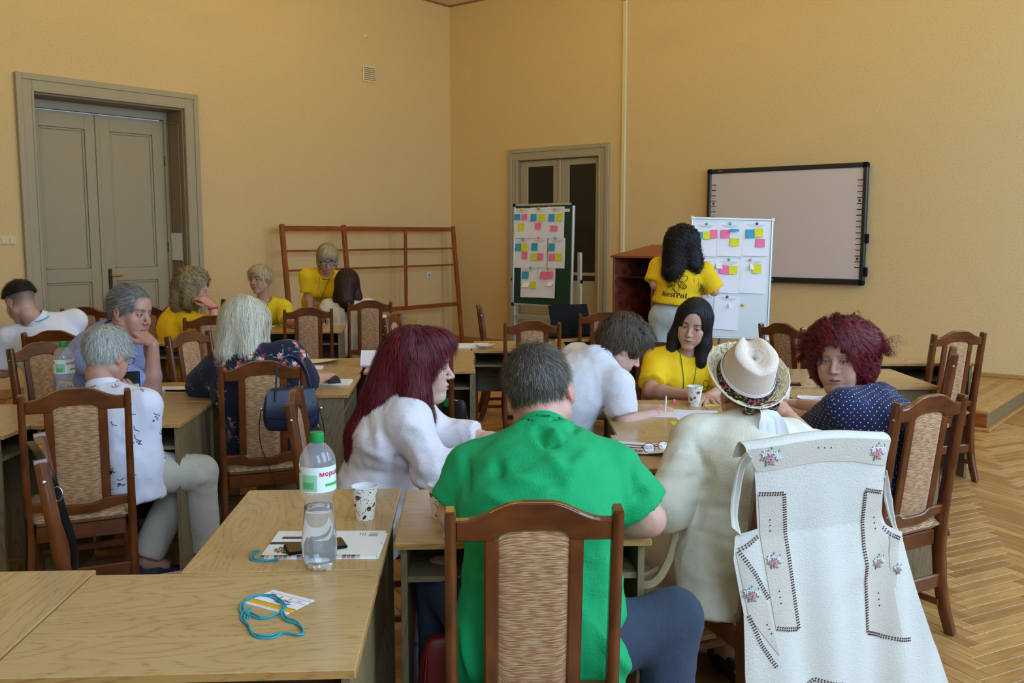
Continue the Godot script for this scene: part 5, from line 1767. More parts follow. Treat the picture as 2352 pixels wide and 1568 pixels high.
# ---------------------------------------------------------------- bodies, heads, hands, hair: distance fields meshed as surface nets
class Vol:
	var o: Vector3
	var h: float
	var nx: int
	var ny: int
	var nz: int
	var f := PackedFloat32Array()

	func _init(a: Vector3, b: Vector3, hh: float):
		o = a
		h = hh
		nx = int((b.x - a.x) / h) + 2
		ny = int((b.y - a.y) / h) + 2
		nz = int((b.z - a.z) / h) + 2
		f.resize(nx * ny * nz)
		f.fill(1.0)

	func lo(v: float, s: float) -> int:
		return maxi(0, int((v - s) / h))

	func cone(a: Vector3, b: Vector3, ra: float, rb: float, k := 0.03, cut_p := Vector3.ZERO, cut_n := Vector3.ZERO, sub := false, fx := 1.0, fax := Vector3.ZERO):   # a tapered capsule, squeezed by fx along fax
		var m := maxf(ra, rb) / minf(fx, 1.0) + maxf(k, 2.5 * h)
		var mn := a.min(b) - o
		var mx := a.max(b) - o
		var i0 := lo(mn.x, m)
		var i1 := mini(nx - 1, int((mx.x + m) / h))
		var j0 := lo(mn.y, m)
		var j1 := mini(ny - 1, int((mx.y + m) / h))
		var k0 := lo(mn.z, m)
		var k1 := mini(nz - 1, int((mx.z + m) / h))
		var ba := b - a
		var bb := maxf(ba.length_squared(), 1e-9)
		var cuts := cut_n != Vector3.ZERO
		var sq := fax != Vector3.ZERO
		for i in range(i0, i1 + 1):
			for j in range(j0, j1 + 1):
				var at := (i * ny + j) * nz + k0
				var p := Vector3(o.x + i * h - a.x, o.y + j * h - a.y, o.z + k0 * h - a.z)
				for q in range(k0, k1 + 1):
					var t := clampf(p.dot(ba) / bb, 0.0, 1.0)
					var w := p - ba * t
					if sq:
						w += fax * (fax.dot(w) * (1.0 / fx - 1.0))
					var d := w.length() - (ra + (rb - ra) * t)
					if cuts:
						d = maxf(d, (p + a - cut_p).dot(cut_n))
					var c := f[at]
					if sub:
						d = -d
						if d > c - k:
							var e := maxf(k - absf(c - d), 0.0) / k
							f[at] = maxf(c, d) + e * e * k * 0.25
					elif d < c + k:
						var e := maxf(k - absf(c - d), 0.0) / k
						f[at] = minf(c, d) - e * e * k * 0.25
					at += 1
					p.z += h

	func ell(c0: Vector3, bs: Basis, r: Vector3, k := 0.03, sub := false, cut_p := Vector3.ZERO, cut_n := Vector3.ZERO):
		var ext := Vector3(absf(bs.x.x) * r.x + absf(bs.y.x) * r.y + absf(bs.z.x) * r.z, absf(bs.x.y) * r.x + absf(bs.y.y) * r.y + absf(bs.z.y) * r.z, absf(bs.x.z) * r.x + absf(bs.y.z) * r.y + absf(bs.z.z) * r.z)
		var m := maxf(k, 2.5 * h)
		var mn := c0 - ext - o
		var mx := c0 + ext - o
		var i0 := lo(mn.x, m)
		var i1 := mini(nx - 1, int((mx.x + m) / h))
		var j0 := lo(mn.y, m)
		var j1 := mini(ny - 1, int((mx.y + m) / h))
		var k0 := lo(mn.z, m)
		var k1 := mini(nz - 1, int((mx.z + m) / h))
		var ir := Vector3(1.0 / r.x, 1.0 / r.y, 1.0 / r.z)
		var tx := bs.x * ir.x
		var ty := bs.y * ir.y
		var tz := bs.z * ir.z
		var cuts := cut_n != Vector3.ZERO
		for i in range(i0, i1 + 1):
			for j in range(j0, j1 + 1):
				var at := (i * ny + j) * nz + k0
				var p := Vector3(o.x + i * h, o.y + j * h, o.z + k0 * h) - c0
				for q in range(k0, k1 + 1):
					var g := Vector3(tx.dot(p), ty.dot(p), tz.dot(p))
					var l0 := g.length()
					var l1 := (g * ir).length()
					var d := l0 * (l0 - 1.0) / maxf(l1, 1e-6)
					if cuts:
						d = maxf(d, (p + c0 - cut_p).dot(cut_n))
					var c := f[at]
					if sub:
						d = -d
						if d > c - k:
							var e := maxf(k - absf(c - d), 0.0) / k
							f[at] = maxf(c, d) + e * e * k * 0.25
					elif d < c + k:
						var e := maxf(k - absf(c - d), 0.0) / k
						f[at] = minf(c, d) - e * e * k * 0.25
					at += 1
					p.z += h

	func plane(p0: Vector3, n: Vector3, k := 0.004):   # keeps what lies behind the plane
		for i in nx:
			for j in ny:
				var at := (i * ny + j) * nz
				var d := (Vector3(o.x + i * h, o.y + j * h, o.z) - p0).dot(n)
				for q in nz:
					var c := f[at]
					if d > c - k:
						var e := maxf(k - absf(c - d), 0.0) / k
						f[at] = maxf(c, d) + e * e * k * 0.25
					at += 1
					d += h * n.z

	func val(p: Vector3) -> float:
		var g := (p - o) / h
		var i := clampi(int(g.x), 0, nx - 2)
		var j := clampi(int(g.y), 0, ny - 2)
		var k := clampi(int(g.z), 0, nz - 2)
		var x := clampf(g.x - i, 0.0, 1.0)
		var y := clampf(g.y - j, 0.0, 1.0)
		var z := clampf(g.z - k, 0.0, 1.0)
		var a := (i * ny + j) * nz + k
		var b := a + ny * nz
		return lerpf(lerpf(lerpf(f[a], f[b], x), lerpf(f[a + nz], f[b + nz], x), y), lerpf(lerpf(f[a + 1], f[b + 1], x), lerpf(f[a + nz + 1], f[b + nz + 1], x), y), z)

	func grad(p: Vector3) -> Vector3:
		var e := h * 0.7
		return Vector3(val(p + Vector3(e, 0, 0)) - val(p - Vector3(e, 0, 0)), val(p + Vector3(0, e, 0)) - val(p - Vector3(0, e, 0)), val(p + Vector3(0, 0, e)) - val(p - Vector3(0, 0, e))).normalized()

	func net(out: MB):   # adds the surface to a builder; its normals are left to smooth()
		var ids := PackedInt32Array()
		ids.resize(f.size())
		ids.fill(-1)
		var sx := ny * nz
		var near := 2.0 * h
		var tab := [0, sx, nz, sx + nz, 1, sx + 1, nz + 1, sx + nz + 1]
		var ed := [[0, 1], [2, 3], [4, 5], [6, 7], [0, 2], [1, 3], [4, 6], [5, 7], [0, 4], [1, 5], [2, 6], [3, 7]]
		var cv := PackedFloat32Array()
		cv.resize(8)
		var off := PackedVector3Array([Vector3(0, 0, 0), Vector3(1, 0, 0), Vector3(0, 1, 0), Vector3(1, 1, 0), Vector3(0, 0, 1), Vector3(1, 0, 1), Vector3(0, 1, 1), Vector3(1, 1, 1)])
		for i in nx - 1:
			for j in ny - 1:
				var at := (i * ny + j) * nz - 1
				for k in nz - 1:
					at += 1
					var v0 := f[at]
					if v0 > near or v0 < -near:
						continue
					var inside := 0
					for q in 8:
						var w := f[at + tab[q]]
						cv[q] = w
						if w < 0.0:
							inside += 1
					if inside == 0 or inside == 8:
						continue
					var s := Vector3.ZERO
					var n := 0
					for e in ed:
						var a := cv[e[0]]
						var b := cv[e[1]]
						if (a < 0.0) != (b < 0.0):
							s += off[e[0]].lerp(off[e[1]], a / (a - b))
							n += 1
					ids[at] = out.v.size()
					out.v.append(o + (Vector3(i, j, k) + s / n) * h)
					if i > 0 and j > 0 and k > 0:
						var neg := v0 < 0.0
						if neg != (cv[1] < 0.0):
							_quad(out, ids[at], ids[at - nz], ids[at - nz - 1], ids[at - 1], neg)
						if neg != (cv[2] < 0.0):
							_quad(out, ids[at], ids[at - 1], ids[at - 1 - sx], ids[at - sx], neg)
						if neg != (cv[4] < 0.0):
							_quad(out, ids[at], ids[at - sx], ids[at - sx - nz], ids[at - nz], neg)

	func _quad(out: MB, a: int, b: int, c: int, d: int, neg: bool):
		if a < 0 or b < 0 or c < 0 or d < 0:
			return
		if neg:
			out.i.append_array([a, d, c, a, c, b])
		else:
			out.i.append_array([a, b, c, a, c, d])

static func smooth(b: MB, from := 0, from_i := 0):   # normals from the faces
	b.n.resize(b.v.size())
	for k in range(from, b.v.size()):
		b.n[k] = Vector3.ZERO
	for k in range(from_i, b.i.size(), 3):
		var p := b.i[k]
		var q := b.i[k + 1]
		var r := b.i[k + 2]
		var w := (b.v[r] - b.v[p]).cross(b.v[q] - b.v[p])
		b.n[p] += w
		b.n[q] += w
		b.n[r] += w
	for k in range(from, b.v.size()):
		b.n[k] = b.n[k].normalized()

static func frame_of(up: Vector3, fwd: Vector3) -> Basis:   # x to the person's left, y up, z forward
	var y := up.normalized()
	var z := (fwd - y * fwd.dot(y)).normalized()
	return Basis(y.cross(z), y, z)

static func heading(a: float) -> Vector3:   # 0 looks away from the camera, 90 to the right of the picture
	return Vector3(sin(deg_to_rad(a)), 0, -cos(deg_to_rad(a)))

static func joint(a: Vector3, c: Vector3, l1: float, l2: float, pole: Vector3) -> Array:   # the middle joint and the end of a two-bone limb
	var d := c - a
	var l := d.length()
	if l > (l1 + l2) * 0.995:
		c = a + d.normalized() * (l1 + l2) * 0.995
		l = (l1 + l2) * 0.995
	l = maxf(l, absf(l1 - l2) + 0.02)
	var u := d.normalized()
	var x := (l1 * l1 - l2 * l2 + l * l) / (2.0 * l)
	var w := (pole - u * pole.dot(u)).normalized()
	return [a + u * x + w * sqrt(maxf(0.0, l1 * l1 - x * x)), c]

# ---- the skeleton: s holds pelvis, neck, head (centre between the ears), facings, hands and feet in the world
static func skeleton(s: Dictionary) -> Dictionary:
	var k: float = s.get("size", 1.0)
	var P: Vector3 = s.hip
	var N: Vector3 = s.neck
	var T := frame_of(N - P, heading(s.body))
	var sw: float = s.get("shoulder", 0.175) * k
	var hunch: float = s.get("hunch", 0.0)
	var mid := P.lerp(N, 0.55) - T.z * (0.02 + hunch)
	var sk := {"P": P, "N": N, "T": T, "k": k, "mid": mid, "sw": sw}
	var tilt: float = s.get("tilt", 0.0)
	var drop: float = s.get("drop", 0.045) * k
	for q in [[1.0, "L"], [-1.0, "R"]]:
		var sh: Vector3 = N + T.x * q[0] * sw - T.y * (drop + tilt * q[0]) + T.z * s.get("round", 0.02)
		sk["sh" + q[1]] = sh
		if s.has("elbow" + q[1]):
			sk["el" + q[1]] = s["elbow" + q[1]]
			sk["wr" + q[1]] = s["hand" + q[1]]
		else:
			var r := joint(sh, s["hand" + q[1]], 0.285 * k, 0.25 * k, s.get("pole" + q[1], -T.z * 0.6 + T.x * q[0] * 0.7 - T.y * 0.6))
			sk["el" + q[1]] = r[0]
			sk["wr" + q[1]] = r[1]
		var hp: Vector3 = P + T.x * q[0] * 0.095 * k - T.y * 0.02
		sk["hp" + q[1]] = hp
		var ft: Vector3 = s["foot" + q[1]]
		var an := ft + Vector3(0, 0.085, 0)
		if s.has("knee" + q[1]):
			sk["kn" + q[1]] = s["knee" + q[1]]
			sk["an" + q[1]] = an
		else:
			var r := joint(hp, an, 0.42 * k, 0.42 * k, s.get("kpole" + q[1], heading(s.body) + Vector3(0, 0.35, 0) + T.x * q[0] * 0.15))
			sk["kn" + q[1]] = r[0]
			sk["an" + q[1]] = r[1]
		sk["toe" + q[1]] = s.get("toe" + q[1], heading(s.body))
	var hb := frame_of(Vector3.UP, heading(s.face))
	hb = hb * Basis(Vector3.RIGHT, deg_to_rad(s.get("nod", 0.0))) * Basis(Vector3(0, 0, 1), deg_to_rad(s.get("roll", 0.0)))
	sk.H = s.head
	sk.HB = hb
	sk.hs = s.get("head_size", 1.0)
	return sk

static func bounds(pts: Array, m: float) -> Array:
	var a: Vector3 = pts[0]
	var b: Vector3 = pts[0]
	for p in pts:
		a = a.min(p)
		b = b.max(p)
	return [a - Vector3(m, m, m), b + Vector3(m, m, m)]

static func torso(v: Vol, s: Dictionary, sk: Dictionary, g: float, hem := -1.0):   # g is how far the surface stands off the body
	var T: Basis = sk.T
	var k: float = sk.k
	var w: float = s.get("bulk", 1.0) * k
	var dp: float = s.get("depth", 1.0) * k
	var P: Vector3 = sk.P
	var N: Vector3 = sk.N
	var mid: Vector3 = sk.mid
	var low := frame_of(mid - P, T.z)
	var top := frame_of(N - mid, T.z)
	var L := (N - P).length()
	var G := Vector3(g, g * 0.6, g)
	v.ell(P + low.y * 0.03, low, Vector3(0.168 * w, 0.13, 0.125 * dp) + G, 0.05)
	v.ell(P.lerp(mid, 0.55) + low.z * 0.012, low, Vector3(s.get("waist", 0.145) * w, L * 0.28, 0.112 * dp) + G, 0.06)
	v.ell(mid + top.y * 0.03, top, Vector3(0.155 * w, L * 0.30, 0.115 * dp) + G, 0.06)
	v.ell(N - top.y * 0.12 * k + top.z * 0.005, top, Vector3(0.15 * w, 0.13 * k, 0.098 * dp) + G, 0.06)
	if s.get("belly", 0.0) > 0.0:
		v.ell(P.lerp(mid, 0.5) + low.z * 0.07, low, Vector3(0.12 * w, 0.13, s.belly) + G, 0.06)
	for q in [[1.0, "shL"], [-1.0, "shR"]]:
		var sh: Vector3 = sk[q[1]]
		v.cone(N - T.y * 0.055 * k + T.x * q[0] * 0.06 * k, sh - T.x * q[0] * 0.012, 0.058 * k + g, 0.053 * k + g, 0.05)
		v.cone(N + T.y * 0.005, sh + T.y * 0.005, 0.042 * k + g * 0.8, 0.03 * k + g * 0.8, 0.05)
		if s.get("bust", 0.0) > 0.0:
			v.ell(mid + top.y * 0.06 + top.x * q[0] * 0.075 + top.z * (0.085 * dp), top, Vector3(0.068, 0.072, s.bust) + G, 0.05)

static func arm(v: Vol, sk: Dictionary, c: String, g: float, fat := 1.0, upto := 1.0, kk := 0.03, sleeve := -1.0):   # sleeve: the share of the upper arm (0..1) or whole arm (1..2) that a sleeve covers
	var sh: Vector3 = sk["sh" + c]
	var el: Vector3 = sk["el" + c]
	var wr: Vector3 = sk["wr" + c]
	var k: float = sk.k * fat
	if sleeve < 0.0:
		v.cone(sh, el, 0.048 * k + g, 0.037 * k + g, kk)
		var m := el.lerp(wr, 0.3)
		v.cone(el, m, 0.037 * k + g, 0.038 * k + g, 0.02)
		v.cone(m, wr, 0.038 * k + g, 0.0245 * k + g, 0.02)
	elif sleeve <= 1.0:
		var e := sh.lerp(el, sleeve)
		var d := (el - sh).normalized()
		v.cone(sh, sh.lerp(el, minf(1.0, sleeve + 0.15)), 0.05 * k + g, 0.047 * k + g * 1.9, kk, e, d)
	else:
		v.cone(sh, el, 0.05 * k + g, 0.04 * k + g * 1.3, kk)
		var e := el.lerp(wr, sleeve - 1.0)
		var d := (wr - el).normalized()
		v.cone(el, el.lerp(wr, minf(1.0, sleeve - 0.9)), 0.04 * k + g * 1.3, 0.03 * k + g * 1.3, 0.03, e, d)

static func leg(v: Vol, sk: Dictionary, c: String, g: float, fat := 1.0, cut := 0.0):
	var hp: Vector3 = sk["hp" + c]
	var kn: Vector3 = sk["kn" + c]
	var an: Vector3 = sk["an" + c]
	var k: float = sk.k * fat
	v.cone(hp, kn, 0.082 * k + g, 0.055 * k + g, 0.06)
	var m := kn.lerp(an, 0.35)
	if cut > 0.0:
		var d := (an - kn).normalized()
		var e := kn.lerp(an, cut)
		v.cone(kn, an, 0.055 * k + g, 0.043 * k + g * 1.5, 0.03, e, d)
	else:
		v.cone(kn, m, 0.054 * k + g, 0.054 * k + g, 0.03)
		v.cone(m, an, 0.054 * k + g, 0.034 * k + g, 0.03)

# ---- hands: local x to the thumb side, y to the finger tips, z out of the back of the hand
static func hand(out: MB, at: Transform3D, left: bool, curl: Array, thumb: float, hs := 1.0, cell := 0.0038):
	var sx := 1.0 if left else -1.0
	var v := Vol.new(Vector3(-0.085, -0.035, -0.105) * hs, Vector3(0.085, 0.20, 0.045) * hs, cell)
	var base := [Vector3(0.028, 0.084, 0.0), Vector3(0.0095, 0.088, 0.002), Vector3(-0.0095, 0.084, 0.001), Vector3(-0.0275, 0.076, -0.002)]
	var len := [[0.042, 0.024, 0.02], [0.046, 0.028, 0.021], [0.042, 0.026, 0.02], [0.033, 0.02, 0.018]]
	for f in 4:
		var b: Vector3 = base[f] * hs
		b.x *= sx
		v.cone(Vector3(b.x * 0.6, 0.004, 0.0), b, 0.0125 * hs, 0.0108 * hs, 0.012)
		var a: float = 0.0
		var p := b
		var side := (0.06 - f * 0.045) * sx
		var c: float = curl[f]
		for j in 3:
			a += c * [0.75, 1.0, 0.7][j]
			var d := Vector3(side * cos(a), cos(a), -sin(a)).normalized()
			var q: Vector3 = p + d * len[f][j] * hs
			v.cone(p, q, [0.0094, 0.0085, 0.0078][j] * hs, [0.0085, 0.0078, 0.0066][j] * hs, 0.003)
			p = q
	v.cone(Vector3(0, -0.03, 0), Vector3(0, 0.02, 0), 0.0225 * hs, 0.021 * hs, 0.02, Vector3.ZERO, Vector3.ZERO, false, 0.78, Vector3(0, 0, 1))
	v.ell(Vector3(-0.014 * sx, 0.035, -0.008) * hs, Basis(), Vector3(0.018, 0.034, 0.014) * hs, 0.012)
	var t0 := Vector3(0.018 * sx, 0.016, -0.006) * hs
	var t1 := t0 + Vector3(0.024 * sx * (1.0 - thumb * 0.5), 0.034, -0.010 - 0.022 * thumb) * hs
	var t2 := t1 + Vector3((0.014 - 0.024 * thumb) * sx, 0.030, -0.004 - 0.016 * thumb) * hs
	var t3 := t2 + Vector3((0.006 - 0.024 * thumb) * sx, 0.023, -0.002 - 0.008 * thumb) * hs
	v.cone(t0, t1, 0.0155 * hs, 0.0115 * hs, 0.01)
	v.cone(t1, t2, 0.0112 * hs, 0.0098 * hs, 0.004)
	v.cone(t2, t3, 0.0098 * hs, 0.0078 * hs, 0.003)
	var n0 := out.v.size()
	v.net(out)
	for k in range(n0, out.v.size()):
		out.v[k] = at * out.v[k]

static func hand_frame(fwd: Vector3, back: Vector3, at: Vector3) -> Transform3D:
	var y := fwd.normalized()
	var z := (back - y * back.dot(y)).normalized()
	return Transform3D(Basis(y.cross(z), y, z), at)

# ---- heads: local x to the person's left, y up, z forward, the origin between the ears at eye level
static func head_field(s: Dictionary, h: float) -> Vol:
	var v := Vol.new(Vector3(-0.105, -0.165, -0.135), Vector3(0.105, 0.145, 0.13), h)
	var B := Basis()
	var fm: float = 1.0 if s.get("male", false) else 0.0
	var wide: float = s.get("wide", 1.0)
	v.ell(Vector3(0, 0.036, -0.012), B, Vector3(0.0755, 0.087, 0.096), 0.01)
	v.ell(Vector3(0, -0.035, 0.022), B, Vector3(0.059 * wide, 0.078, 0.06), 0.03)
	v.cone(Vector3(0, -0.04, -0.024), Vector3(0, -0.092, -0.03), 0.05 + 0.006 * fm, 0.043 + 0.006 * fm, 0.03)
	for q in [-1.0, 1.0]:
		v.cone(Vector3(q * 0.052 * wide, -0.055, 0.0), Vector3(q * 0.014, -0.104, 0.062), 0.02 + 0.003 * fm, 0.015, 0.03)
		v.ell(Vector3(q * 0.043 * wide, -0.026, 0.054), B, Vector3(0.022, 0.02, 0.02), 0.025)
		v.ell(Vector3(q * 0.034, -0.056, 0.055), B, Vector3(0.024, 0.028, 0.022) * s.get("cheek", 1.0), 0.02)
	v.ell(Vector3(0, -0.104, 0.064), B, Vector3(0.018 + 0.003 * fm, 0.015, 0.016), 0.02)
	if s.get("jowl", 0.0) > 0.0:
		v.ell(Vector3(0, -0.115, 0.03), B, Vector3(0.05, 0.028, 0.04) * s.jowl, 0.03)
	v.cone(Vector3(-0.03, 0.024, 0.07), Vector3(0.03, 0.024, 0.07), 0.012 + 0.002 * fm, 0.012 + 0.002 * fm, 0.018)
	v.ell(Vector3(0, 0.05, 0.052), B, Vector3(0.05, 0.035, 0.03), 0.025)
	for q in [-1.0, 1.0]:
		v.ell(Vector3(q * 0.031, 0.002, 0.094), B, Vector3(0.019, 0.0135, 0.0165), 0.012, true)
	var ns: float = s.get("nose", 1.0)
	v.cone(Vector3(0, 0.012, 0.078), Vector3(0, -0.03, 0.098 + 0.006 * ns), 0.0075, 0.0095, 0.012)
	v.ell(Vector3(0, -0.031, 0.1 + 0.005 * ns), B, Vector3(0.0095, 0.0085, 0.0095), 0.006)
	for q in [-1.0, 1.0]:
		v.ell(Vector3(q * 0.0115, -0.035, 0.091), B, Vector3(0.0075, 0.0075, 0.0105), 0.006)
	for q in [-1.0, 1.0]:
		v.ell(Vector3(q * 0.006, -0.0405, 0.097), B, Vector3(0.0032, 0.003, 0.005), 0.003, true)
	# mouth
	v.ell(Vector3(0, -0.068, 0.068), B, Vector3(0.03, 0.022, 0.022), 0.015)
	v.cone(Vector3(-0.017, -0.0665, 0.081), Vector3(0, -0.0635, 0.0885), 0.0035, 0.0055, 0.005)
	v.cone(Vector3(0.017, -0.0665, 0.081), Vector3(0, -0.0635, 0.0885), 0.0035, 0.0055, 0.005)
	v.cone(Vector3(-0.015, -0.073, 0.081), Vector3(0.015, -0.073, 0.081), 0.006, 0.006, 0.006)
	v.ell(Vector3(0, -0.0755, 0.083), B, Vector3(0.012, 0.0055, 0.0065), 0.005)
	v.cone(Vector3(-0.02, -0.0695, 0.0855), Vector3(0.02, -0.0695, 0.0855), 0.0016, 0.0016, 0.004, Vector3.ZERO, Vector3.ZERO, true)
	v.ell(Vector3(0, -0.0685, 0.0945), B, Vector3(0.022, 0.0016, 0.006), 0.003, true)
	for q in [-1.0, 1.0]:   # lids with an almond opening, ears
		v.ell(Vector3(q * 0.0315, 0.002, 0.071), B, Vector3(0.0150, 0.0128, 0.0138), 0.004)
		if s.get("eyes", true):
			v.ell(Vector3(q * 0.0315, 0.0012, 0.088), Basis(Vector3(0, 0, 1), q * -0.08), Vector3(0.0128, s.get("open", 0.0044), 0.011), 0.0012, true)
		var eb := Basis(Vector3.UP, q * 0.35) * Basis(Vector3.RIGHT, -0.2)
		v.ell(Vector3(q * 0.081, -0.004, -0.012), eb, Vector3(0.0085, 0.031, 0.0185), 0.006)
		v.ell(Vector3(q * 0.0895, 0.001, -0.010), eb, Vector3(0.006, 0.019, 0.0105), 0.004, true)
		v.ell(Vector3(q * 0.078, -0.03, -0.004), eb, Vector3(0.007, 0.009, 0.008), 0.004)
	return v

static func head_color(p: Vector3, s: Dictionary, base: Color) -> Color:
	var c := base
	var ax := absf(p.x)
	var ch := exp(-(pow((ax - 0.044) / 0.02, 2) + pow((p.y + 0.032) / 0.02, 2))) * (1.0 if p.z > 0.03 else 0.0)
	c = c.lerp(Color(base.r * 1.0, base.g * 0.72, base.b * 0.70), ch * s.get("blush", 0.5))
	var nt := exp(-(pow(p.x / 0.014, 2) + pow((p.y + 0.033) / 0.013, 2))) * (1.0 if p.z > 0.085 else 0.0)
	c = c.lerp(Color(base.r, base.g * 0.74, base.b * 0.72), nt * 0.5)
	if ax > 0.072 and p.y < 0.03 and p.y > -0.045:
		c = c.lerp(Color(base.r * 1.0, base.g * 0.66, base.b * 0.6), 0.55)
	if p.z > 0.06:
		var es := exp(-(pow((ax - 0.0315) / 0.017, 2) + pow((p.y - 0.009) / 0.0075, 2)))
		c = c.lerp(s.get("shadow", Color(base.r * 0.72, base.g * 0.62, base.b * 0.6)), es * s.get("lid", 0.5))
		var d := sqrt(pow((ax - 0.0315) / 0.0135, 2) + pow((p.y - 0.0014) / 0.0066, 2))
		if d < 1.18 and p.y > -0.001 and p.z < 0.0865:
			c = c.lerp(Color(0.03, 0.02, 0.018), s.get("lash", 0.75))
		var by := 0.0225 + 0.004 * sin(clampf((ax - 0.012) / 0.04, 0.0, 1.0) * 2.2)
		if ax > 0.011 and ax < 0.053 and absf(p.y - by) < 0.0042 - 0.0022 * clampf((ax - 0.03) / 0.023, 0, 1):
			c = c.lerp(s.get("brow", Color(0.06, 0.035, 0.02)), s.get("brow_k", 0.85))
		var lip := pow(p.x / 0.0225, 2) + pow((p.y + 0.0695) / (0.0105 - 0.003 * ax / 0.02), 2)
		if lip < 1.0 and p.z > 0.072:
			c = c.lerp(s.get("lips", Color(base.r * 0.82, base.g * 0.48, base.b * 0.5)), 0.85 * minf(1.0, (1.0 - lip) * 3.0))
			if absf(p.y + 0.0688) < 0.0022:
				c = c.lerp(Color(0.08, 0.02, 0.02), 0.6)
	if s.get("stubble", 0.0) > 0.0 and p.y < -0.03 and p.z > -0.02 and p.y > -0.125:
		c = c.lerp(Color(0.16, 0.13, 0.12), s.stubble * clampf((-0.03 - p.y) / 0.03, 0.0, 1.0))
	if s.has("scalp"):   # cropped hair painted close to the skin
		var e := p.y - 0.02 + 0.55 * (p.z + 0.0) * (-1.0 if p.z < 0 else 0.2) - 0.0
		if p.z < 0.02 and p.y > -0.055 and ax < 0.082:
			c = c.lerp(s.scalp, clampf((p.y + 0.055) / 0.09, 0.0, 0.8) * clampf((0.02 - p.z) / 0.04, 0.0, 1.0))
	return c

static func skin_mesh(s: Dictionary, sk: Dictionary) -> MB:
	var out := MB.new()
	var base: Color = s.get("skin", Color(0.60, 0.33, 0.225))
	var pts := [sk.N, sk.H, sk.shL, sk.shR, sk.elL, sk.elR, sk.wrL, sk.wrR, sk.mid, sk.P, sk.anL, sk.anR, sk.knL, sk.knR]
	var bb := bounds(pts, 0.14)
	var v := Vol.new(bb[0], bb[1], s.get("cell", 0.014))
	torso(v, s, sk, -0.018)
	var HB: Basis = sk.HB
	var nk: Vector3 = sk.H + HB * Vector3(0, -0.075, -0.026) * sk.hs
	var fm: float = 0.006 if s.get("male", false) else 0.0
	v.cone(sk.N - sk.T.y * 0.03, nk, 0.056 + fm, 0.049 + fm, 0.03)
	for c in ["L", "R"]:
		arm(v, sk, c, 0.0, s.get("arm_fat", 1.0))
		leg(v, sk, c, -0.008)
		v.cone(sk["an" + c], sk["an" + c] - Vector3(0, 0.03, 0) + sk["toe" + c] * 0.09, 0.036, 0.03, 0.02)
	v.net(out)
	var nb := out.v.size()
	var hv := head_field(s, s.get("head_cell", 0.0035))
	hv.net(out)
	var cols := PackedColorArray()
	cols.resize(nb)
	cols.fill(base)
	var bt := Transform3D(HB.scaled(Vector3.ONE * sk.hs) if false else HB * Basis.from_scale(Vector3.ONE * sk.hs), sk.H)
	for q in range(nb, out.v.size()):
		cols.append(head_color(out.v[q], s, base))
		out.v[q] = bt * out.v[q]
	for c in ["L", "R"]:
		var n0 := out.v.size()
		var d: Vector3 = s.get("hdir" + c, (sk["wr" + c] - sk["el" + c]).normalized())
		var bk: Vector3 = s.get("hback" + c, Vector3.UP)
		hand(out, hand_frame(d, bk, sk["wr" + c] + d * 0.012), c == "L", s.get("curl" + c, [0.35, 0.4, 0.45, 0.5]), s.get("thumb" + c, 0.4), s.get("hand_size", 1.0), s.get("hand_cell", 0.0038))
		for q in range(n0, out.v.size()):
			cols.append(Color(base.r, base.g * 0.94, base.b * 0.92))
	out.c = cols
	out.use_c = true
	out.t.resize(out.v.size())
	smooth(out)
	return out

static func folds(b: MB, ns: FastNoiseLite, amp: float, squash: Vector3, extra: Array, axis := Vector3.ZERO, fk := 1.4):   # creases pressed into cloth
	for k in b.v.size():
		var p := b.v[k]
		var q := p * squash
		var w := ns.get_noise_3dv(q * 1.0)
		var r := 1.0 - absf(ns.get_noise_3dv(q * 1.9 + Vector3(7, 3, 1)) * 2.2)
		var d := amp * (w * 0.8 + clampf(r, -0.2, 1.0) * 0.6)
		for e in extra:   # [from, to, height, width]
			if axis != Vector3.ZERO and b.n[k].dot(axis) < 0.0:
				continue
			var a: Vector3 = e[0]
			var ba: Vector3 = e[1] - a
			ba -= axis * axis.dot(ba)
			var pa := p - a
			pa -= axis * axis.dot(pa)
			var t := clampf(pa.dot(ba) / ba.length_squared(), 0.0, 1.0)
			var g: float = (pa - ba * t).length() / e[3]
			if g < 2.6:
				d += fk * e[2] * exp(-g * g) * sin(PI * clampf(t * 0.9 + 0.08, 0.0, 1.0))
		b.v[k] = p + b.n[k] * d

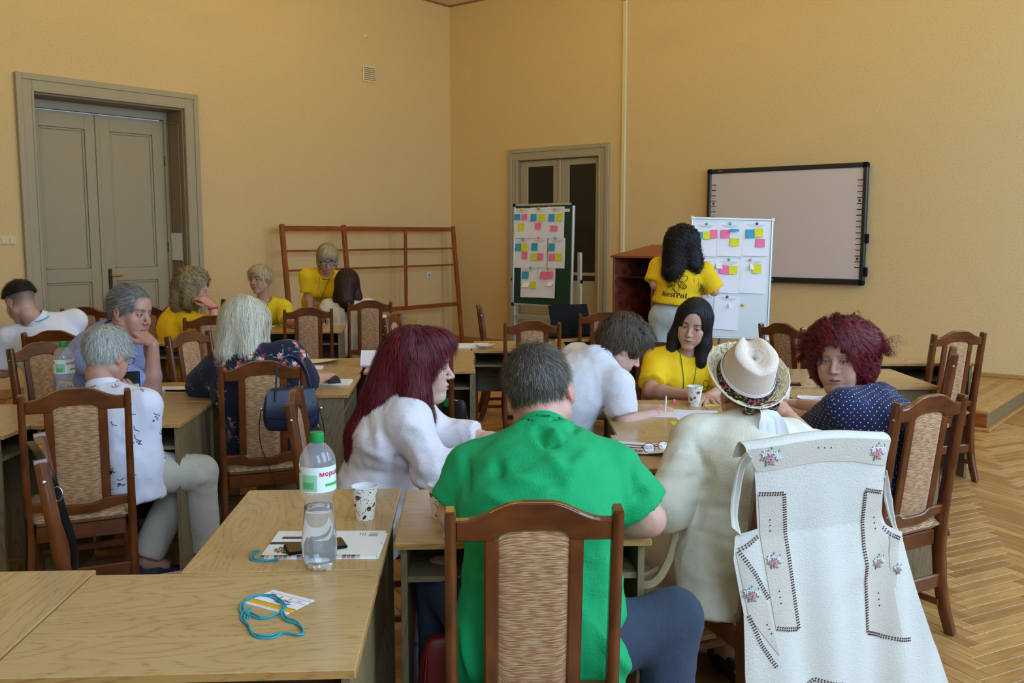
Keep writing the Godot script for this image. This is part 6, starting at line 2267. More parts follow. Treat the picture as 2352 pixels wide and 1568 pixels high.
static func shirt_mesh(s: Dictionary, sk: Dictionary, ns: FastNoiseLite) -> Array:
	var bb := bounds([sk.N, sk.shL, sk.shR, sk.elL, sk.elR, sk.mid, sk.P, sk.wrL, sk.wrR] if s.sleeve > 1.0 else [sk.N, sk.shL, sk.shR, sk.elL, sk.elR, sk.mid, sk.P], 0.17)
	var v := Vol.new(bb[0], bb[1], s.get("shirt_cell", 0.011))
	var g: float = s.get("ease", 0.012)
	torso(v, s, sk, g)
	var hem: float = s.get("hem", 0.10)
	v.cone(sk.P, sk.P - sk.T.y * hem, 0.135 + g, 0.13 + g, 0.06, Vector3.ZERO, Vector3.ZERO, false, 1.22 * s.get("bulk", 1.0), sk.T.x)
	for c in ["L", "R"]:
		if s.sleeve > 0.0:
			arm(v, sk, c, g * s.get("sleeve_ease", 1.0), s.get("arm_fat", 1.0), 1.0, 0.035, s.sleeve)
	v.plane(sk.P - sk.T.y * hem, -sk.T.y, 0.006)
	var HB: Basis = sk.HB
	var nk: Vector3 = sk.H + HB * Vector3(0, -0.075, -0.026) * sk.hs
	var up: Vector3 = (nk - sk.N).normalized()
	v.cone(sk.N + up * 0.005 + sk.T.z * 0.012, nk + up * 0.05 + sk.T.z * 0.03, s.get("collar_r", 0.066), 0.12, 0.008, Vector3.ZERO, Vector3.ZERO, true)
	var out := MB.new()
	v.net(out)
	smooth(out)
	folds(out, ns, s.get("crease", 0.006), s.get("squash", Vector3(1, 1, 1)), s.get("folds", []), s.get("fold_axis", Vector3.ZERO), s.get("fold_k", 1.4))
	smooth(out)
	out.t.resize(out.v.size())
	return [out, v]

static func trousers_mesh(s: Dictionary, sk: Dictionary, ns: FastNoiseLite) -> MB:
	var bb := bounds([sk.P, sk.knL, sk.knR, sk.anL, sk.anR], 0.17)
	var v := Vol.new(bb[0], bb[1], s.get("leg_cell", 0.014))
	var w: float = s.get("bulk", 1.0) * sk.k
	var T: Basis = sk.T
	v.ell(sk.P + T.y * 0.02, T, Vector3(0.168 * w + 0.006, 0.13, 0.125 * s.get("depth", 1.0) + 0.006), 0.05)
	for c in ["L", "R"]:
		leg(v, sk, c, s.get("leg_ease", 0.01), s.get("leg_fat", 1.0), s.get("leg_cut", 0.93))
	if s.get("skirt", false):
		v.cone(sk.hpL.lerp(sk.hpR, 0.5), sk.knL.lerp(sk.knR, 0.5), 0.13, 0.13, 0.08, Vector3.ZERO, Vector3.ZERO, false, 1.3, T.x)
	v.plane(sk.P + T.y * 0.14, T.y, 0.006)
	var out := MB.new()
	v.net(out)
	smooth(out)
	folds(out, ns, 0.005, Vector3(1, 1, 1), s.get("leg_folds", []))
	smooth(out)
	out.t.resize(out.v.size())
	return out

static func shoe_mesh(an: Vector3, toe: Vector3) -> MB:
	var h := an + Vector3(0, -0.045, 0)
	var z := Vector3(toe.x, 0, toe.z).normalized()
	var v := Vol.new(h - Vector3(0.24, 0.07, 0.24), h + Vector3(0.24, 0.09, 0.24), 0.008)
	v.cone(h - z * 0.05 - Vector3(0, 0.005, 0), h + z * 0.05 - Vector3(0, 0.008, 0), 0.037, 0.039, 0.02)
	v.cone(h + z * 0.05 - Vector3(0, 0.01, 0), h + z * 0.15 - Vector3(0, 0.018, 0), 0.04, 0.026, 0.02)
	v.cone(h - z * 0.03, h - z * 0.03 + Vector3(0, 0.04, 0), 0.036, 0.038, 0.02, h + Vector3(0, 0.045, 0), Vector3.UP)
	v.plane(h - Vector3(0, 0.042, 0), Vector3.DOWN, 0.003)
	var out := MB.new()
	v.net(out)
	smooth(out)
	out.t.resize(out.v.size())
	return out

# ---- hair
static func hair_mesh(s: Dictionary, sk: Dictionary, ns: FastNoiseLite) -> MB:
	var hr: Dictionary = s.hair
	var a := Vector3(-0.13, -0.14, -0.16)
	var b := Vector3(0.13, 0.17, 0.15)
	for q in hr.get("locks", []):
		for e in [q[0], q[1]]:
			a = a.min(e - Vector3.ONE * (maxf(q[2], q[3]) + 0.03))
			b = b.max(e + Vector3.ONE * (maxf(q[2], q[3]) + 0.03))
	var v := Vol.new(a, b, hr.get("cell", 0.006))
	var B := Basis()
	var t: float = hr.get("thick", 0.012)
	v.ell(Vector3(0, 0.038, -0.015), B, Vector3(0.0765 + t, 0.088 + t * 1.1, 0.097 + t), 0.01)
	for q in hr.get("lumps", []):
		v.ell(q[0], B, q[1], q[2] if q.size() > 2 else 0.02)
	var fr: Array = hr.get("face", [Vector3(0, -0.045, 0.10), Vector3(0.078, 0.118, 0.078)])
	v.ell(fr[0], B, fr[1], 0.008, true)
	for q in hr.get("locks", []):
		v.cone(q[0], q[1], q[2], q[3], 0.025)
	for q in hr.get("carve", []):
		v.ell(q[0], B, q[1], 0.006, true)
	if hr.has("nape"):   # a cut that rises from the nape to the ears
		var nn: Vector3 = hr.get("nape_n", Vector3(0, -1, 0.35)).normalized()
		v.plane(hr.nape, nn, 0.004)
	var rng := RandomNumberGenerator.new()
	rng.seed = hr.get("seed", 1)
	var out := MB.new()
	v.net(out)
	smooth(out)
	var nb := out.v.size()
	var shell := out.i.size()
	var c1: Color = hr.c1
	var c2: Color = hr.c2
	for k in nb:
		var p := out.v[k]
		out.v[k] = p + out.n[k] * hr.get("rough", 0.003) * (ns.get_noise_3dv(p * hr.get("rough_f", 9.0)) + 0.7 * ns.get_noise_3dv(p * 2.3 * hr.get("rough_f", 9.0))) - out.n[k] * 0.002
		out.c.append(c1.lerp(c2, 0.35 + 0.4 * ns.get_noise_3dv(p * 14.0)).darkened(hr.get("shade", 0.15)))
	out.t.resize(nb)
	smooth(out)
	# strands that follow the surface
	var crown: Vector3 = hr.get("crown", Vector3(0, 0.12, -0.05))
	var n: int = hr.get("n", 1500)
	var steps: int = hr.get("steps", 8)
	var L: float = hr.get("len", 0.08)
	var curl: float = hr.get("curl", 0.0)
	var grav: float = hr.get("grav", 0.6)
	var lift: float = hr.get("lift", 0.0)
	var jit: float = hr.get("jit", 0.25)
	var rad: float = hr.get("r", 0.0011)
	var clump: int = hr.get("clump", 1)
	var id := 0
	var l := L
	var ph := 0.0
	var fq := 1.0
	for k in n:
		if k % clump == 0:
			id = rng.randi() % nb
			l = L * rng.randf_range(0.6, 1.25)
			ph = rng.randf() * TAU
			fq = rng.randf_range(0.8, 1.3) * hr.get("curl_f", 1.0)
		elif clump > 1:
			ph += rng.randfn(0.0, 0.12)
		var p := out.v[id]
		var nn := out.n[id]
		var pts := []
		var nrm := []
		if clump > 1:
			p += nn.cross(Vector3(rng.randf() - 0.5, rng.randf() - 0.5, rng.randf() - 0.5)) * hr.get("spread", 0.007)
		var st := l / steps
		var wob := Vector3(rng.randf_range(-1, 1), rng.randf_range(-1, 1), rng.randf_range(-1, 1)) * jit
		var hoff: float = rng.randf_range(-0.002, 0.004) + hr.get("off", 0.0)
		for q in steps + 1:
			var away := p - crown
			var d := away - nn * away.dot(nn)
			d = d.normalized() * (1.0 - grav) + Vector3(0, -1, 0) * grav + hr.get("flow", Vector3.ZERO)
			d = d - nn * d.dot(nn) * (0.9 if lift <= 0.0 else 0.5)
			d = (d.normalized() + wob + nn * lift).normalized()
			var side := d.cross(nn).normalized()
			var cr := curl * minf(1.0, q / 2.0)
			pts.append(p + side * cos(ph + q * fq) * cr + nn * (sin(ph + q * fq) * cr + hoff))
			nrm.append((nn + side * rng.randf_range(-0.35, 0.35)).normalized())
			p += d * st
			if lift <= 0.001 or curl > 0.0:
				var f := v.val(p)
				if absf(f) > 0.5 and q > 1 and not hr.get("free", false):
					break
				if absf(f) < 0.5:
					nn = v.grad(p)
					var want: float = lift * 0.03
					p -= nn * clampf(f - want, -0.006, 0.006) * 0.7
		var keep := 0
		if pts.size() < 3:
			continue
		for q in pts:
			var w: Vector3 = (q - fr[0]) / fr[1]
			if w.length_squared() < 0.97 and not (q.y > 0.02 and hr.get("fringe", 0.0) > rng.randf()):
				break
			var inear := false
			for e in hr.get("carve", []):
				if ((q - e[0]) / e[1]).length_squared() < 0.9:
					inear = true
			if q.length() > 0.46 or inear or (hr.has("nape") and (q - hr.nape).dot(hr.get("nape_n", Vector3(0, -1, 0.35)).normalized()) > 0.006):
				break
			keep += 1
		if keep < 3:
			continue
		pts.resize(keep)
		var c := c1.lerp(c2, clampf(rng.randfn(0.5, 0.32), 0.0, 1.0))
		if hr.has("c3") and rng.randf() < hr.get("k3", 0.3):
			c = c.lerp(hr.c3, rng.randf())
		_strand(out, pts, nrm, rad * rng.randf_range(0.7, 1.3), c)
	out.use_c = true
	var bt := Transform3D(sk.HB * Basis.from_scale(Vector3.ONE * sk.hs), sk.H)
	for k in out.v.size():
		out.v[k] = bt * out.v[k]
		out.n[k] = bt.basis * out.n[k]
	return out

static func _strand(out: MB, pts: Array, nrm: Array, r: float, c: Color):   # a narrow ribbon that lies on the head
	var m := pts.size()
	var base := out.v.size()
	for k in m:
		var d: Vector3 = pts[mini(k + 1, m - 1)] - pts[maxi(k - 1, 0)]
		var nn: Vector3 = nrm[k]
		var side := d.cross(nn).normalized() * r * (1.0 - 0.8 * pow(float(k) / (m - 1), 2.0))
		out.v.append(pts[k] - side)
		out.v.append(pts[k] + side)
		out.n.append(nn)
		out.n.append(nn)
		out.c.append(c)
		out.c.append(c)
		out.t.append(Vector2.ZERO)
		out.t.append(Vector2.ZERO)
	for k in m - 1:
		var a := base + k * 2
		out.i.append_array([a, a + 3, a + 1, a, a + 2, a + 3])

static func eye_mesh(sk: Dictionary, q: float, s: Dictionary) -> MB:
	var b := MB.new()
	var iris: Color = s.get("iris", Color(0.09, 0.055, 0.03))
	var look: Vector3 = s.get("look", Vector3(0, -0.05, 1)).normalized()
	b.ball(Vector3.ZERO, Vector3.ONE * 0.0122, 28, 20)
	b.use_c = true
	var bt := Transform3D(sk.HB * Basis.from_scale(Vector3.ONE * sk.hs), sk.H) * Transform3D(Basis(), Vector3(q * 0.0315, 0.0015, 0.0715))
	for k in b.v.size():
		var d := b.v[k].normalized().dot(look)
		b.c[k] = Color(0.012, 0.01, 0.01) if d > 0.98 else (iris if d > 0.86 else Color(0.50, 0.46, 0.44))
		b.v[k] = bt * b.v[k]
		b.n[k] = (bt.basis * b.n[k]).normalized()
	return b

# ---------------------------------------------------------------- the people
func hair_of(kind: String) -> Dictionary:
	match kind:
		"cropped": return {"carve": [[Vector3(0.085, -0.03, 0.0), Vector3(0.028, 0.05, 0.045)], [Vector3(-0.085, -0.03, 0.0), Vector3(0.028, 0.05, 0.045)]], "thick": 0.008, "cell": 0.005, "n": 16000, "len": 0.022, "steps": 3, "lift": 0.5, "jit": 0.3, "grav": 0.25, "r": 0.00042, "c1": Color(0.055, 0.040, 0.028), "c2": Color(0.15, 0.115, 0.082), "c3": Color(0.34, 0.31, 0.28), "k3": 0.22, "nape": Vector3(0, -0.052, -0.06), "nape_n": Vector3(0, -1, 0.25), "crown": Vector3(0.0, 0.115, -0.07), "shade": 0.3, "seed": 3}
		"afro": return {"thick": 0.022, "cell": 0.007, "lumps": [[Vector3(0.05, 0.04, -0.04), Vector3(0.078, 0.085, 0.085)], [Vector3(-0.05, 0.04, -0.04), Vector3(0.078, 0.085, 0.085)], [Vector3(0, 0.08, -0.01), Vector3(0.09, 0.062, 0.09)], [Vector3(0.062, -0.02, -0.035), Vector3(0.052, 0.08, 0.065)], [Vector3(-0.062, -0.02, -0.035), Vector3(0.052, 0.08, 0.065)], [Vector3(0, -0.01, -0.075), Vector3(0.09, 0.085, 0.062)]], "face": [Vector3(0, -0.055, 0.105), Vector3(0.072, 0.122, 0.10)], "fringe": 0.2, "n": 10500, "clump": 9, "spread": 0.008, "len": 0.085, "steps": 12, "curl": 0.0085, "curl_f": 0.95, "grav": 0.35, "lift": 0.35, "jit": 0.22, "r": 0.0006, "c1": Color(0.07, 0.004, 0.007), "c2": Color(0.26, 0.014, 0.02), "rough": 0.03, "rough_f": 22.0, "shade": 0.45, "seed": 5}
		"long_black": return {"thick": 0.013, "locks": [[Vector3(0.058, 0.05, -0.01), Vector3(0.078, -0.09, 0.0), 0.032, 0.034], [Vector3(-0.058, 0.05, -0.01), Vector3(-0.078, -0.09, 0.0), 0.032, 0.034], [Vector3(0.078, -0.09, 0.0), Vector3(0.085, -0.185, 0.03), 0.034, 0.028], [Vector3(-0.078, -0.09, 0.0), Vector3(-0.082, -0.17, 0.03), 0.034, 0.026], [Vector3(0, 0.0, -0.07), Vector3(0, -0.17, -0.07), 0.06, 0.06], [Vector3(0.05, -0.05, -0.05), Vector3(0.06, -0.19, -0.03), 0.05, 0.04], [Vector3(-0.05, -0.05, -0.05), Vector3(-0.06, -0.18, -0.03), 0.05, 0.04]], "face": [Vector3(0.006, -0.04, 0.10), Vector3(0.064, 0.128, 0.075)], "n": 9000, "len": 0.20, "steps": 8, "grav": 0.85, "jit": 0.06, "r": 0.0007, "c1": Color(0.006, 0.005, 0.006), "c2": Color(0.022, 0.018, 0.02), "shade": 0.2, "crown": Vector3(0.012, 0.14, 0.0), "seed": 6}
		"wavy_brown": return {"thick": 0.02, "cell": 0.006, "lumps": [[Vector3(0, 0.085, 0.055), Vector3(0.066, 0.04, 0.05)], [Vector3(0, 0.02, -0.09), Vector3(0.07, 0.07, 0.035)]], "face": [Vector3(0, -0.04, 0.105), Vector3(0.085, 0.112, 0.082)], "carve": [[Vector3(0.09, -0.05, 0.02), Vector3(0.03, 0.05, 0.05)], [Vector3(-0.09, -0.05, 0.02), Vector3(0.03, 0.05, 0.05)]], "nape": Vector3(0, -0.06, -0.06), "n": 9500, "clump": 14, "spread": 0.012, "len": 0.075, "steps": 9, "curl": 0.0065, "curl_f": 0.6, "grav": 0.4, "lift": 0.35, "jit": 0.3, "r": 0.0006, "c1": Color(0.04, 0.025, 0.015), "c2": Color(0.14, 0.095, 0.06), "c3": Color(0.26, 0.20, 0.14), "k3": 0.15, "rough": 0.014, "rough_f": 16.0, "shade": 0.35, "seed": 7}
		"long_red": return {"thick": 0.02, "cell": 0.007, "lumps": [[Vector3(0, 0.095, 0.03), Vector3(0.075, 0.05, 0.08)], [Vector3(0, 0.05, -0.06), Vector3(0.10, 0.10, 0.08)]], "locks": [[Vector3(0.055, 0.03, -0.03), Vector3(0.075, -0.10, -0.03), 0.05, 0.05], [Vector3(-0.055, 0.03, -0.03), Vector3(-0.075, -0.10, -0.03), 0.05, 0.05], [Vector3(-0.07, -0.10, -0.02), Vector3(-0.07, -0.17, 0.02), 0.045, 0.025], [Vector3(0, 0.02, -0.08), Vector3(0, -0.12, -0.13), 0.09, 0.085], [Vector3(0, -0.12, -0.13), Vector3(-0.01, -0.26, -0.215), 0.08, 0.055], [Vector3(-0.01, -0.26, -0.215), Vector3(-0.02, -0.335, -0.25), 0.05, 0.02]], "face": [Vector3(0, -0.055, 0.10), Vector3(0.085, 0.122, 0.088)], "fringe": 0.25, "n": 13500, "clump": 10, "spread": 0.014, "len": 0.17, "steps": 9, "curl": 0.004, "curl_f": 0.45, "grav": 0.55, "lift": 0.22, "jit": 0.16, "r": 0.00065, "c1": Color(0.045, 0.004, 0.008), "c2": Color(0.17, 0.008, 0.018), "c3": Color(0.42, 0.02, 0.05), "k3": 0.2, "rough": 0.01, "shade": 0.3, "seed": 8}
		"white_short": return {"thick": 0.011, "nape": Vector3(0, -0.058, -0.06), "nape_n": Vector3(0, -1, 0.3), "n": 10000, "len": 0.042, "steps": 5, "grav": 0.35, "lift": 0.12, "jit": 0.2, "r": 0.0007, "c1": Color(0.36, 0.35, 0.31), "c2": Color(0.74, 0.73, 0.68), "c3": Color(0.10, 0.09, 0.07), "k3": 0.12, "crown": Vector3(0.01, 0.12, -0.075), "shade": 0.35, "carve": [[Vector3(0.09, -0.04, 0.025), Vector3(0.03, 0.05, 0.05)], [Vector3(-0.09, -0.04, 0.025), Vector3(0.03, 0.05, 0.05)]], "seed": 9}
		"grey_short": return {"thick": 0.007, "nape": Vector3(0, -0.058, -0.06), "n": 7500, "len": 0.035, "steps": 4, "grav": 0.2, "lift": 0.1, "jit": 0.15, "r": 0.0006, "flow": Vector3(0, 0, -0.5), "c1": Color(0.09, 0.083, 0.07), "c2": Color(0.26, 0.25, 0.22), "c3": Color(0.55, 0.52, 0.47), "k3": 0.2, "crown": Vector3(0, 0.11, 0.06), "face": [Vector3(0, -0.05, 0.115), Vector3(0.09, 0.14, 0.078)], "carve": [[Vector3(0.09, -0.05, 0.03), Vector3(0.03, 0.06, 0.05)], [Vector3(-0.09, -0.05, 0.03), Vector3(0.03, 0.06, 0.05)]], "shade": 0.3, "seed": 10}
		"platinum_bob": return {"thick": 0.022, "lumps": [[Vector3(0, 0.04, -0.05), Vector3(0.105, 0.105, 0.085)]], "locks": [[Vector3(0.05, 0.03, -0.03), Vector3(0.07, -0.08, -0.01), 0.05, 0.045], [Vector3(-0.05, 0.03, -0.03), Vector3(-0.07, -0.08, -0.01), 0.05, 0.045], [Vector3(0.03, 0.0, -0.07), Vector3(0.05, -0.12, -0.075), 0.065, 0.05], [Vector3(-0.03, 0.0, -0.07), Vector3(-0.05, -0.12, -0.075), 0.065, 0.05]], "n": 11000, "clump": 10, "spread": 0.014, "len": 0.11, "steps": 7, "curl": 0.005, "curl_f": 0.5, "grav": 0.7, "lift": 0.18, "jit": 0.16, "r": 0.0007, "c1": Color(0.66, 0.58, 0.42), "c2": Color(0.95, 0.90, 0.74), "c3": Color(0.46, 0.37, 0.23), "k3": 0.12, "rough": 0.008, "shade": 0.25, "crown": Vector3(0.0, 0.14, -0.05), "seed": 11}
		"fade": return {"thick": 0.012, "nape": Vector3(0, 0.045, -0.03), "nape_n": Vector3(0, -1, 0.12), "n": 6000, "len": 0.03, "steps": 4, "grav": 0.1, "lift": 0.3, "flow": Vector3(0, 0, 0.4), "jit": 0.2, "r": 0.0008, "c1": Color(0.010, 0.008, 0.007), "c2": Color(0.03, 0.022, 0.016), "crown": Vector3(0, 0.1, -0.08), "shade": 0.2, "seed": 12}
		"curly_blond": return {"thick": 0.026, "cell": 0.007, "lumps": [[Vector3(0, 0.05, -0.05), Vector3(0.11, 0.10, 0.09)]], "locks": [[Vector3(0.05, 0.02, -0.03), Vector3(0.08, -0.11, -0.02), 0.055, 0.05], [Vector3(-0.05, 0.02, -0.03), Vector3(-0.08, -0.11, -0.02), 0.055, 0.05], [Vector3(0, 0.0, -0.08), Vector3(0, -0.13, -0.10), 0.085, 0.075]], "n": 4200, "clump": 6, "spread": 0.01, "len": 0.12, "steps": 14, "curl": 0.010, "curl_f": 1.0, "grav": 0.65, "lift": 0.3, "jit": 0.25, "r": 0.0011, "c1": Color(0.22, 0.145, 0.06), "c2": Color(0.56, 0.41, 0.20), "rough": 0.018, "rough_f": 16.0, "shade": 0.35, "seed": 13}
		"pixie": return {"thick": 0.016, "lumps": [[Vector3(0, 0.075, 0.045), Vector3(0.07, 0.05, 0.055)]], "nape": Vector3(0, -0.06, -0.06), "n": 3500, "len": 0.07, "steps": 6, "grav": 0.5, "lift": 0.05, "jit": 0.15, "r": 0.0009, "c1": Color(0.42, 0.31, 0.16), "c2": Color(0.85, 0.71, 0.46), "face": [Vector3(0, -0.055, 0.105), Vector3(0.085, 0.118, 0.08)], "carve": [[Vector3(0.09, -0.05, 0.02), Vector3(0.03, 0.05, 0.05)], [Vector3(-0.09, -0.05, 0.02), Vector3(0.03, 0.05, 0.05)]], "crown": Vector3(0.02, 0.14, -0.05), "shade": 0.3, "seed": 14}
		"short_bob": return {"thick": 0.022, "lumps": [[Vector3(0, 0.07, 0.04), Vector3(0.078, 0.055, 0.06)]], "locks": [[Vector3(0.06, 0.03, -0.01), Vector3(0.072, -0.05, 0.0), 0.038, 0.03], [Vector3(-0.06, 0.03, -0.01), Vector3(-0.072, -0.05, 0.0), 0.038, 0.03], [Vector3(0, 0.0, -0.06), Vector3(0, -0.06, -0.06), 0.075, 0.06]], "n": 3500, "len": 0.08, "steps": 6, "grav": 0.7, "jit": 0.15, "r": 0.001, "c1": Color(0.34, 0.25, 0.13), "c2": Color(0.70, 0.56, 0.34), "face": [Vector3(0, -0.055, 0.105), Vector3(0.068, 0.112, 0.08)], "shade": 0.3, "seed": 15}
		"auburn_bob": return {"thick": 0.02, "lumps": [[Vector3(0, 0.03, -0.05), Vector3(0.10, 0.11, 0.085)]], "locks": [[Vector3(0.05, 0.03, -0.03), Vector3(0.08, -0.12, -0.01), 0.05, 0.05], [Vector3(-0.05, 0.03, -0.03), Vector3(-0.08, -0.12, -0.01), 0.05, 0.05], [Vector3(0.02, 0.0, -0.08), Vector3(0.02, -0.15, -0.09), 0.08, 0.07]], "n": 4500, "len": 0.16, "steps": 6, "grav": 0.9, "jit": 0.05, "r": 0.0009, "c1": Color(0.030, 0.010, 0.007), "c2": Color(0.075, 0.024, 0.016), "shade": 0.2, "crown": Vector3(0.0, 0.15, -0.04), "seed": 16}
		"long_curly_black": return {"thick": 0.016, "cell": 0.007, "lumps": [[Vector3(0, 0.03, -0.06), Vector3(0.11, 0.12, 0.09)]], "locks": [[Vector3(0.05, 0.0, -0.04), Vector3(0.085, -0.15, -0.04), 0.06, 0.055], [Vector3(-0.05, 0.0, -0.04), Vector3(-0.085, -0.15, -0.04), 0.06, 0.055], [Vector3(0.02, 0.0, -0.08), Vector3(0.04, -0.20, -0.11), 0.085, 0.07], [Vector3(0.04, -0.2, -0.11), Vector3(0.03, -0.30, -0.12), 0.06, 0.02]], "free": true, "n": 4200, "clump": 8, "spread": 0.008, "len": 0.22, "steps": 20, "curl": 0.012, "curl_f": 1.15, "grav": 0.75, "lift": 0.35, "jit": 0.22, "r": 0.0011, "c1": Color(0.005, 0.004, 0.004), "c2": Color(0.020, 0.015, 0.013), "rough": 0.015, "rough_f": 16.0, "shade": 0.2, "seed": 17}
		"grey_under_hat": return {"thick": 0.006, "cell": 0.006, "nape": Vector3(0, -0.085, -0.06), "n": 4000, "len": 0.05, "steps": 6, "grav": 0.9, "lift": 0.05, "curl": 0.003, "jit": 0.2, "r": 0.0006, "c1": Color(0.06, 0.055, 0.05), "c2": Color(0.3, 0.29, 0.28), "shade": 0.3, "seed": 18}
	return {}

func person(label: String, s: Dictionary):
	s.label = label
	jobs.append(s)

func people():
	var fair := Color(0.62, 0.365, 0.265)
	var rosy := Color(0.60, 0.32, 0.235)
	var tan := Color(0.50, 0.265, 0.175)
	var ff := func(list: Array, z: float) -> Array:
		var r := []
		for q in list:
			r.append([U(q[0], q[1], z), U(q[2], q[3], z), q[4], q[5]])
		return r
	person("man in a bright green T-shirt seen from behind, leaning over the desk", {
		"hip": Vector3(0.075, 0.53, -2.27), "neck": U(1246, 1008, 2.42), "head": U(1241, 908, 2.53), "head_size": 1.06, "body": 4.0, "face": 14.0, "nod": 24.0, "roll": -13.0,
		"elbowR": U(1488, 1192, 2.40), "handR": Y(1392, 1192, 0.785), "elbowL": U(1045, 1180, 2.42), "handL": Y(1120, 1180, 0.785),
		"kneeR": U(1545, 1420, 2.34), "footR": Vector3(0.36, 0.02, -2.18), "kneeL": Vector3(-0.20, 0.6, -2.55), "footL": Vector3(-0.18, 0.0, -2.45),
		"shoulder": 0.182, "bulk": 1.22, "waist": 0.155, "depth": 1.15, "hunch": 0.06, "drop": 0.085, "fold_k": 1.7, "male": true, "skin": rosy, "hair": hair_of("cropped"), "arm_fat": 1.22, "leg_fat": 1.12,
		"sleeve": 0.78, "shirt": "cloth_green", "hem": 0.14, "ease": 0.014, "crease": 0.007, "collar_r": 0.072, "trousers": "cloth_jeans", "stubble": 0.2, "shirt_cell": 0.0095, "eyes": false, "head_cell": 0.0046, "crop_ear": true,
		"folds": ff.call([[1236, 985, 1262, 1035, -0.012, 0.010], [1262, 1025, 1285, 1020, -0.010, 0.012], [1262, 985, 1290, 1020, 0.010, 0.011], [1325, 960, 1312, 1000, -0.010, 0.012], [1255, 1050, 1300, 1095, 0.010, 0.016], [1300, 1095, 1362, 1035, 0.008, 0.018], [1150, 1060, 1160, 1110, -0.012, 0.014], [1160, 1105, 1240, 1105, 0.007, 0.012], [1240, 1105, 1300, 1112, -0.007, 0.014], [1072, 1050, 1085, 1150, -0.010, 0.010], [1450, 1050, 1455, 1140, -0.007, 0.010], [1450, 1150, 1490, 1120, -0.010, 0.012], [1130, 1140, 1200, 1165, 0.006, 0.012], [1380, 1440, 1440, 1530, 0.010, 0.014], [1430, 1420, 1462, 1520, -0.010, 0.012], [1400, 1380, 1440, 1470, -0.007, 0.012], [1085, 1420, 1110, 1540, 0.010, 0.014]], 2.35), "back_folds": true, "thumbR": 0.2})
	person("woman in a straw hat and cream linen jacket seen from behind", {
		"hip": Vector3(0.72, 0.52, -2.84), "neck": U(1722, 982, 2.97), "head": U(1715, 902, 3.06), "body": -14.0, "face": -10.0, "nod": 4.0, "roll": 3.0,
		"elbowL": U(1535, 1165, 2.80), "handL": U(1470, 1110, 2.96), "elbowR": U(1885, 1045, 3.12), "handR": U(1812, 958, 3.32),
		"footL": Vector3(0.58, 0, -3.1), "footR": Vector3(0.78, 0, -3.15), "shoulder": 0.178, "tilt": 0.014, "bulk": 1.12, "depth": 1.05, "hunch": 0.05, "skin": fair, "hair": hair_of("grey_under_hat"), "arm_fat": 1.15,
		"sleeve": 1.35, "shirt": "cloth_linen", "hem": 0.17, "ease": 0.016, "crease": 0.008, "collar_r": 0.07, "trousers": "cloth_beige", "skirt": true, "shirt_cell": 0.0095, "eyes": false, "head_cell": 0.0046,
		"folds": ff.call([[1610, 1010, 1622, 1100, -0.010, 0.010], [1622, 1100, 1612, 1140, -0.010, 0.012], [1560, 1050, 1600, 1040, 0.006, 0.012], [1530, 1110, 1605, 1090, -0.007, 0.012], [1560, 1150, 1610, 1140, 0.006, 0.012], [1590, 1160, 1690, 1175, -0.006, 0.014], [1582, 1215, 1660, 1250, -0.008, 0.01], [1590, 1290, 1660, 1335, 0.006, 0.02], [1600, 1330, 1640, 1385, -0.006, 0.01]], 2.8), "back_folds": true, "hat": true})
	person("woman with bushy curly red hair in a navy polka-dot dress, looking back", {
		"hip": Vector3(1.42, 0.53, -3.62), "neck": U(1992, 905, 3.66), "head": U(1930, 822, 3.68), "head_size": 1.06, "body": -48.0, "face": -146.0, "nod": 5.0, "roll": 3.0,
		"elbowL": U(1868, 985, 3.74), "handL": U(1800, 945, 3.98), "handR": U(1840, 930, 4.25), "footL": Vector3(1.25, 0, -3.95), "footR": Vector3(1.35, 0, -4.1),
		"shoulder": 0.185, "bulk": 1.28, "waist": 0.16, "depth": 1.2, "hunch": 0.03, "bust": 0.09, "skin": Color(0.53, 0.29, 0.205), "jowl": 1.0, "cheek": 1.15, "wide": 1.1, "hair": hair_of("afro"), "arm_fat": 1.3,
		"sleeve": 1.05, "shirt": "cloth_polka", "hem": 0.2, "ease": 0.012, "crease": 0.007, "collar_r": 0.075, "trousers": "cloth_polka", "skirt": true, "iris": Color(0.12, 0.14, 0.13), "look": Vector3(0.15, 0.0, 1), "brow": Color(0.16, 0.07, 0.05), "brow_k": 0.45, "lips": Color(0.42, 0.16, 0.14), "lid": 0.8, "head_cell": 0.003, "open": 0.0036})
	person("woman with straight dark hair in a yellow T-shirt, looking down at the table", {
		"hip": Vector3(0.93, 0.53, -5.05), "neck": U(1578, 806, 4.96), "head": U(1592, 744, 4.88), "body": 178.0, "face": -160.0, "nod": 12.0, "roll": -12.0,
		"elbowR": U(1494, 898, 4.74), "handR": U(1590, 908, 4.52), "elbowL": U(1668, 895, 4.74), "handL": U(1625, 912, 4.50), "footL": Vector3(1.02, 0, -4.75), "footR": Vector3(0.84, 0, -4.75),
		"shoulder": 0.168, "drop": 0.05, "bulk": 1.0, "bust": 0.075, "skin": Color(0.56, 0.315, 0.225), "wide": 0.96, "hair": hair_of("long_black"), "sleeve": 0.8, "shirt": "cloth_yellow", "ease": 0.013, "collar_r": 0.064, "trousers": "cloth_pale_jeans", "head_cell": 0.003, "look": Vector3(0.15, -0.1, 1), "open": 0.0038, "brow_k": 0.9, "lids": 0.6, "lips": Color(0.40, 0.14, 0.13), "lanyard": [sc(60, 120, 50), -0.03, 0.05, 0.32], "logo": [0.075, 0.155, 0.05]})
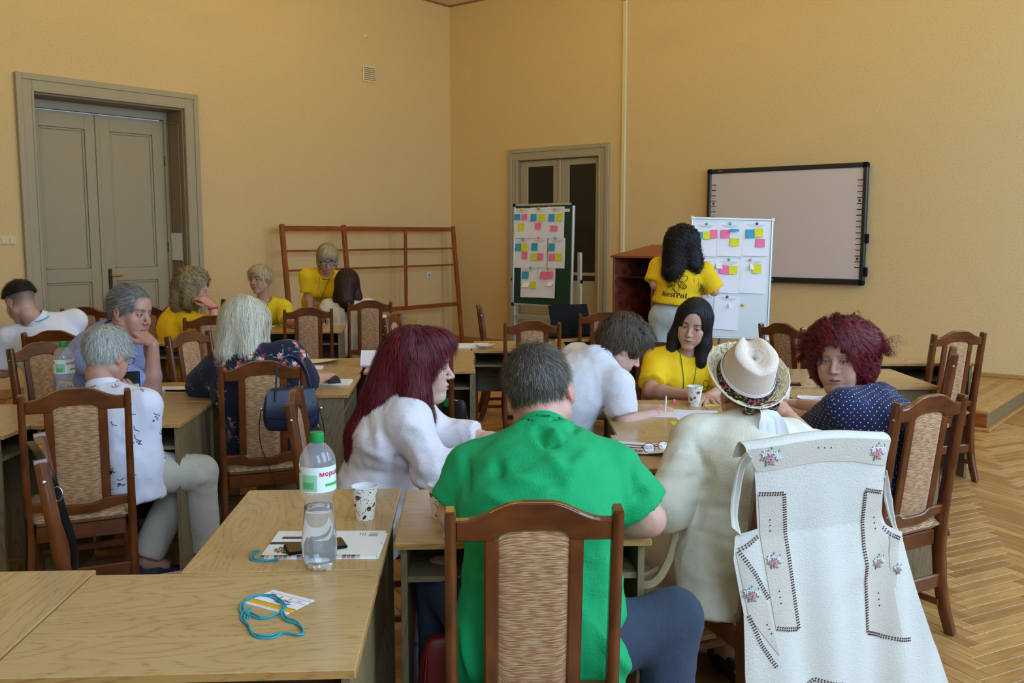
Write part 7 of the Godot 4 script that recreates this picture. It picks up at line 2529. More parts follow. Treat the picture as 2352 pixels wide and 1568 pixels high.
	person("young man with wavy brown hair in a white T-shirt, writing on a form", {
		"hip": Vector3(0.20, 0.53, -4.22), "neck": U(1372, 826, 4.2), "head": U(1430, 797, 4.26), "body": 62.0, "face": 80.0, "nod": 34.0, "roll": 0.0,
		"elbowR": U(1436, 972, 4.02), "handR": U(1502, 952, 4.14), "handL": U(1466, 938, 4.36), "footL": Vector3(0.5, 0, -4.4), "footR": Vector3(0.52, 0, -4.1),
		"shoulder": 0.18, "hunch": 0.05, "drop": 0.05, "male": true, "skin": Color(0.64, 0.39, 0.30), "hair": hair_of("wavy_brown"), "sleeve": 0.78, "shirt": "cloth_white", "ease": 0.012, "trousers": "cloth_dark", "nose": 1.3, "wide": 0.95, "stubble": 0.12, "head_cell": 0.003, "look": Vector3(0, -0.3, 1), "open": 0.0034, "blush": 0.4, "brow_k": 0.95,
		"curlR": [0.8, 0.95, 1.05, 1.1], "thumbR": 0.6, "hand_size": 1.08, "hbackR": Vector3(-0.1, 1, 0.35), "pen": true})
	person("woman with long dark red hair in a white blouse, in profile", {
		"hip": Vector3(-0.53, 0.53, -3.45), "neck": U(922, 908, 3.44), "head": U(974, 842, 3.42), "body": 76.0, "face": 89.0, "nod": 3.0,
		"elbowR": U(1000, 1088, 3.22), "handR": U(1092, 1052, 3.26), "elbowL": U(1012, 1004, 3.68), "handL": U(1105, 1002, 3.62), "footL": Vector3(-0.12, 0, -3.6), "footR": Vector3(-0.1, 0, -3.35),
		"shoulder": 0.168, "bulk": 1.08, "bust": 0.08, "drop": 0.05, "skin": Color(0.66, 0.43, 0.34), "hair": hair_of("long_red"), "arm_fat": 1.15, "sleeve": 1.92, "shirt": "cloth_blouse", "ease": 0.018, "crease": 0.009, "hem": 0.16, "shirt_cell": 0.0095, "trousers": "cloth_beige", "head_cell": 0.0028,
		"lips": Color(0.62, 0.10, 0.16), "shadow": Color(0.24, 0.12, 0.20), "lid": 0.75, "open": 0.0036, "look": Vector3(0, -0.25, 1), "brow": Color(0.03, 0.015, 0.015), "blush": 0.7, "jowl": 0.85,
		"folds": ff.call([[870, 960, 880, 1050, 0.006, 0.014], [905, 1040, 960, 1060, -0.008, 0.012], [830, 1020, 900, 1050, 0.007, 0.016], [820, 1075, 900, 1085, -0.007, 0.014], [905, 1050, 990, 1105, 0.008, 0.014], [1045, 1060, 1030, 1105, -0.006, 0.008], [840, 950, 850, 1010, -0.006, 0.014], [930, 940, 990, 1000, 0.006, 0.02]], 3.3)})
	person("white-haired man in a white bird-print polo holding up a phone", {
		"hip": Vector3(-1.70, 0.54, -3.95), "neck": U(240, 905, 3.98), "head": U(247, 818, 4.05), "body": 24.0, "face": 24.0, "nod": 20.0, "roll": 0.0,
		"elbowR": U(326, 1072, 3.92), "handR": U(322, 935, 4.12), "elbowL": U(180, 1050, 4.15), "handL": U(285, 960, 4.3), "kneeR": U(458, 1085, 4.12), "footR": Vector3(-1.43, 0.0, -4.2), "kneeL": Vector3(-1.50, 0.47, -4.22), "footL": Vector3(-1.66, 0.0, -4.08), "toeL": Vector3(0.9, 0, -0.4), "toeR": Vector3(0.8, 0, -0.6),
		"shoulder": 0.195, "bulk": 1.16, "hunch": 0.05, "drop": 0.075, "male": true, "skin": tan, "hair": hair_of("white_short"), "sleeve": 0.82, "shirt": "cloth_birds", "hem": 0.14, "ease": 0.014, "crease": 0.008, "trousers": "cloth_trousers", "leg_ease": 0.02, "eyes": false, "head_cell": 0.0046, "collar": "cloth_birds", "strap": [[0.10, 0.13], [-0.12, -0.33]], "cross": true,
		"hdirR": Vector3(-0.25, 0.95, 0.0), "hbackR": Vector3(0.9, 0.1, 0.5), "curlR": [0.5, 0.55, 0.6, 0.65], "thumbR": 0.3, "phone": true, "specs": true,
		"leg_folds": ff.call([[400, 1050, 470, 1040, -0.006, 0.02], [430, 1090, 485, 1060, -0.012, 0.012], [425, 1110, 490, 1100, 0.010, 0.014], [440, 1150, 490, 1150, -0.010, 0.016], [445, 1200, 490, 1215, 0.008, 0.018], [440, 1255, 490, 1250, -0.008, 0.018]], 4.05)})
	person("grey-haired man in a blue striped shirt resting his chin on his hand", {
		"hip": Vector3(-2.24, 0.54, -4.82), "neck": U(243, 768, 4.64), "head": U(300, 718, 4.55), "head_size": 1.05, "body": 96.0, "face": 108.0, "nod": 8.0, "roll": -4.0,
		"elbowR": U(350, 898, 4.52), "handR": U(352, 790, 4.50), "handL": U(350, 903, 4.80), "footL": Vector3(-1.9, 0, -4.95), "footR": Vector3(-1.9, 0, -4.7),
		"shoulder": 0.19, "bulk": 1.12, "depth": 1.05, "hunch": 0.04, "drop": 0.05, "male": true, "skin": Color(0.52, 0.265, 0.19), "hair": hair_of("grey_short"), "arm_fat": 1.1, "sleeve": 0.85, "shirt": "cloth_stripe", "hem": 0.12, "ease": 0.014, "trousers": "cloth_dark", "collar": "cloth_stripe", "stubble": 0.25, "head_cell": 0.003, "look": Vector3(0.1, -0.1, 1), "brow": Color(0.10, 0.07, 0.05), "nose": 1.2, "jowl": 0.8,
		"hdirR": Vector3(-0.75, 0.65, -0.1), "hbackR": Vector3(0.6, 0.6, 0.45), "curlR": [0.25, 0.8, 0.9, 0.95], "thumbR": 0.1})
	person("woman with a platinum bob in a navy floral blouse seen from behind", {
		"hip": Vector3(-1.20, 0.53, -4.62), "neck": U(572, 816, 4.54), "head": U(567, 752, 4.62), "head_size": 1.05, "body": 4.0, "face": 6.0, "nod": 10.0, "roll": 4.0,
		"elbowL": U(470, 893, 4.74), "handL": U(520, 882, 4.92), "elbowR": U(690, 890, 4.70), "handR": U(735, 868, 4.90), "footL": Vector3(-1.3, 0, -4.95), "footR": Vector3(-1.1, 0, -4.95),
		"shoulder": 0.18, "bulk": 1.25, "depth": 1.15, "hunch": 0.04, "drop": 0.055, "skin": rosy, "hair": hair_of("platinum_bob"), "arm_fat": 1.3, "sleeve": 0.88, "sleeve_ease": 1.5, "shirt": "cloth_floral", "hem": 0.14, "ease": 0.018, "trousers": "cloth_white", "eyes": false})
	person("man with cropped black hair in a white shirt, head bowed to the left", {
		"hip": Vector3(-2.93, 0.54, -6.05), "neck": U(92, 742, 5.92), "head": U(47, 694, 5.88), "body": -24.0, "face": -62.0, "nod": 24.0,
		"elbowL": U(8, 852, 5.9), "handL": U(-45, 835, 6.1), "handR": U(60, 830, 6.35), "footL": Vector3(-3.1, 0, -6.4), "footR": Vector3(-2.9, 0, -6.45),
		"shoulder": 0.2, "bulk": 1.2, "depth": 1.1, "hunch": 0.04, "drop": 0.05, "male": true, "skin": Color(0.55, 0.30, 0.215), "hair": hair_of("fade"), "scalp": Color(0.10, 0.07, 0.055), "arm_fat": 1.15, "sleeve": 0.85, "shirt": "cloth_white", "hem": 0.12, "ease": 0.014, "trousers": "cloth_dark", "collar": "cloth_white", "stubble": 0.2, "neck_cord": sc(30, 140, 140)})
	person("woman with shoulder-length curly blonde hair in a yellow T-shirt, hand at her chin", {
		"hip": Vector3(-2.66, 0.53, -7.5), "neck": U(424, 706, 7.38), "head": U(447, 658, 7.32), "body": 68.0, "face": 86.0, "nod": 3.0,
		"elbowR": U(497, 748, 7.16), "handR": U(488, 702, 7.16), "handL": U(470, 765, 7.3), "footL": Vector3(-2.3, 0, -7.5), "footR": Vector3(-2.4, 0, -7.3),
		"shoulder": 0.178, "bulk": 1.2, "depth": 1.15, "bust": 0.09, "hunch": 0.05, "drop": 0.055, "skin": rosy, "hair": hair_of("curly_blond"), "arm_fat": 1.2, "sleeve": 0.85, "shirt": "cloth_yellow", "ease": 0.014, "trousers": "cloth_dark", "strap": [[0.08, 0.10], [-0.06, -0.36]], "cross": true, "bracelet": sc(214, 34, 20), "sunglasses": true,
		"hdirR": Vector3(-0.8, 0.6, 0), "hbackR": Vector3(0.5, 0.6, 0.5), "curlR": [0.7, 0.9, 1.0, 1.0], "lips": Color(0.5, 0.12, 0.16), "cell": 0.018, "hand_cell": 0.0052, "shirt_cell": 0.013, "head_cell": 0.0042})
	person("woman with short blonde hair in a lemon T-shirt seated facing the camera", {
		"hip": Vector3(-2.24, 0.53, -8.52), "neck": U(606, 692, 8.4), "head": U(597, 642, 8.34), "body": 174.0, "face": -156.0, "nod": 0.0, "roll": 5.0,
		"elbowL": U(658, 738, 8.22), "handL": U(694, 744, 8.02), "elbowR": U(556, 738, 8.22), "handR": U(600, 750, 8.02), "footL": Vector3(-2.1, 0, -8.2), "footR": Vector3(-2.3, 0, -8.2),
		"shoulder": 0.178, "bulk": 1.05, "drop": 0.055, "skin": tan, "hair": hair_of("pixie"), "sleeve": 0.85, "shirt": "cloth_lemon", "ease": 0.013, "trousers": "cloth_dark", "lanyard": [sc(120, 60, 30), -0.05, 0.05, 0.36], "tag": true, "logo": [0.085, 0.17, 0.05], "cell": 0.018, "hand_cell": 0.0052, "shirt_cell": 0.013, "head_cell": 0.004, "lips": Color(0.34, 0.12, 0.10), "lid": 0.7})
	person("standing woman with glasses and a blonde bob in a yellow T-shirt, bending forward", {
		"hip": Vector3(-1.88, 0.86, -9.3), "neck": U(748, 628, 9.02), "head": U(752, 594, 8.92), "body": 172.0, "face": 166.0, "nod": 28.0, "roll": 0.0,
		"elbowR": U(709, 676, 9.02), "handR": U(716, 722, 8.86), "elbowL": U(788, 668, 9.02), "handL": U(790, 712, 8.86), "footL": Vector3(-1.78, 0, -9.35), "footR": Vector3(-1.98, 0, -9.35),
		"shoulder": 0.178, "bulk": 1.1, "bust": 0.09, "drop": 0.055, "skin": tan, "hair": hair_of("short_bob"), "arm_fat": 1.15, "sleeve": 0.85, "shirt": "cloth_yellow", "ease": 0.013, "trousers": "cloth_dark", "specs": true, "lanyard": [sc(120, 60, 30), -0.04, 0.05, 0.30], "tag": true, "cell": 0.018, "hand_cell": 0.0052, "shirt_cell": 0.013, "head_cell": 0.004})
	person("woman with an auburn bob in a white sleeveless top seen from behind", {
		"hip": Vector3(-1.52, 0.60, -8.72), "neck": U(802, 694, 8.74), "head": U(797, 655, 8.76), "head_size": 1.06, "body": -10.0, "face": -14.0, "nod": 16.0,
		"handL": U(748, 752, 8.95), "handR": U(872, 745, 9.0), "footL": Vector3(-1.62, 0, -9.0), "footR": Vector3(-1.45, 0, -9.0),
		"shoulder": 0.19, "bulk": 1.25, "drop": 0.045, "skin": tan, "hair": hair_of("auburn_bob"), "sleeve": 0.16, "sleeve_ease": 1.4, "shirt": "cloth_linen", "hem": 0.2, "ease": 0.016, "trousers": "cloth_lemon", "skirt": true, "eyes": false, "cell": 0.018, "hand_cell": 0.0052, "shirt_cell": 0.013, "head_cell": 0.005})
	person("standing woman with long curly black hair in a yellow T-shirt, writing at the flip board", {
		"hip": Vector3(1.225, 0.93, -7.02), "neck": U(1566, 604, 7.02), "head": U(1573, 560, 7.02), "body": 20.0, "face": 32.0, "nod": -2.0,
		"elbowR": U(1640, 668, 7.0), "handR": U(1628, 640, 7.26), "elbowL": U(1504, 652, 7.06), "handL": U(1545, 640, 7.30), "footL": Vector3(1.13, 0, -7.0), "footR": Vector3(1.30, 0, -6.98),
		"shoulder": 0.172, "bulk": 0.98, "drop": 0.05, "skin": fair, "hair": hair_of("long_curly_black"), "sleeve": 0.9, "sleeve_ease": 1.5, "shirt": "cloth_yellow", "hem": -0.10, "ease": 0.014, "crease": 0.003, "trousers": "cloth_pale_jeans", "leg_ease": 0.016, "eyes": false, "back_print": true, "hand_cell": 0.005, "cell": 0.016, "shirt_cell": 0.011, "head_cell": 0.005})
	for s in jobs:
		s.sk = skeleton(s)
		if s.get("folds", []).size():
			s.fold_axis = -s.sk.T.z if s.get("back_folds", false) else heading(180.0)
		s.crease_noise = noise(51 + jobs.find(s), 4.2, FastNoiseLite.TYPE_SIMPLEX_SMOOTH, 2)
		s.hair_noise = noise(71 + jobs.find(s), 1.0, FastNoiseLite.TYPE_SIMPLEX_SMOOTH, 2)
	var task := WorkerThreadPool.add_group_task(func(k): make_person(jobs[k]), jobs.size(), -1, true)
	WorkerThreadPool.wait_for_group_task_completion(task)

static func make_person(s: Dictionary):
	var sk: Dictionary = s.sk
	s.m_skin = skin_mesh(s, sk)
	var sh := shirt_mesh(s, sk, s.crease_noise)
	s.m_shirt = sh[0]
	s.v_shirt = sh[1]
	s.m_trousers = trousers_mesh(s, sk, s.crease_noise)
	s.m_hair = hair_mesh(s, sk, s.hair_noise)
	s.m_shoes = [shoe_mesh(sk.anL, sk.toeL), shoe_mesh(sk.anR, sk.toeR)]

func lay(v: Vol, p: Vector3, d: Vector3, lift: float) -> Vector3:   # drops a point on a garment along d
	var q := p
	for k in 90:
		var f := v.val(q)
		if f < 0.0005:
			break
		q += d * clampf(f * 0.7, 0.0012, 0.02)
	return q - d * lift

func finish_people():
	for s in jobs:
		var sk: Dictionary = s.sk
		var root := thing("person", s.label, "person", Vector3(sk.P.x, 0, sk.P.z))
		var off := Transform3D(Basis(), -root.position)
		put("body", s.m_skin.done(), M.skin, root, off)
		var shirt := put("jacket" if s.get("hat", false) else ("dress" if s.shirt == "cloth_polka" else "shirt"), s.m_shirt.done(), M[s.shirt], root, off)
		put("skirt" if s.get("skirt", false) else "trousers", s.m_trousers.done(), M[s.trousers], root, off)
		put("hair", s.m_hair.done(), M.hair, root, off)
		for q in s.m_shoes:
			put("shoe", q.done(), M.shoe, root, off)
		if s.get("eyes", true):
			for q in [-1.0, 1.0]:
				put("eye", eye_mesh(sk, q, s).done(), M.eye, root, off)
		extras(s, sk, root, off, shirt)

func extras(s: Dictionary, sk: Dictionary, root: Node3D, off: Transform3D, shirt: Node3D):
	var T: Basis = sk.T
	var HB: Basis = sk.HB
	var ht := Transform3D(HB * Basis.from_scale(Vector3.ONE * sk.hs), sk.H)
	var v: Vol = s.v_shirt
	if s.has("lanyard"):
		var q: Array = s.lanyard
		if not M.has("cord_%s" % q[0].to_html()):
			mat("cord_%s" % q[0].to_html(), q[0], 0.8)
		var b := MB.new()
		for side in [-1.0, 1.0]:
			var pts := []
			for k in 15:
				var t := k / 14.0
				var w: Vector3 = sk.N + T.x * side * lerpf(0.062, 0.012, sqrt(t)) + T.x * q[1] * t + T.y * (0.03 - q[3] * t)
				var hit := lay(v, w + T.z * 0.3, -T.z, 0.004)
				if hit.distance_to(sk.N) < 0.5:
					pts.append(hit)
			if pts.size() > 2:
				b.sweep(pts, [0.0024], 6)
		put("lanyard", b.done(), M["cord_%s" % q[0].to_html()], root, off)
		if s.get("tag", false):
			var w: Vector3 = lay(v, sk.N + T.x * q[1] - T.y * (q[3] - 0.02) + T.z * 0.3, -T.z, 0.006)
			put("name_tag", box_mesh(Vector3(0, -0.03, 0), Vector3(0.09, 0.06, 0.002), 0.0), M.paper, root, off * Transform3D(Basis(-T.x, T.y, -T.z), w))
	if s.has("logo"):
		var q: Array = s.logo
		put("shirt_print", flower_print(q[2], func(p): return lay(v, sk.N + T.x * (q[0] - p.x) + T.y * (p.y - q[1]) + T.z * 0.3, -T.z, 0.0035)), M.shirt_ink, shirt)
	if s.get("back_print", false):
		var z := -T.z
		put("shirt_print", flower_print(0.078, func(p): return lay(v, sk.N - T.x * (p.x + 0.01) + T.y * (p.y - 0.135) - T.z * 0.3, T.z, 0.0035)), M.shirt_ink, shirt)
		put("lettering", bend(text_mesh("RestPoL", 0.036, "Droid Serif", 700, 0.0006), func(p): return lay(v, sk.N - T.x * (p.x + 0.005) + T.y * (p.y - 0.235) - T.z * 0.3, T.z, 0.004 + p.z)), M.shirt_ink, shirt)
	if s.has("collar"):
		var up: Vector3 = (sk.H + HB * Vector3(0, -0.075, -0.026) - sk.N).normalized()
		var cb := frame_of(up, T.z)
		var b := MB.new()
		b.sheet(func(u, w):
			var a: float = lerpf(0.35, TAU - 0.35, u)
			var fl: float = w * w
			var r := lerpf(0.066, 0.083, fl) + 0.014 * cos(a) * fl
			return sk.N + cb * Vector3(sin(a) * r * 1.02, 0.052 - 0.05 * fl + 0.012 * (1.0 - w) * -cos(a), cos(a) * r * 0.98 + 0.004), 36, 6, 0.004)
		put("collar", b.done(), M[s.collar], root, off)
	elif s.sleeve < 1.0 and s.sleeve > 0.2 and s.shirt != "cloth_floral":
		var up: Vector3 = (sk.H + HB * Vector3(0, -0.075, -0.026) - sk.N).normalized()
		var cb := frame_of(up, T.z)
		var r0: float = s.get("collar_r", 0.066)
		var b := MB.new()
		b.sheet(func(u, w):
			var a: float = TAU * u
			var r: float = r0 + 0.003 - 0.001 * w
			return sk.N + cb * Vector3(sin(a) * r * 1.04, 0.004 + 0.022 * w - 0.018 * cos(a), cos(a) * r + 0.012), 40, 3, 0.004)
		put("neckband", b.done(), M[s.shirt], root, off)
	if s.has("neck_cord"):
		var b := MB.new()
		var ring := []
		for k in 25:
			var a := TAU * k / 24
			ring.append(sk.N + T * Vector3(sin(a) * 0.078, 0.045 + 0.01 * cos(a), cos(a) * 0.074))
		b.sweep(ring, [0.003], 6, false)
		put("neck_cord", b.done(), M.teal_cord, root, off)
	if s.has("strap"):
		var b := MB.new()
		var pts := []
		for k in 17:
			var t := k / 16.0
			var w: Vector3 = sk.N + T.x * lerpf(s.strap[0][0], s.strap[1][0], t) + T.y * lerpf(s.strap[0][1] - 0.12, s.strap[1][1], t)
			pts.append(lay(v, w - T.z * 0.32, T.z, 0.004))
		b.sweep(pts, [0.018], 8, true, 0.2, T.z)
		put("bag_strap", b.done(), M.leather_black, root, off)
	if s.has("bracelet"):
		if not M.has("bracelet_red"):
			mat("bracelet_red", s.bracelet, 0.4)
		var b := MB.new()
		var f := frame_of(sk.wrR - sk.elR, Vector3(0.1, 0.2, 1))
		var ring := []
		for k in 21:
			var a := TAU * k / 20
			ring.append(sk.wrR.lerp(sk.elR, 0.12) + f * Vector3(cos(a) * 0.034, 0, sin(a) * 0.034))
		b.sweep(ring, [0.008], 8, false)
		put("bracelet", b.done(), M.bracelet_red, root, off)
	if s.get("specs", false):
		var st := ht * Transform3D(Basis(), Vector3(0, 0.004, 0.093))
		put("glasses", spec_mesh(), M.black_plastic, root, off * st)
		put("lenses", lens_mesh(), M.lens_glass, root, off * st)
	if s.get("sunglasses", false):
		var st := ht * Transform3D(Basis(Vector3.RIGHT, -0.9), Vector3(0, 0.115, 0.06))
		put("sunglasses", spec_mesh(), M.black_plastic, root, off * st)
		put("dark_lenses", lens_mesh(), M.dark_glass, root, off * st)
	if s.get("phone", false):
		var hd: Vector3 = sk.wrR + Vector3(-0.035, 0.085, 0.0)
		handphone("smartphone held up in the white-haired man's hand", Transform3D(Basis(Vector3.UP, 0.35) * Basis(Vector3.RIGHT, PI / 2 - 0.1), hd))
		var ph: Node3D = get_node("smartphone_%03d" % names["smartphone"])
		var img := put("phone_screen", box_mesh(Vector3(0, 0.0088, 0.002), Vector3(0.066, 0.0006, 0.045), 0.0), M.get("screen_teal", mat("screen_teal", sc(120, 186, 196), 0.4)), ph)
	if s.get("pen", false):
		pen("white ballpoint pen in the writing young man's hand", Vector3.ZERO, 0.0, M.white_plastic)
		var p: Node3D = get_node("pen_%03d" % names["pen"] if names["pen"] > 0 else "pen")
		p.transform = Transform3D(Basis(Vector3.RIGHT, -1.25) * Basis(Vector3.UP, PI), U(1528, 936, 4.15))
	if s.get("hat", false):
		hat(ht, s)

func flower_print(r: float, where: Callable) -> ArrayMesh:   # six outlined petals with a striped one, as thin strokes laid on cloth
	var b := MB.new()
	var line := func(pts: Array, w: float):
		var a := []
		for q in pts:
			a.append(where.call(q))
		b.sweep(a, [w], 5, true, 0.5)
	for k in 6:
		var an := TAU * k / 6 + PI / 2
		var d := Vector2.from_angle(an)
		var e := Vector2(-d.y, d.x)
		var pts := []
		for j in 17:
			var a := TAU * j / 16
			var q := d * r * (0.62 + 0.40 * cos(a)) + e * r * 0.25 * sin(a)
			pts.append(Vector3(q.x, q.y, 0))
		line.call(pts, r * 0.03)
		if k == 4:
			for j in 5:
				var q := d * r * (0.4 + 0.14 * j)
				line.call([Vector3(q.x - e.x * r * 0.2, q.y - e.y * r * 0.2, 0), Vector3(q.x + e.x * r * 0.2, q.y + e.y * r * 0.2, 0)], r * 0.04)
	var ring := []
	for j in 13:
		ring.append(Vector3(cos(TAU * j / 12) * r * 0.13, sin(TAU * j / 12) * r * 0.13, 0))
	line.call(ring, r * 0.03)
	for k in 6:
		var p0 := Vector2.from_angle(TAU * k / 6 + PI / 2 + PI / 6) * r * 0.78
		var p1 := Vector2.from_angle(TAU * (k + 0.45) / 6 + PI / 2 + PI / 6) * r * 0.98
		line.call([Vector3(p0.x, p0.y, 0), Vector3(p1.x, p1.y, 0)], r * 0.03)
	return b.done()

func hat(ht: Transform3D, s: Dictionary):
	var at := Transform3D(frame_of(Vector3(0.10, 0.74, 0.67), heading(-6.0)), U(1712, 868, 3.0))
	var t := thing("straw_hat", "pale woven straw hat with a floral ribbon and white bow", "hat")
	t.transform = at
	var top := func(u: float, w: float) -> Vector3:
		var a := u * TAU
		var r := lerpf(0.098, 0.062, pow(w, 1.6)) if w < 0.72 else 0.0768 * sqrt(maxf(0.0, 1.0 - pow((w - 0.72) / 0.28, 2.0)))
		var y := lerpf(-0.005, 0.118, w / 0.72) if w < 0.72 else 0.118 + 0.012 * sin((w - 0.72) / 0.28 * PI / 2)
		if w < 0.72:
			r = lerpf(0.098, 0.0768, w / 0.72)
		var p := Vector3(sin(a) * r * 0.93, y, cos(a) * r * 1.1)
		var dent := exp(-pow(p.x / 0.024, 2.0)) * clampf((p.y - 0.075) / 0.04, 0.0, 1.0) * clampf((0.07 + p.z) / 0.05, 0.2, 1.0)
		p.y -= 0.034 * dent
		p.x *= 1.0 - 0.22 * clampf((p.y - 0.06) / 0.06, 0.0, 1.0) * clampf(p.z / 0.08, 0.0, 1.0)
		return p
	var b := MB.new()
	b.sheet(func(u, w): return top.call(u, w), 56, 28)
	put("crown", b.done(), M.hat_straw, t)
	b = MB.new()
	b.sheet(func(u, w):
		var a: float = u * TAU
		var r := lerpf(0.096, 0.139, w)
		return Vector3(sin(a) * r * 0.95, -0.004 + 0.034 * w * w * (0.75 + 0.5 * pow(absf(sin(a)), 2.0)) - 0.012 * w * cos(a), cos(a) * r * 1.06), 64, 6, 0.003)
	var brim := put("brim", b.done(), M.hat_straw, t)
	b = MB.new()
	var rng := RandomNumberGenerator.new()
	rng.seed = 9
	for k in 130:   # raffia ends on the brim
		var a := rng.randf() * TAU
		var r0 := rng.randf_range(0.10, 0.118)
		var pts := []
		var kink := rng.randf_range(-0.25, 0.25)
		for j in 5:
			var w := (r0 - 0.096) / 0.043 + j * 0.13
			var r := lerpf(0.096, 0.139, w)
			var aa := a + kink * sin(j * 1.3)
			pts.append(Vector3(sin(aa) * r * 0.95, 0.001 + 0.034 * w * w * (0.75 + 0.5 * pow(absf(sin(aa)), 2.0)) - 0.012 * w * cos(aa) + 0.003 * sin(j * 2.0 + k), cos(aa) * r * 1.06))
		b.sweep(pts, [0.0017], 5)
	var fr := put("raffia_fringe", b.done(), M.raffia, brim)
	fr.set_meta("kind", "stuff")
	b = MB.new()
	b.sheet(func(u, w):
		var q: Vector3 = top.call(u, 0.02 + 0.19 * w)
		return q * Vector3(1.03, 1.0, 1.03), 56, 3, 0.001)
	for k in b.t.size():
		b.t[k] = Vector2(b.t[k].x * 5.0, b.t[k].y)
	var band := put("floral_band", b.done(), M.folk_ribbon, t)
	b = MB.new()
	b.sheet(func(u, w):
		var q: Vector3 = top.call(u, 0.20 + 0.07 * w)
		return q * Vector3(1.035, 1.0, 1.035), 56, 2, 0.001)
	put("white_edge", b.done(), M.paper, band)
	# bow at the back: two loops, a knot and two white tails
	var k0 := Vector3(-0.02, 0.012, -0.118)
	for side in [-1.0, 1.0]:
		b = MB.new()
		b.sheet(func(u, w):
			var a: float = u * TAU
			var l := 0.052
			var c := cos(a)
			return k0 + Vector3(side * l * (0.5 - 0.5 * c), (w - 0.5) * (0.018 + 0.032 * (0.5 - 0.5 * c)), -0.012 - 0.014 * sin(a)), 24, 4, 0.001)
		for k in b.t.size():
			b.t[k] *= 0.8
		put("bow_loop", b.done(), M.folk_ribbon if side > 0 else M.folk_ribbon, t)
	b = MB.new()
	b.ball(k0 + Vector3(0, 0, -0.02), Vector3(0.011, 0.013, 0.009), 14, 8)
	put("bow_knot", b.done(), M.folk_ribbon, t)
	for q in [[0.004, 0.058, 0.0], [0.040, 0.070, 0.35]]:
		b = MB.new()
		var down := t.transform.basis.inverse() * Vector3(0, -1, 0)
		var side := t.transform.basis.inverse() * Vector3(1, 0, 0)
		b.sheet(func(u, w):
			var wide := lerpf(0.014, q[1], minf(1.0, w * 1.8))
			var a: float = minf(1.0, w * 2.5)
			var c: Vector3 = k0 + Vector3(0, 0.002 + 0.032 * a, -0.016 - 0.040 * a) + down * 0.125 * maxf(0.0, w - 0.28) + side * (q[0] * w)
			return c + side * (u - 0.5) * wide + down * 0.006 * sin(u * 5.0) * w + Vector3(0, 0, -0.006 * sin(u * 7.0) * w), 8, 14, 0.001)
		put("bow_tail", b.done(), M.paper, t)

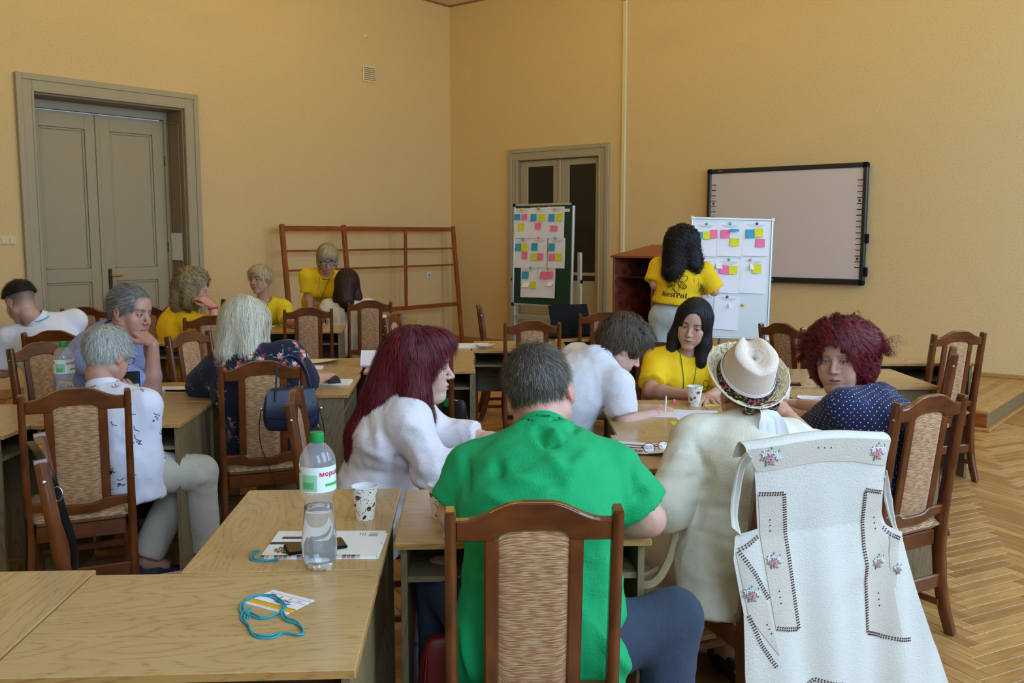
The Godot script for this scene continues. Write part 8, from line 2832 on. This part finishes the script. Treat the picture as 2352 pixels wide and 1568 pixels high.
# ---------------------------------------------------------------- the embroidered vest over the chair back
func vest():
	var ch: Node3D = get_node("dining_chair_001")
	var back := ch.transform * Transform3D(Basis(Vector3.RIGHT, 0.13), Vector3(0, 0.44, 0.185 + 0.028))
	var t := thing("embroidered_vest", "white linen vest with embroidered flowers and drawn-thread borders draped over a chair", "vest", ch.position, ch.rotation.y)
	var inv := t.transform.affine_inverse() * back
	var px := func(x: float, y: float) -> Vector2: return on_plane(back, x / 2.347 + 1480.0, y / 2.347 + 900.0)
	var line := func(pts: Array, v: float) -> Vector2:
		var f := v * (pts.size() - 1)
		var k := mini(int(f), pts.size() - 2)
		var a: Vector2 = px.call(pts[k][0], pts[k][1])
		var b: Vector2 = px.call(pts[k + 1][0], pts[k + 1][1])
		return a.lerp(b, f - k)
	var low: float = px.call(900, 1640).y
	var fold := func(x: float, y: float) -> float:
		var d := clampf((0.44 - y) / 0.75, 0.0, 1.0)
		var e := clampf((absf(x) - 0.14) / 0.12, 0.0, 1.0)
		return 0.004 + 0.24 * clampf(0.28 - y, 0.0, 1.0) + 0.012 * d * sin(x * 26.0 + y * 3.0) + 0.020 * d * d * sin(x * 15.0 - y * 4.0 + 1.0) + 0.008 * d * sin(x * 47.0 + 0.6) - 0.018 * e * e + 0.012 * d + 0.010 * clampf(1.0 - absf(y - 0.06 - x * 0.6) / 0.05, 0.0, 1.0) * clampf((x - 0.02) * 8.0, 0.0, 1.0)
	var L := [[562, 322], [597, 380], [604, 500], [604, 620], [606, 735], [500, 780], [474, 900], [478, 1040], [482, 1150], [466, 1300], [452, 1430], [444, 1568], [438, 1640]]
	var R := [[1335, 260], [1318, 340], [1302, 450], [1290, 560], [1286, 650], [1300, 715], [1378, 750], [1395, 900], [1410, 1060], [1430, 1250], [1480, 1430], [1520, 1568], [1545, 1640]]
	var body := func(u: float, v: float, lift: float) -> Vector3:
		var a: Vector2 = line.call(L, v)
		var b: Vector2 = line.call(R, v)
		var p: Vector2 = a.lerp(b, u)
		p.y += 0.022 * sin(PI * u) * clampf(1.0 - v * 6.0, 0.0, 1.0)
		return Vector3(p.x, p.y, fold.call(p.x, p.y) + lift)
	var b := MB.new()
	b.at(inv)
	b.sheet(func(u, v): return body.call(u, v, 0.0), 60, 90, 0.003)
	put("back_panel", b.done(), M.cloth_vest, t)
	b = MB.new()   # over the crest and down the other side
	b.at(inv)
	b.sheet(func(u, v):
		var p: Vector3 = body.call(u, 0.0, 0.0)
		var a: float = v * PI
		return p + Vector3(0, 0.012 * sin(a) - 0.10 * maxf(0.0, v - 0.6), -0.026 * (1.0 - cos(a)) + 0.001), 40, 10, 0.003)
	put("shoulder_fold", b.done(), M.cloth_vest, t)
	b = MB.new()
	b.at(inv)
	b.sheet(func(u, v):
		var q: Vector3 = body.call(u, 0.0, 0.0)
		var e: Vector2 = line.call([[606, 430], [800, 392], [950, 366], [1120, 368], [1300, 398]], u)
		var p: Vector2 = Vector2(q.x, q.y).lerp(e, v)
		return Vector3(p.x, p.y, fold.call(p.x, p.y) + 0.0035), 40, 8, 0.002)
	put("yoke", b.done(), M.cloth_panel, t)
	var panels := [[[612, 545], [750, 540], [752, 1215], [626, 1215]], [[1180, 520], [1284, 545], [1276, 1255], [1096, 1222]], [[490, 860], [600, 1060], [622, 1330], [500, 1160]], [[640, 1500], [1412, 1530], [1420, 1640], [636, 1640]], [[1300, 745], [1362, 780], [1290, 1010], [1272, 1010]]]
	for q in panels:
		b = MB.new()
		b.at(inv)
		b.sheet(func(u, v):
			var a: Vector2 = px.call(q[0][0], q[0][1]).lerp(px.call(q[1][0], q[1][1]), u)
			var d: Vector2 = px.call(q[3][0], q[3][1]).lerp(px.call(q[2][0], q[2][1]), u)
			var p: Vector2 = a.lerp(d, v)
			return Vector3(p.x, p.y, fold.call(p.x, p.y) + 0.003), 12, 24, 0.0015)
		put("inset_panel", b.done(), M.cloth_panel, t)
	for s in [[[[558, 322], [540, 400], [524, 550], [500, 660], [478, 735]], [[584, 360], [572, 440], [562, 570], [532, 700], [524, 775]]], [[[1312, 425], [1358, 500], [1388, 600], [1394, 740], [1396, 800]], [[1300, 470], [1326, 560], [1352, 640], [1370, 735], [1380, 800]]]]:
		b = MB.new()
		b.at(inv)
		b.sheet(func(u, v):
			var p: Vector2 = line.call(s[0], v).lerp(line.call(s[1], v), u)
			return Vector3(p.x, p.y, -0.035 * sin(PI * v) - 0.006 + 0.006 * sin(u * 9.0)), 10, 20, 0.003)
		put("front_strap", b.done(), M.cloth_vest, t)
	b = MB.new()   # drawn-thread ladders: two rows of little dark openings
	b.at(inv)
	for run in [[[612, 548], [742, 540]], [[744, 540], [750, 880], [748, 1210]], [[628, 1204], [742, 1208]], [[1180, 520], [1278, 540]], [[1182, 530], [1140, 880], [1098, 1220]], [[1100, 1222], [1190, 1250], [1318, 1250]], [[500, 850], [560, 950], [612, 1070]], [[498, 1150], [540, 1280], [600, 1385]], [[606, 770], [545, 820], [500, 850]], [[640, 1500], [720, 1480], [780, 1432], [900, 1436], [980, 1480], [1040, 1500], [1090, 1488], [1200, 1510], [1410, 1528]], [[1276, 720], [1300, 750], [1360, 778]]]:
		var n := 0
		for k in run.size() - 1:
			var p0: Vector2 = px.call(run[k][0], run[k][1])
			var p1: Vector2 = px.call(run[k + 1][0], run[k + 1][1])
			var d: Vector2 = (p1 - p0).normalized()
			var m := int(p0.distance_to(p1) / 0.0075)
			for j in m:
				for r in [-1.0, 1.0]:
					var p: Vector2 = p0.lerp(p1, (j + 0.5) / m) + Vector2(-d.y, d.x) * r * 0.0034
					var bs := Basis(Vector3(d.x, d.y, 0), Vector3(-d.y, d.x, 0), Vector3(0, 0, 1))
					b.at(inv * Transform3D(bs, Vector3(p.x, p.y, fold.call(p.x, p.y) + 0.0048)))
					b.box(Vector3.ZERO, Vector3(0.0034, 0.0046, 0.0016), 0.0)
	b.at(Transform3D())
	var o := put("drawn_thread_border", b.done(), M.ink_brown, t)
	o.set_meta("kind", "stuff")
	for q in [[675, 345, 1.0], [1252, 315, 1.0], [668, 885, 0.85], [1220, 885, 0.85], [530, 1048, 0.85], [1318, 922, 0.6], [695, 1545, 0.9], [1040, 1555, 1.0]]:   # ribbon flowers
		b = MB.new()
		b.use_c = true
		var c: Vector2 = px.call(q[0], q[1])
		var k: float = q[2] * 0.0105
		for e in [[0.0, 0.0, 0], [1.4, 0.6, 1], [-1.3, -0.4, 0], [2.2, -0.3, 2], [-0.4, 1.3, 2], [0.3, -1.4, 0], [-2.0, 0.9, 1]]:
			for j in 5:
				var d := Vector2.from_angle(TAU * j / 5 + e[0])
				var w: Vector2 = c + (Vector2(e[0], e[1]) + d * 0.5) * k
				var col: Color = [Color(0.56, 0.26, 0.29), Color(0.75, 0.72, 0.74), Color(0.70, 0.66, 0.68)][e[2]]
				b.at(inv * Transform3D(Basis(Vector3(0, 0, 1), d.angle()), Vector3(w.x, w.y, fold.call(w.x, w.y) + 0.007)))
				b.ball(Vector3.ZERO, Vector3(0.55 * k, 0.32 * k, 0.0016), 8, 5, col.darkened(0.12 * (j % 3)))
		for j in 7:
			var d := Vector2.from_angle(TAU * j / 7 + 0.6)
			var w: Vector2 = c + d * Vector2(2.3, 2.0) * k
			b.at(inv * Transform3D(Basis(Vector3(0, 0, 1), d.angle() + 0.5), Vector3(w.x, w.y, fold.call(w.x, w.y) + 0.006)))
			b.ball(Vector3.ZERO, Vector3(0.95 * k, 0.32 * k, 0.0016), 8, 5, [Color(0.10, 0.26, 0.13), Color(0.20, 0.38, 0.22)][j % 2])
		put("embroidered_flower", b.done(), M.tinted, t)
	b = MB.new()
	for q in [[928, 294, 34, 0], [668, 682, 0, 29], [670, 1030, 0, 28], [1233, 672, 0, 28], [1200, 1042, -2, 30], [584, 1190, 8, 20]]:
		for j in 3:
			var w: Vector2 = px.call(q[0] + q[2] * j, q[1] + q[3] * j)
			b.at(inv)
			b.ball(Vector3(w.x, w.y, fold.call(w.x, w.y) + 0.005), Vector3(0.0024, 0.0024, 0.0014), 8, 5)
	o = put("embroidered_dots", b.done(), M.dark_plastic, t)
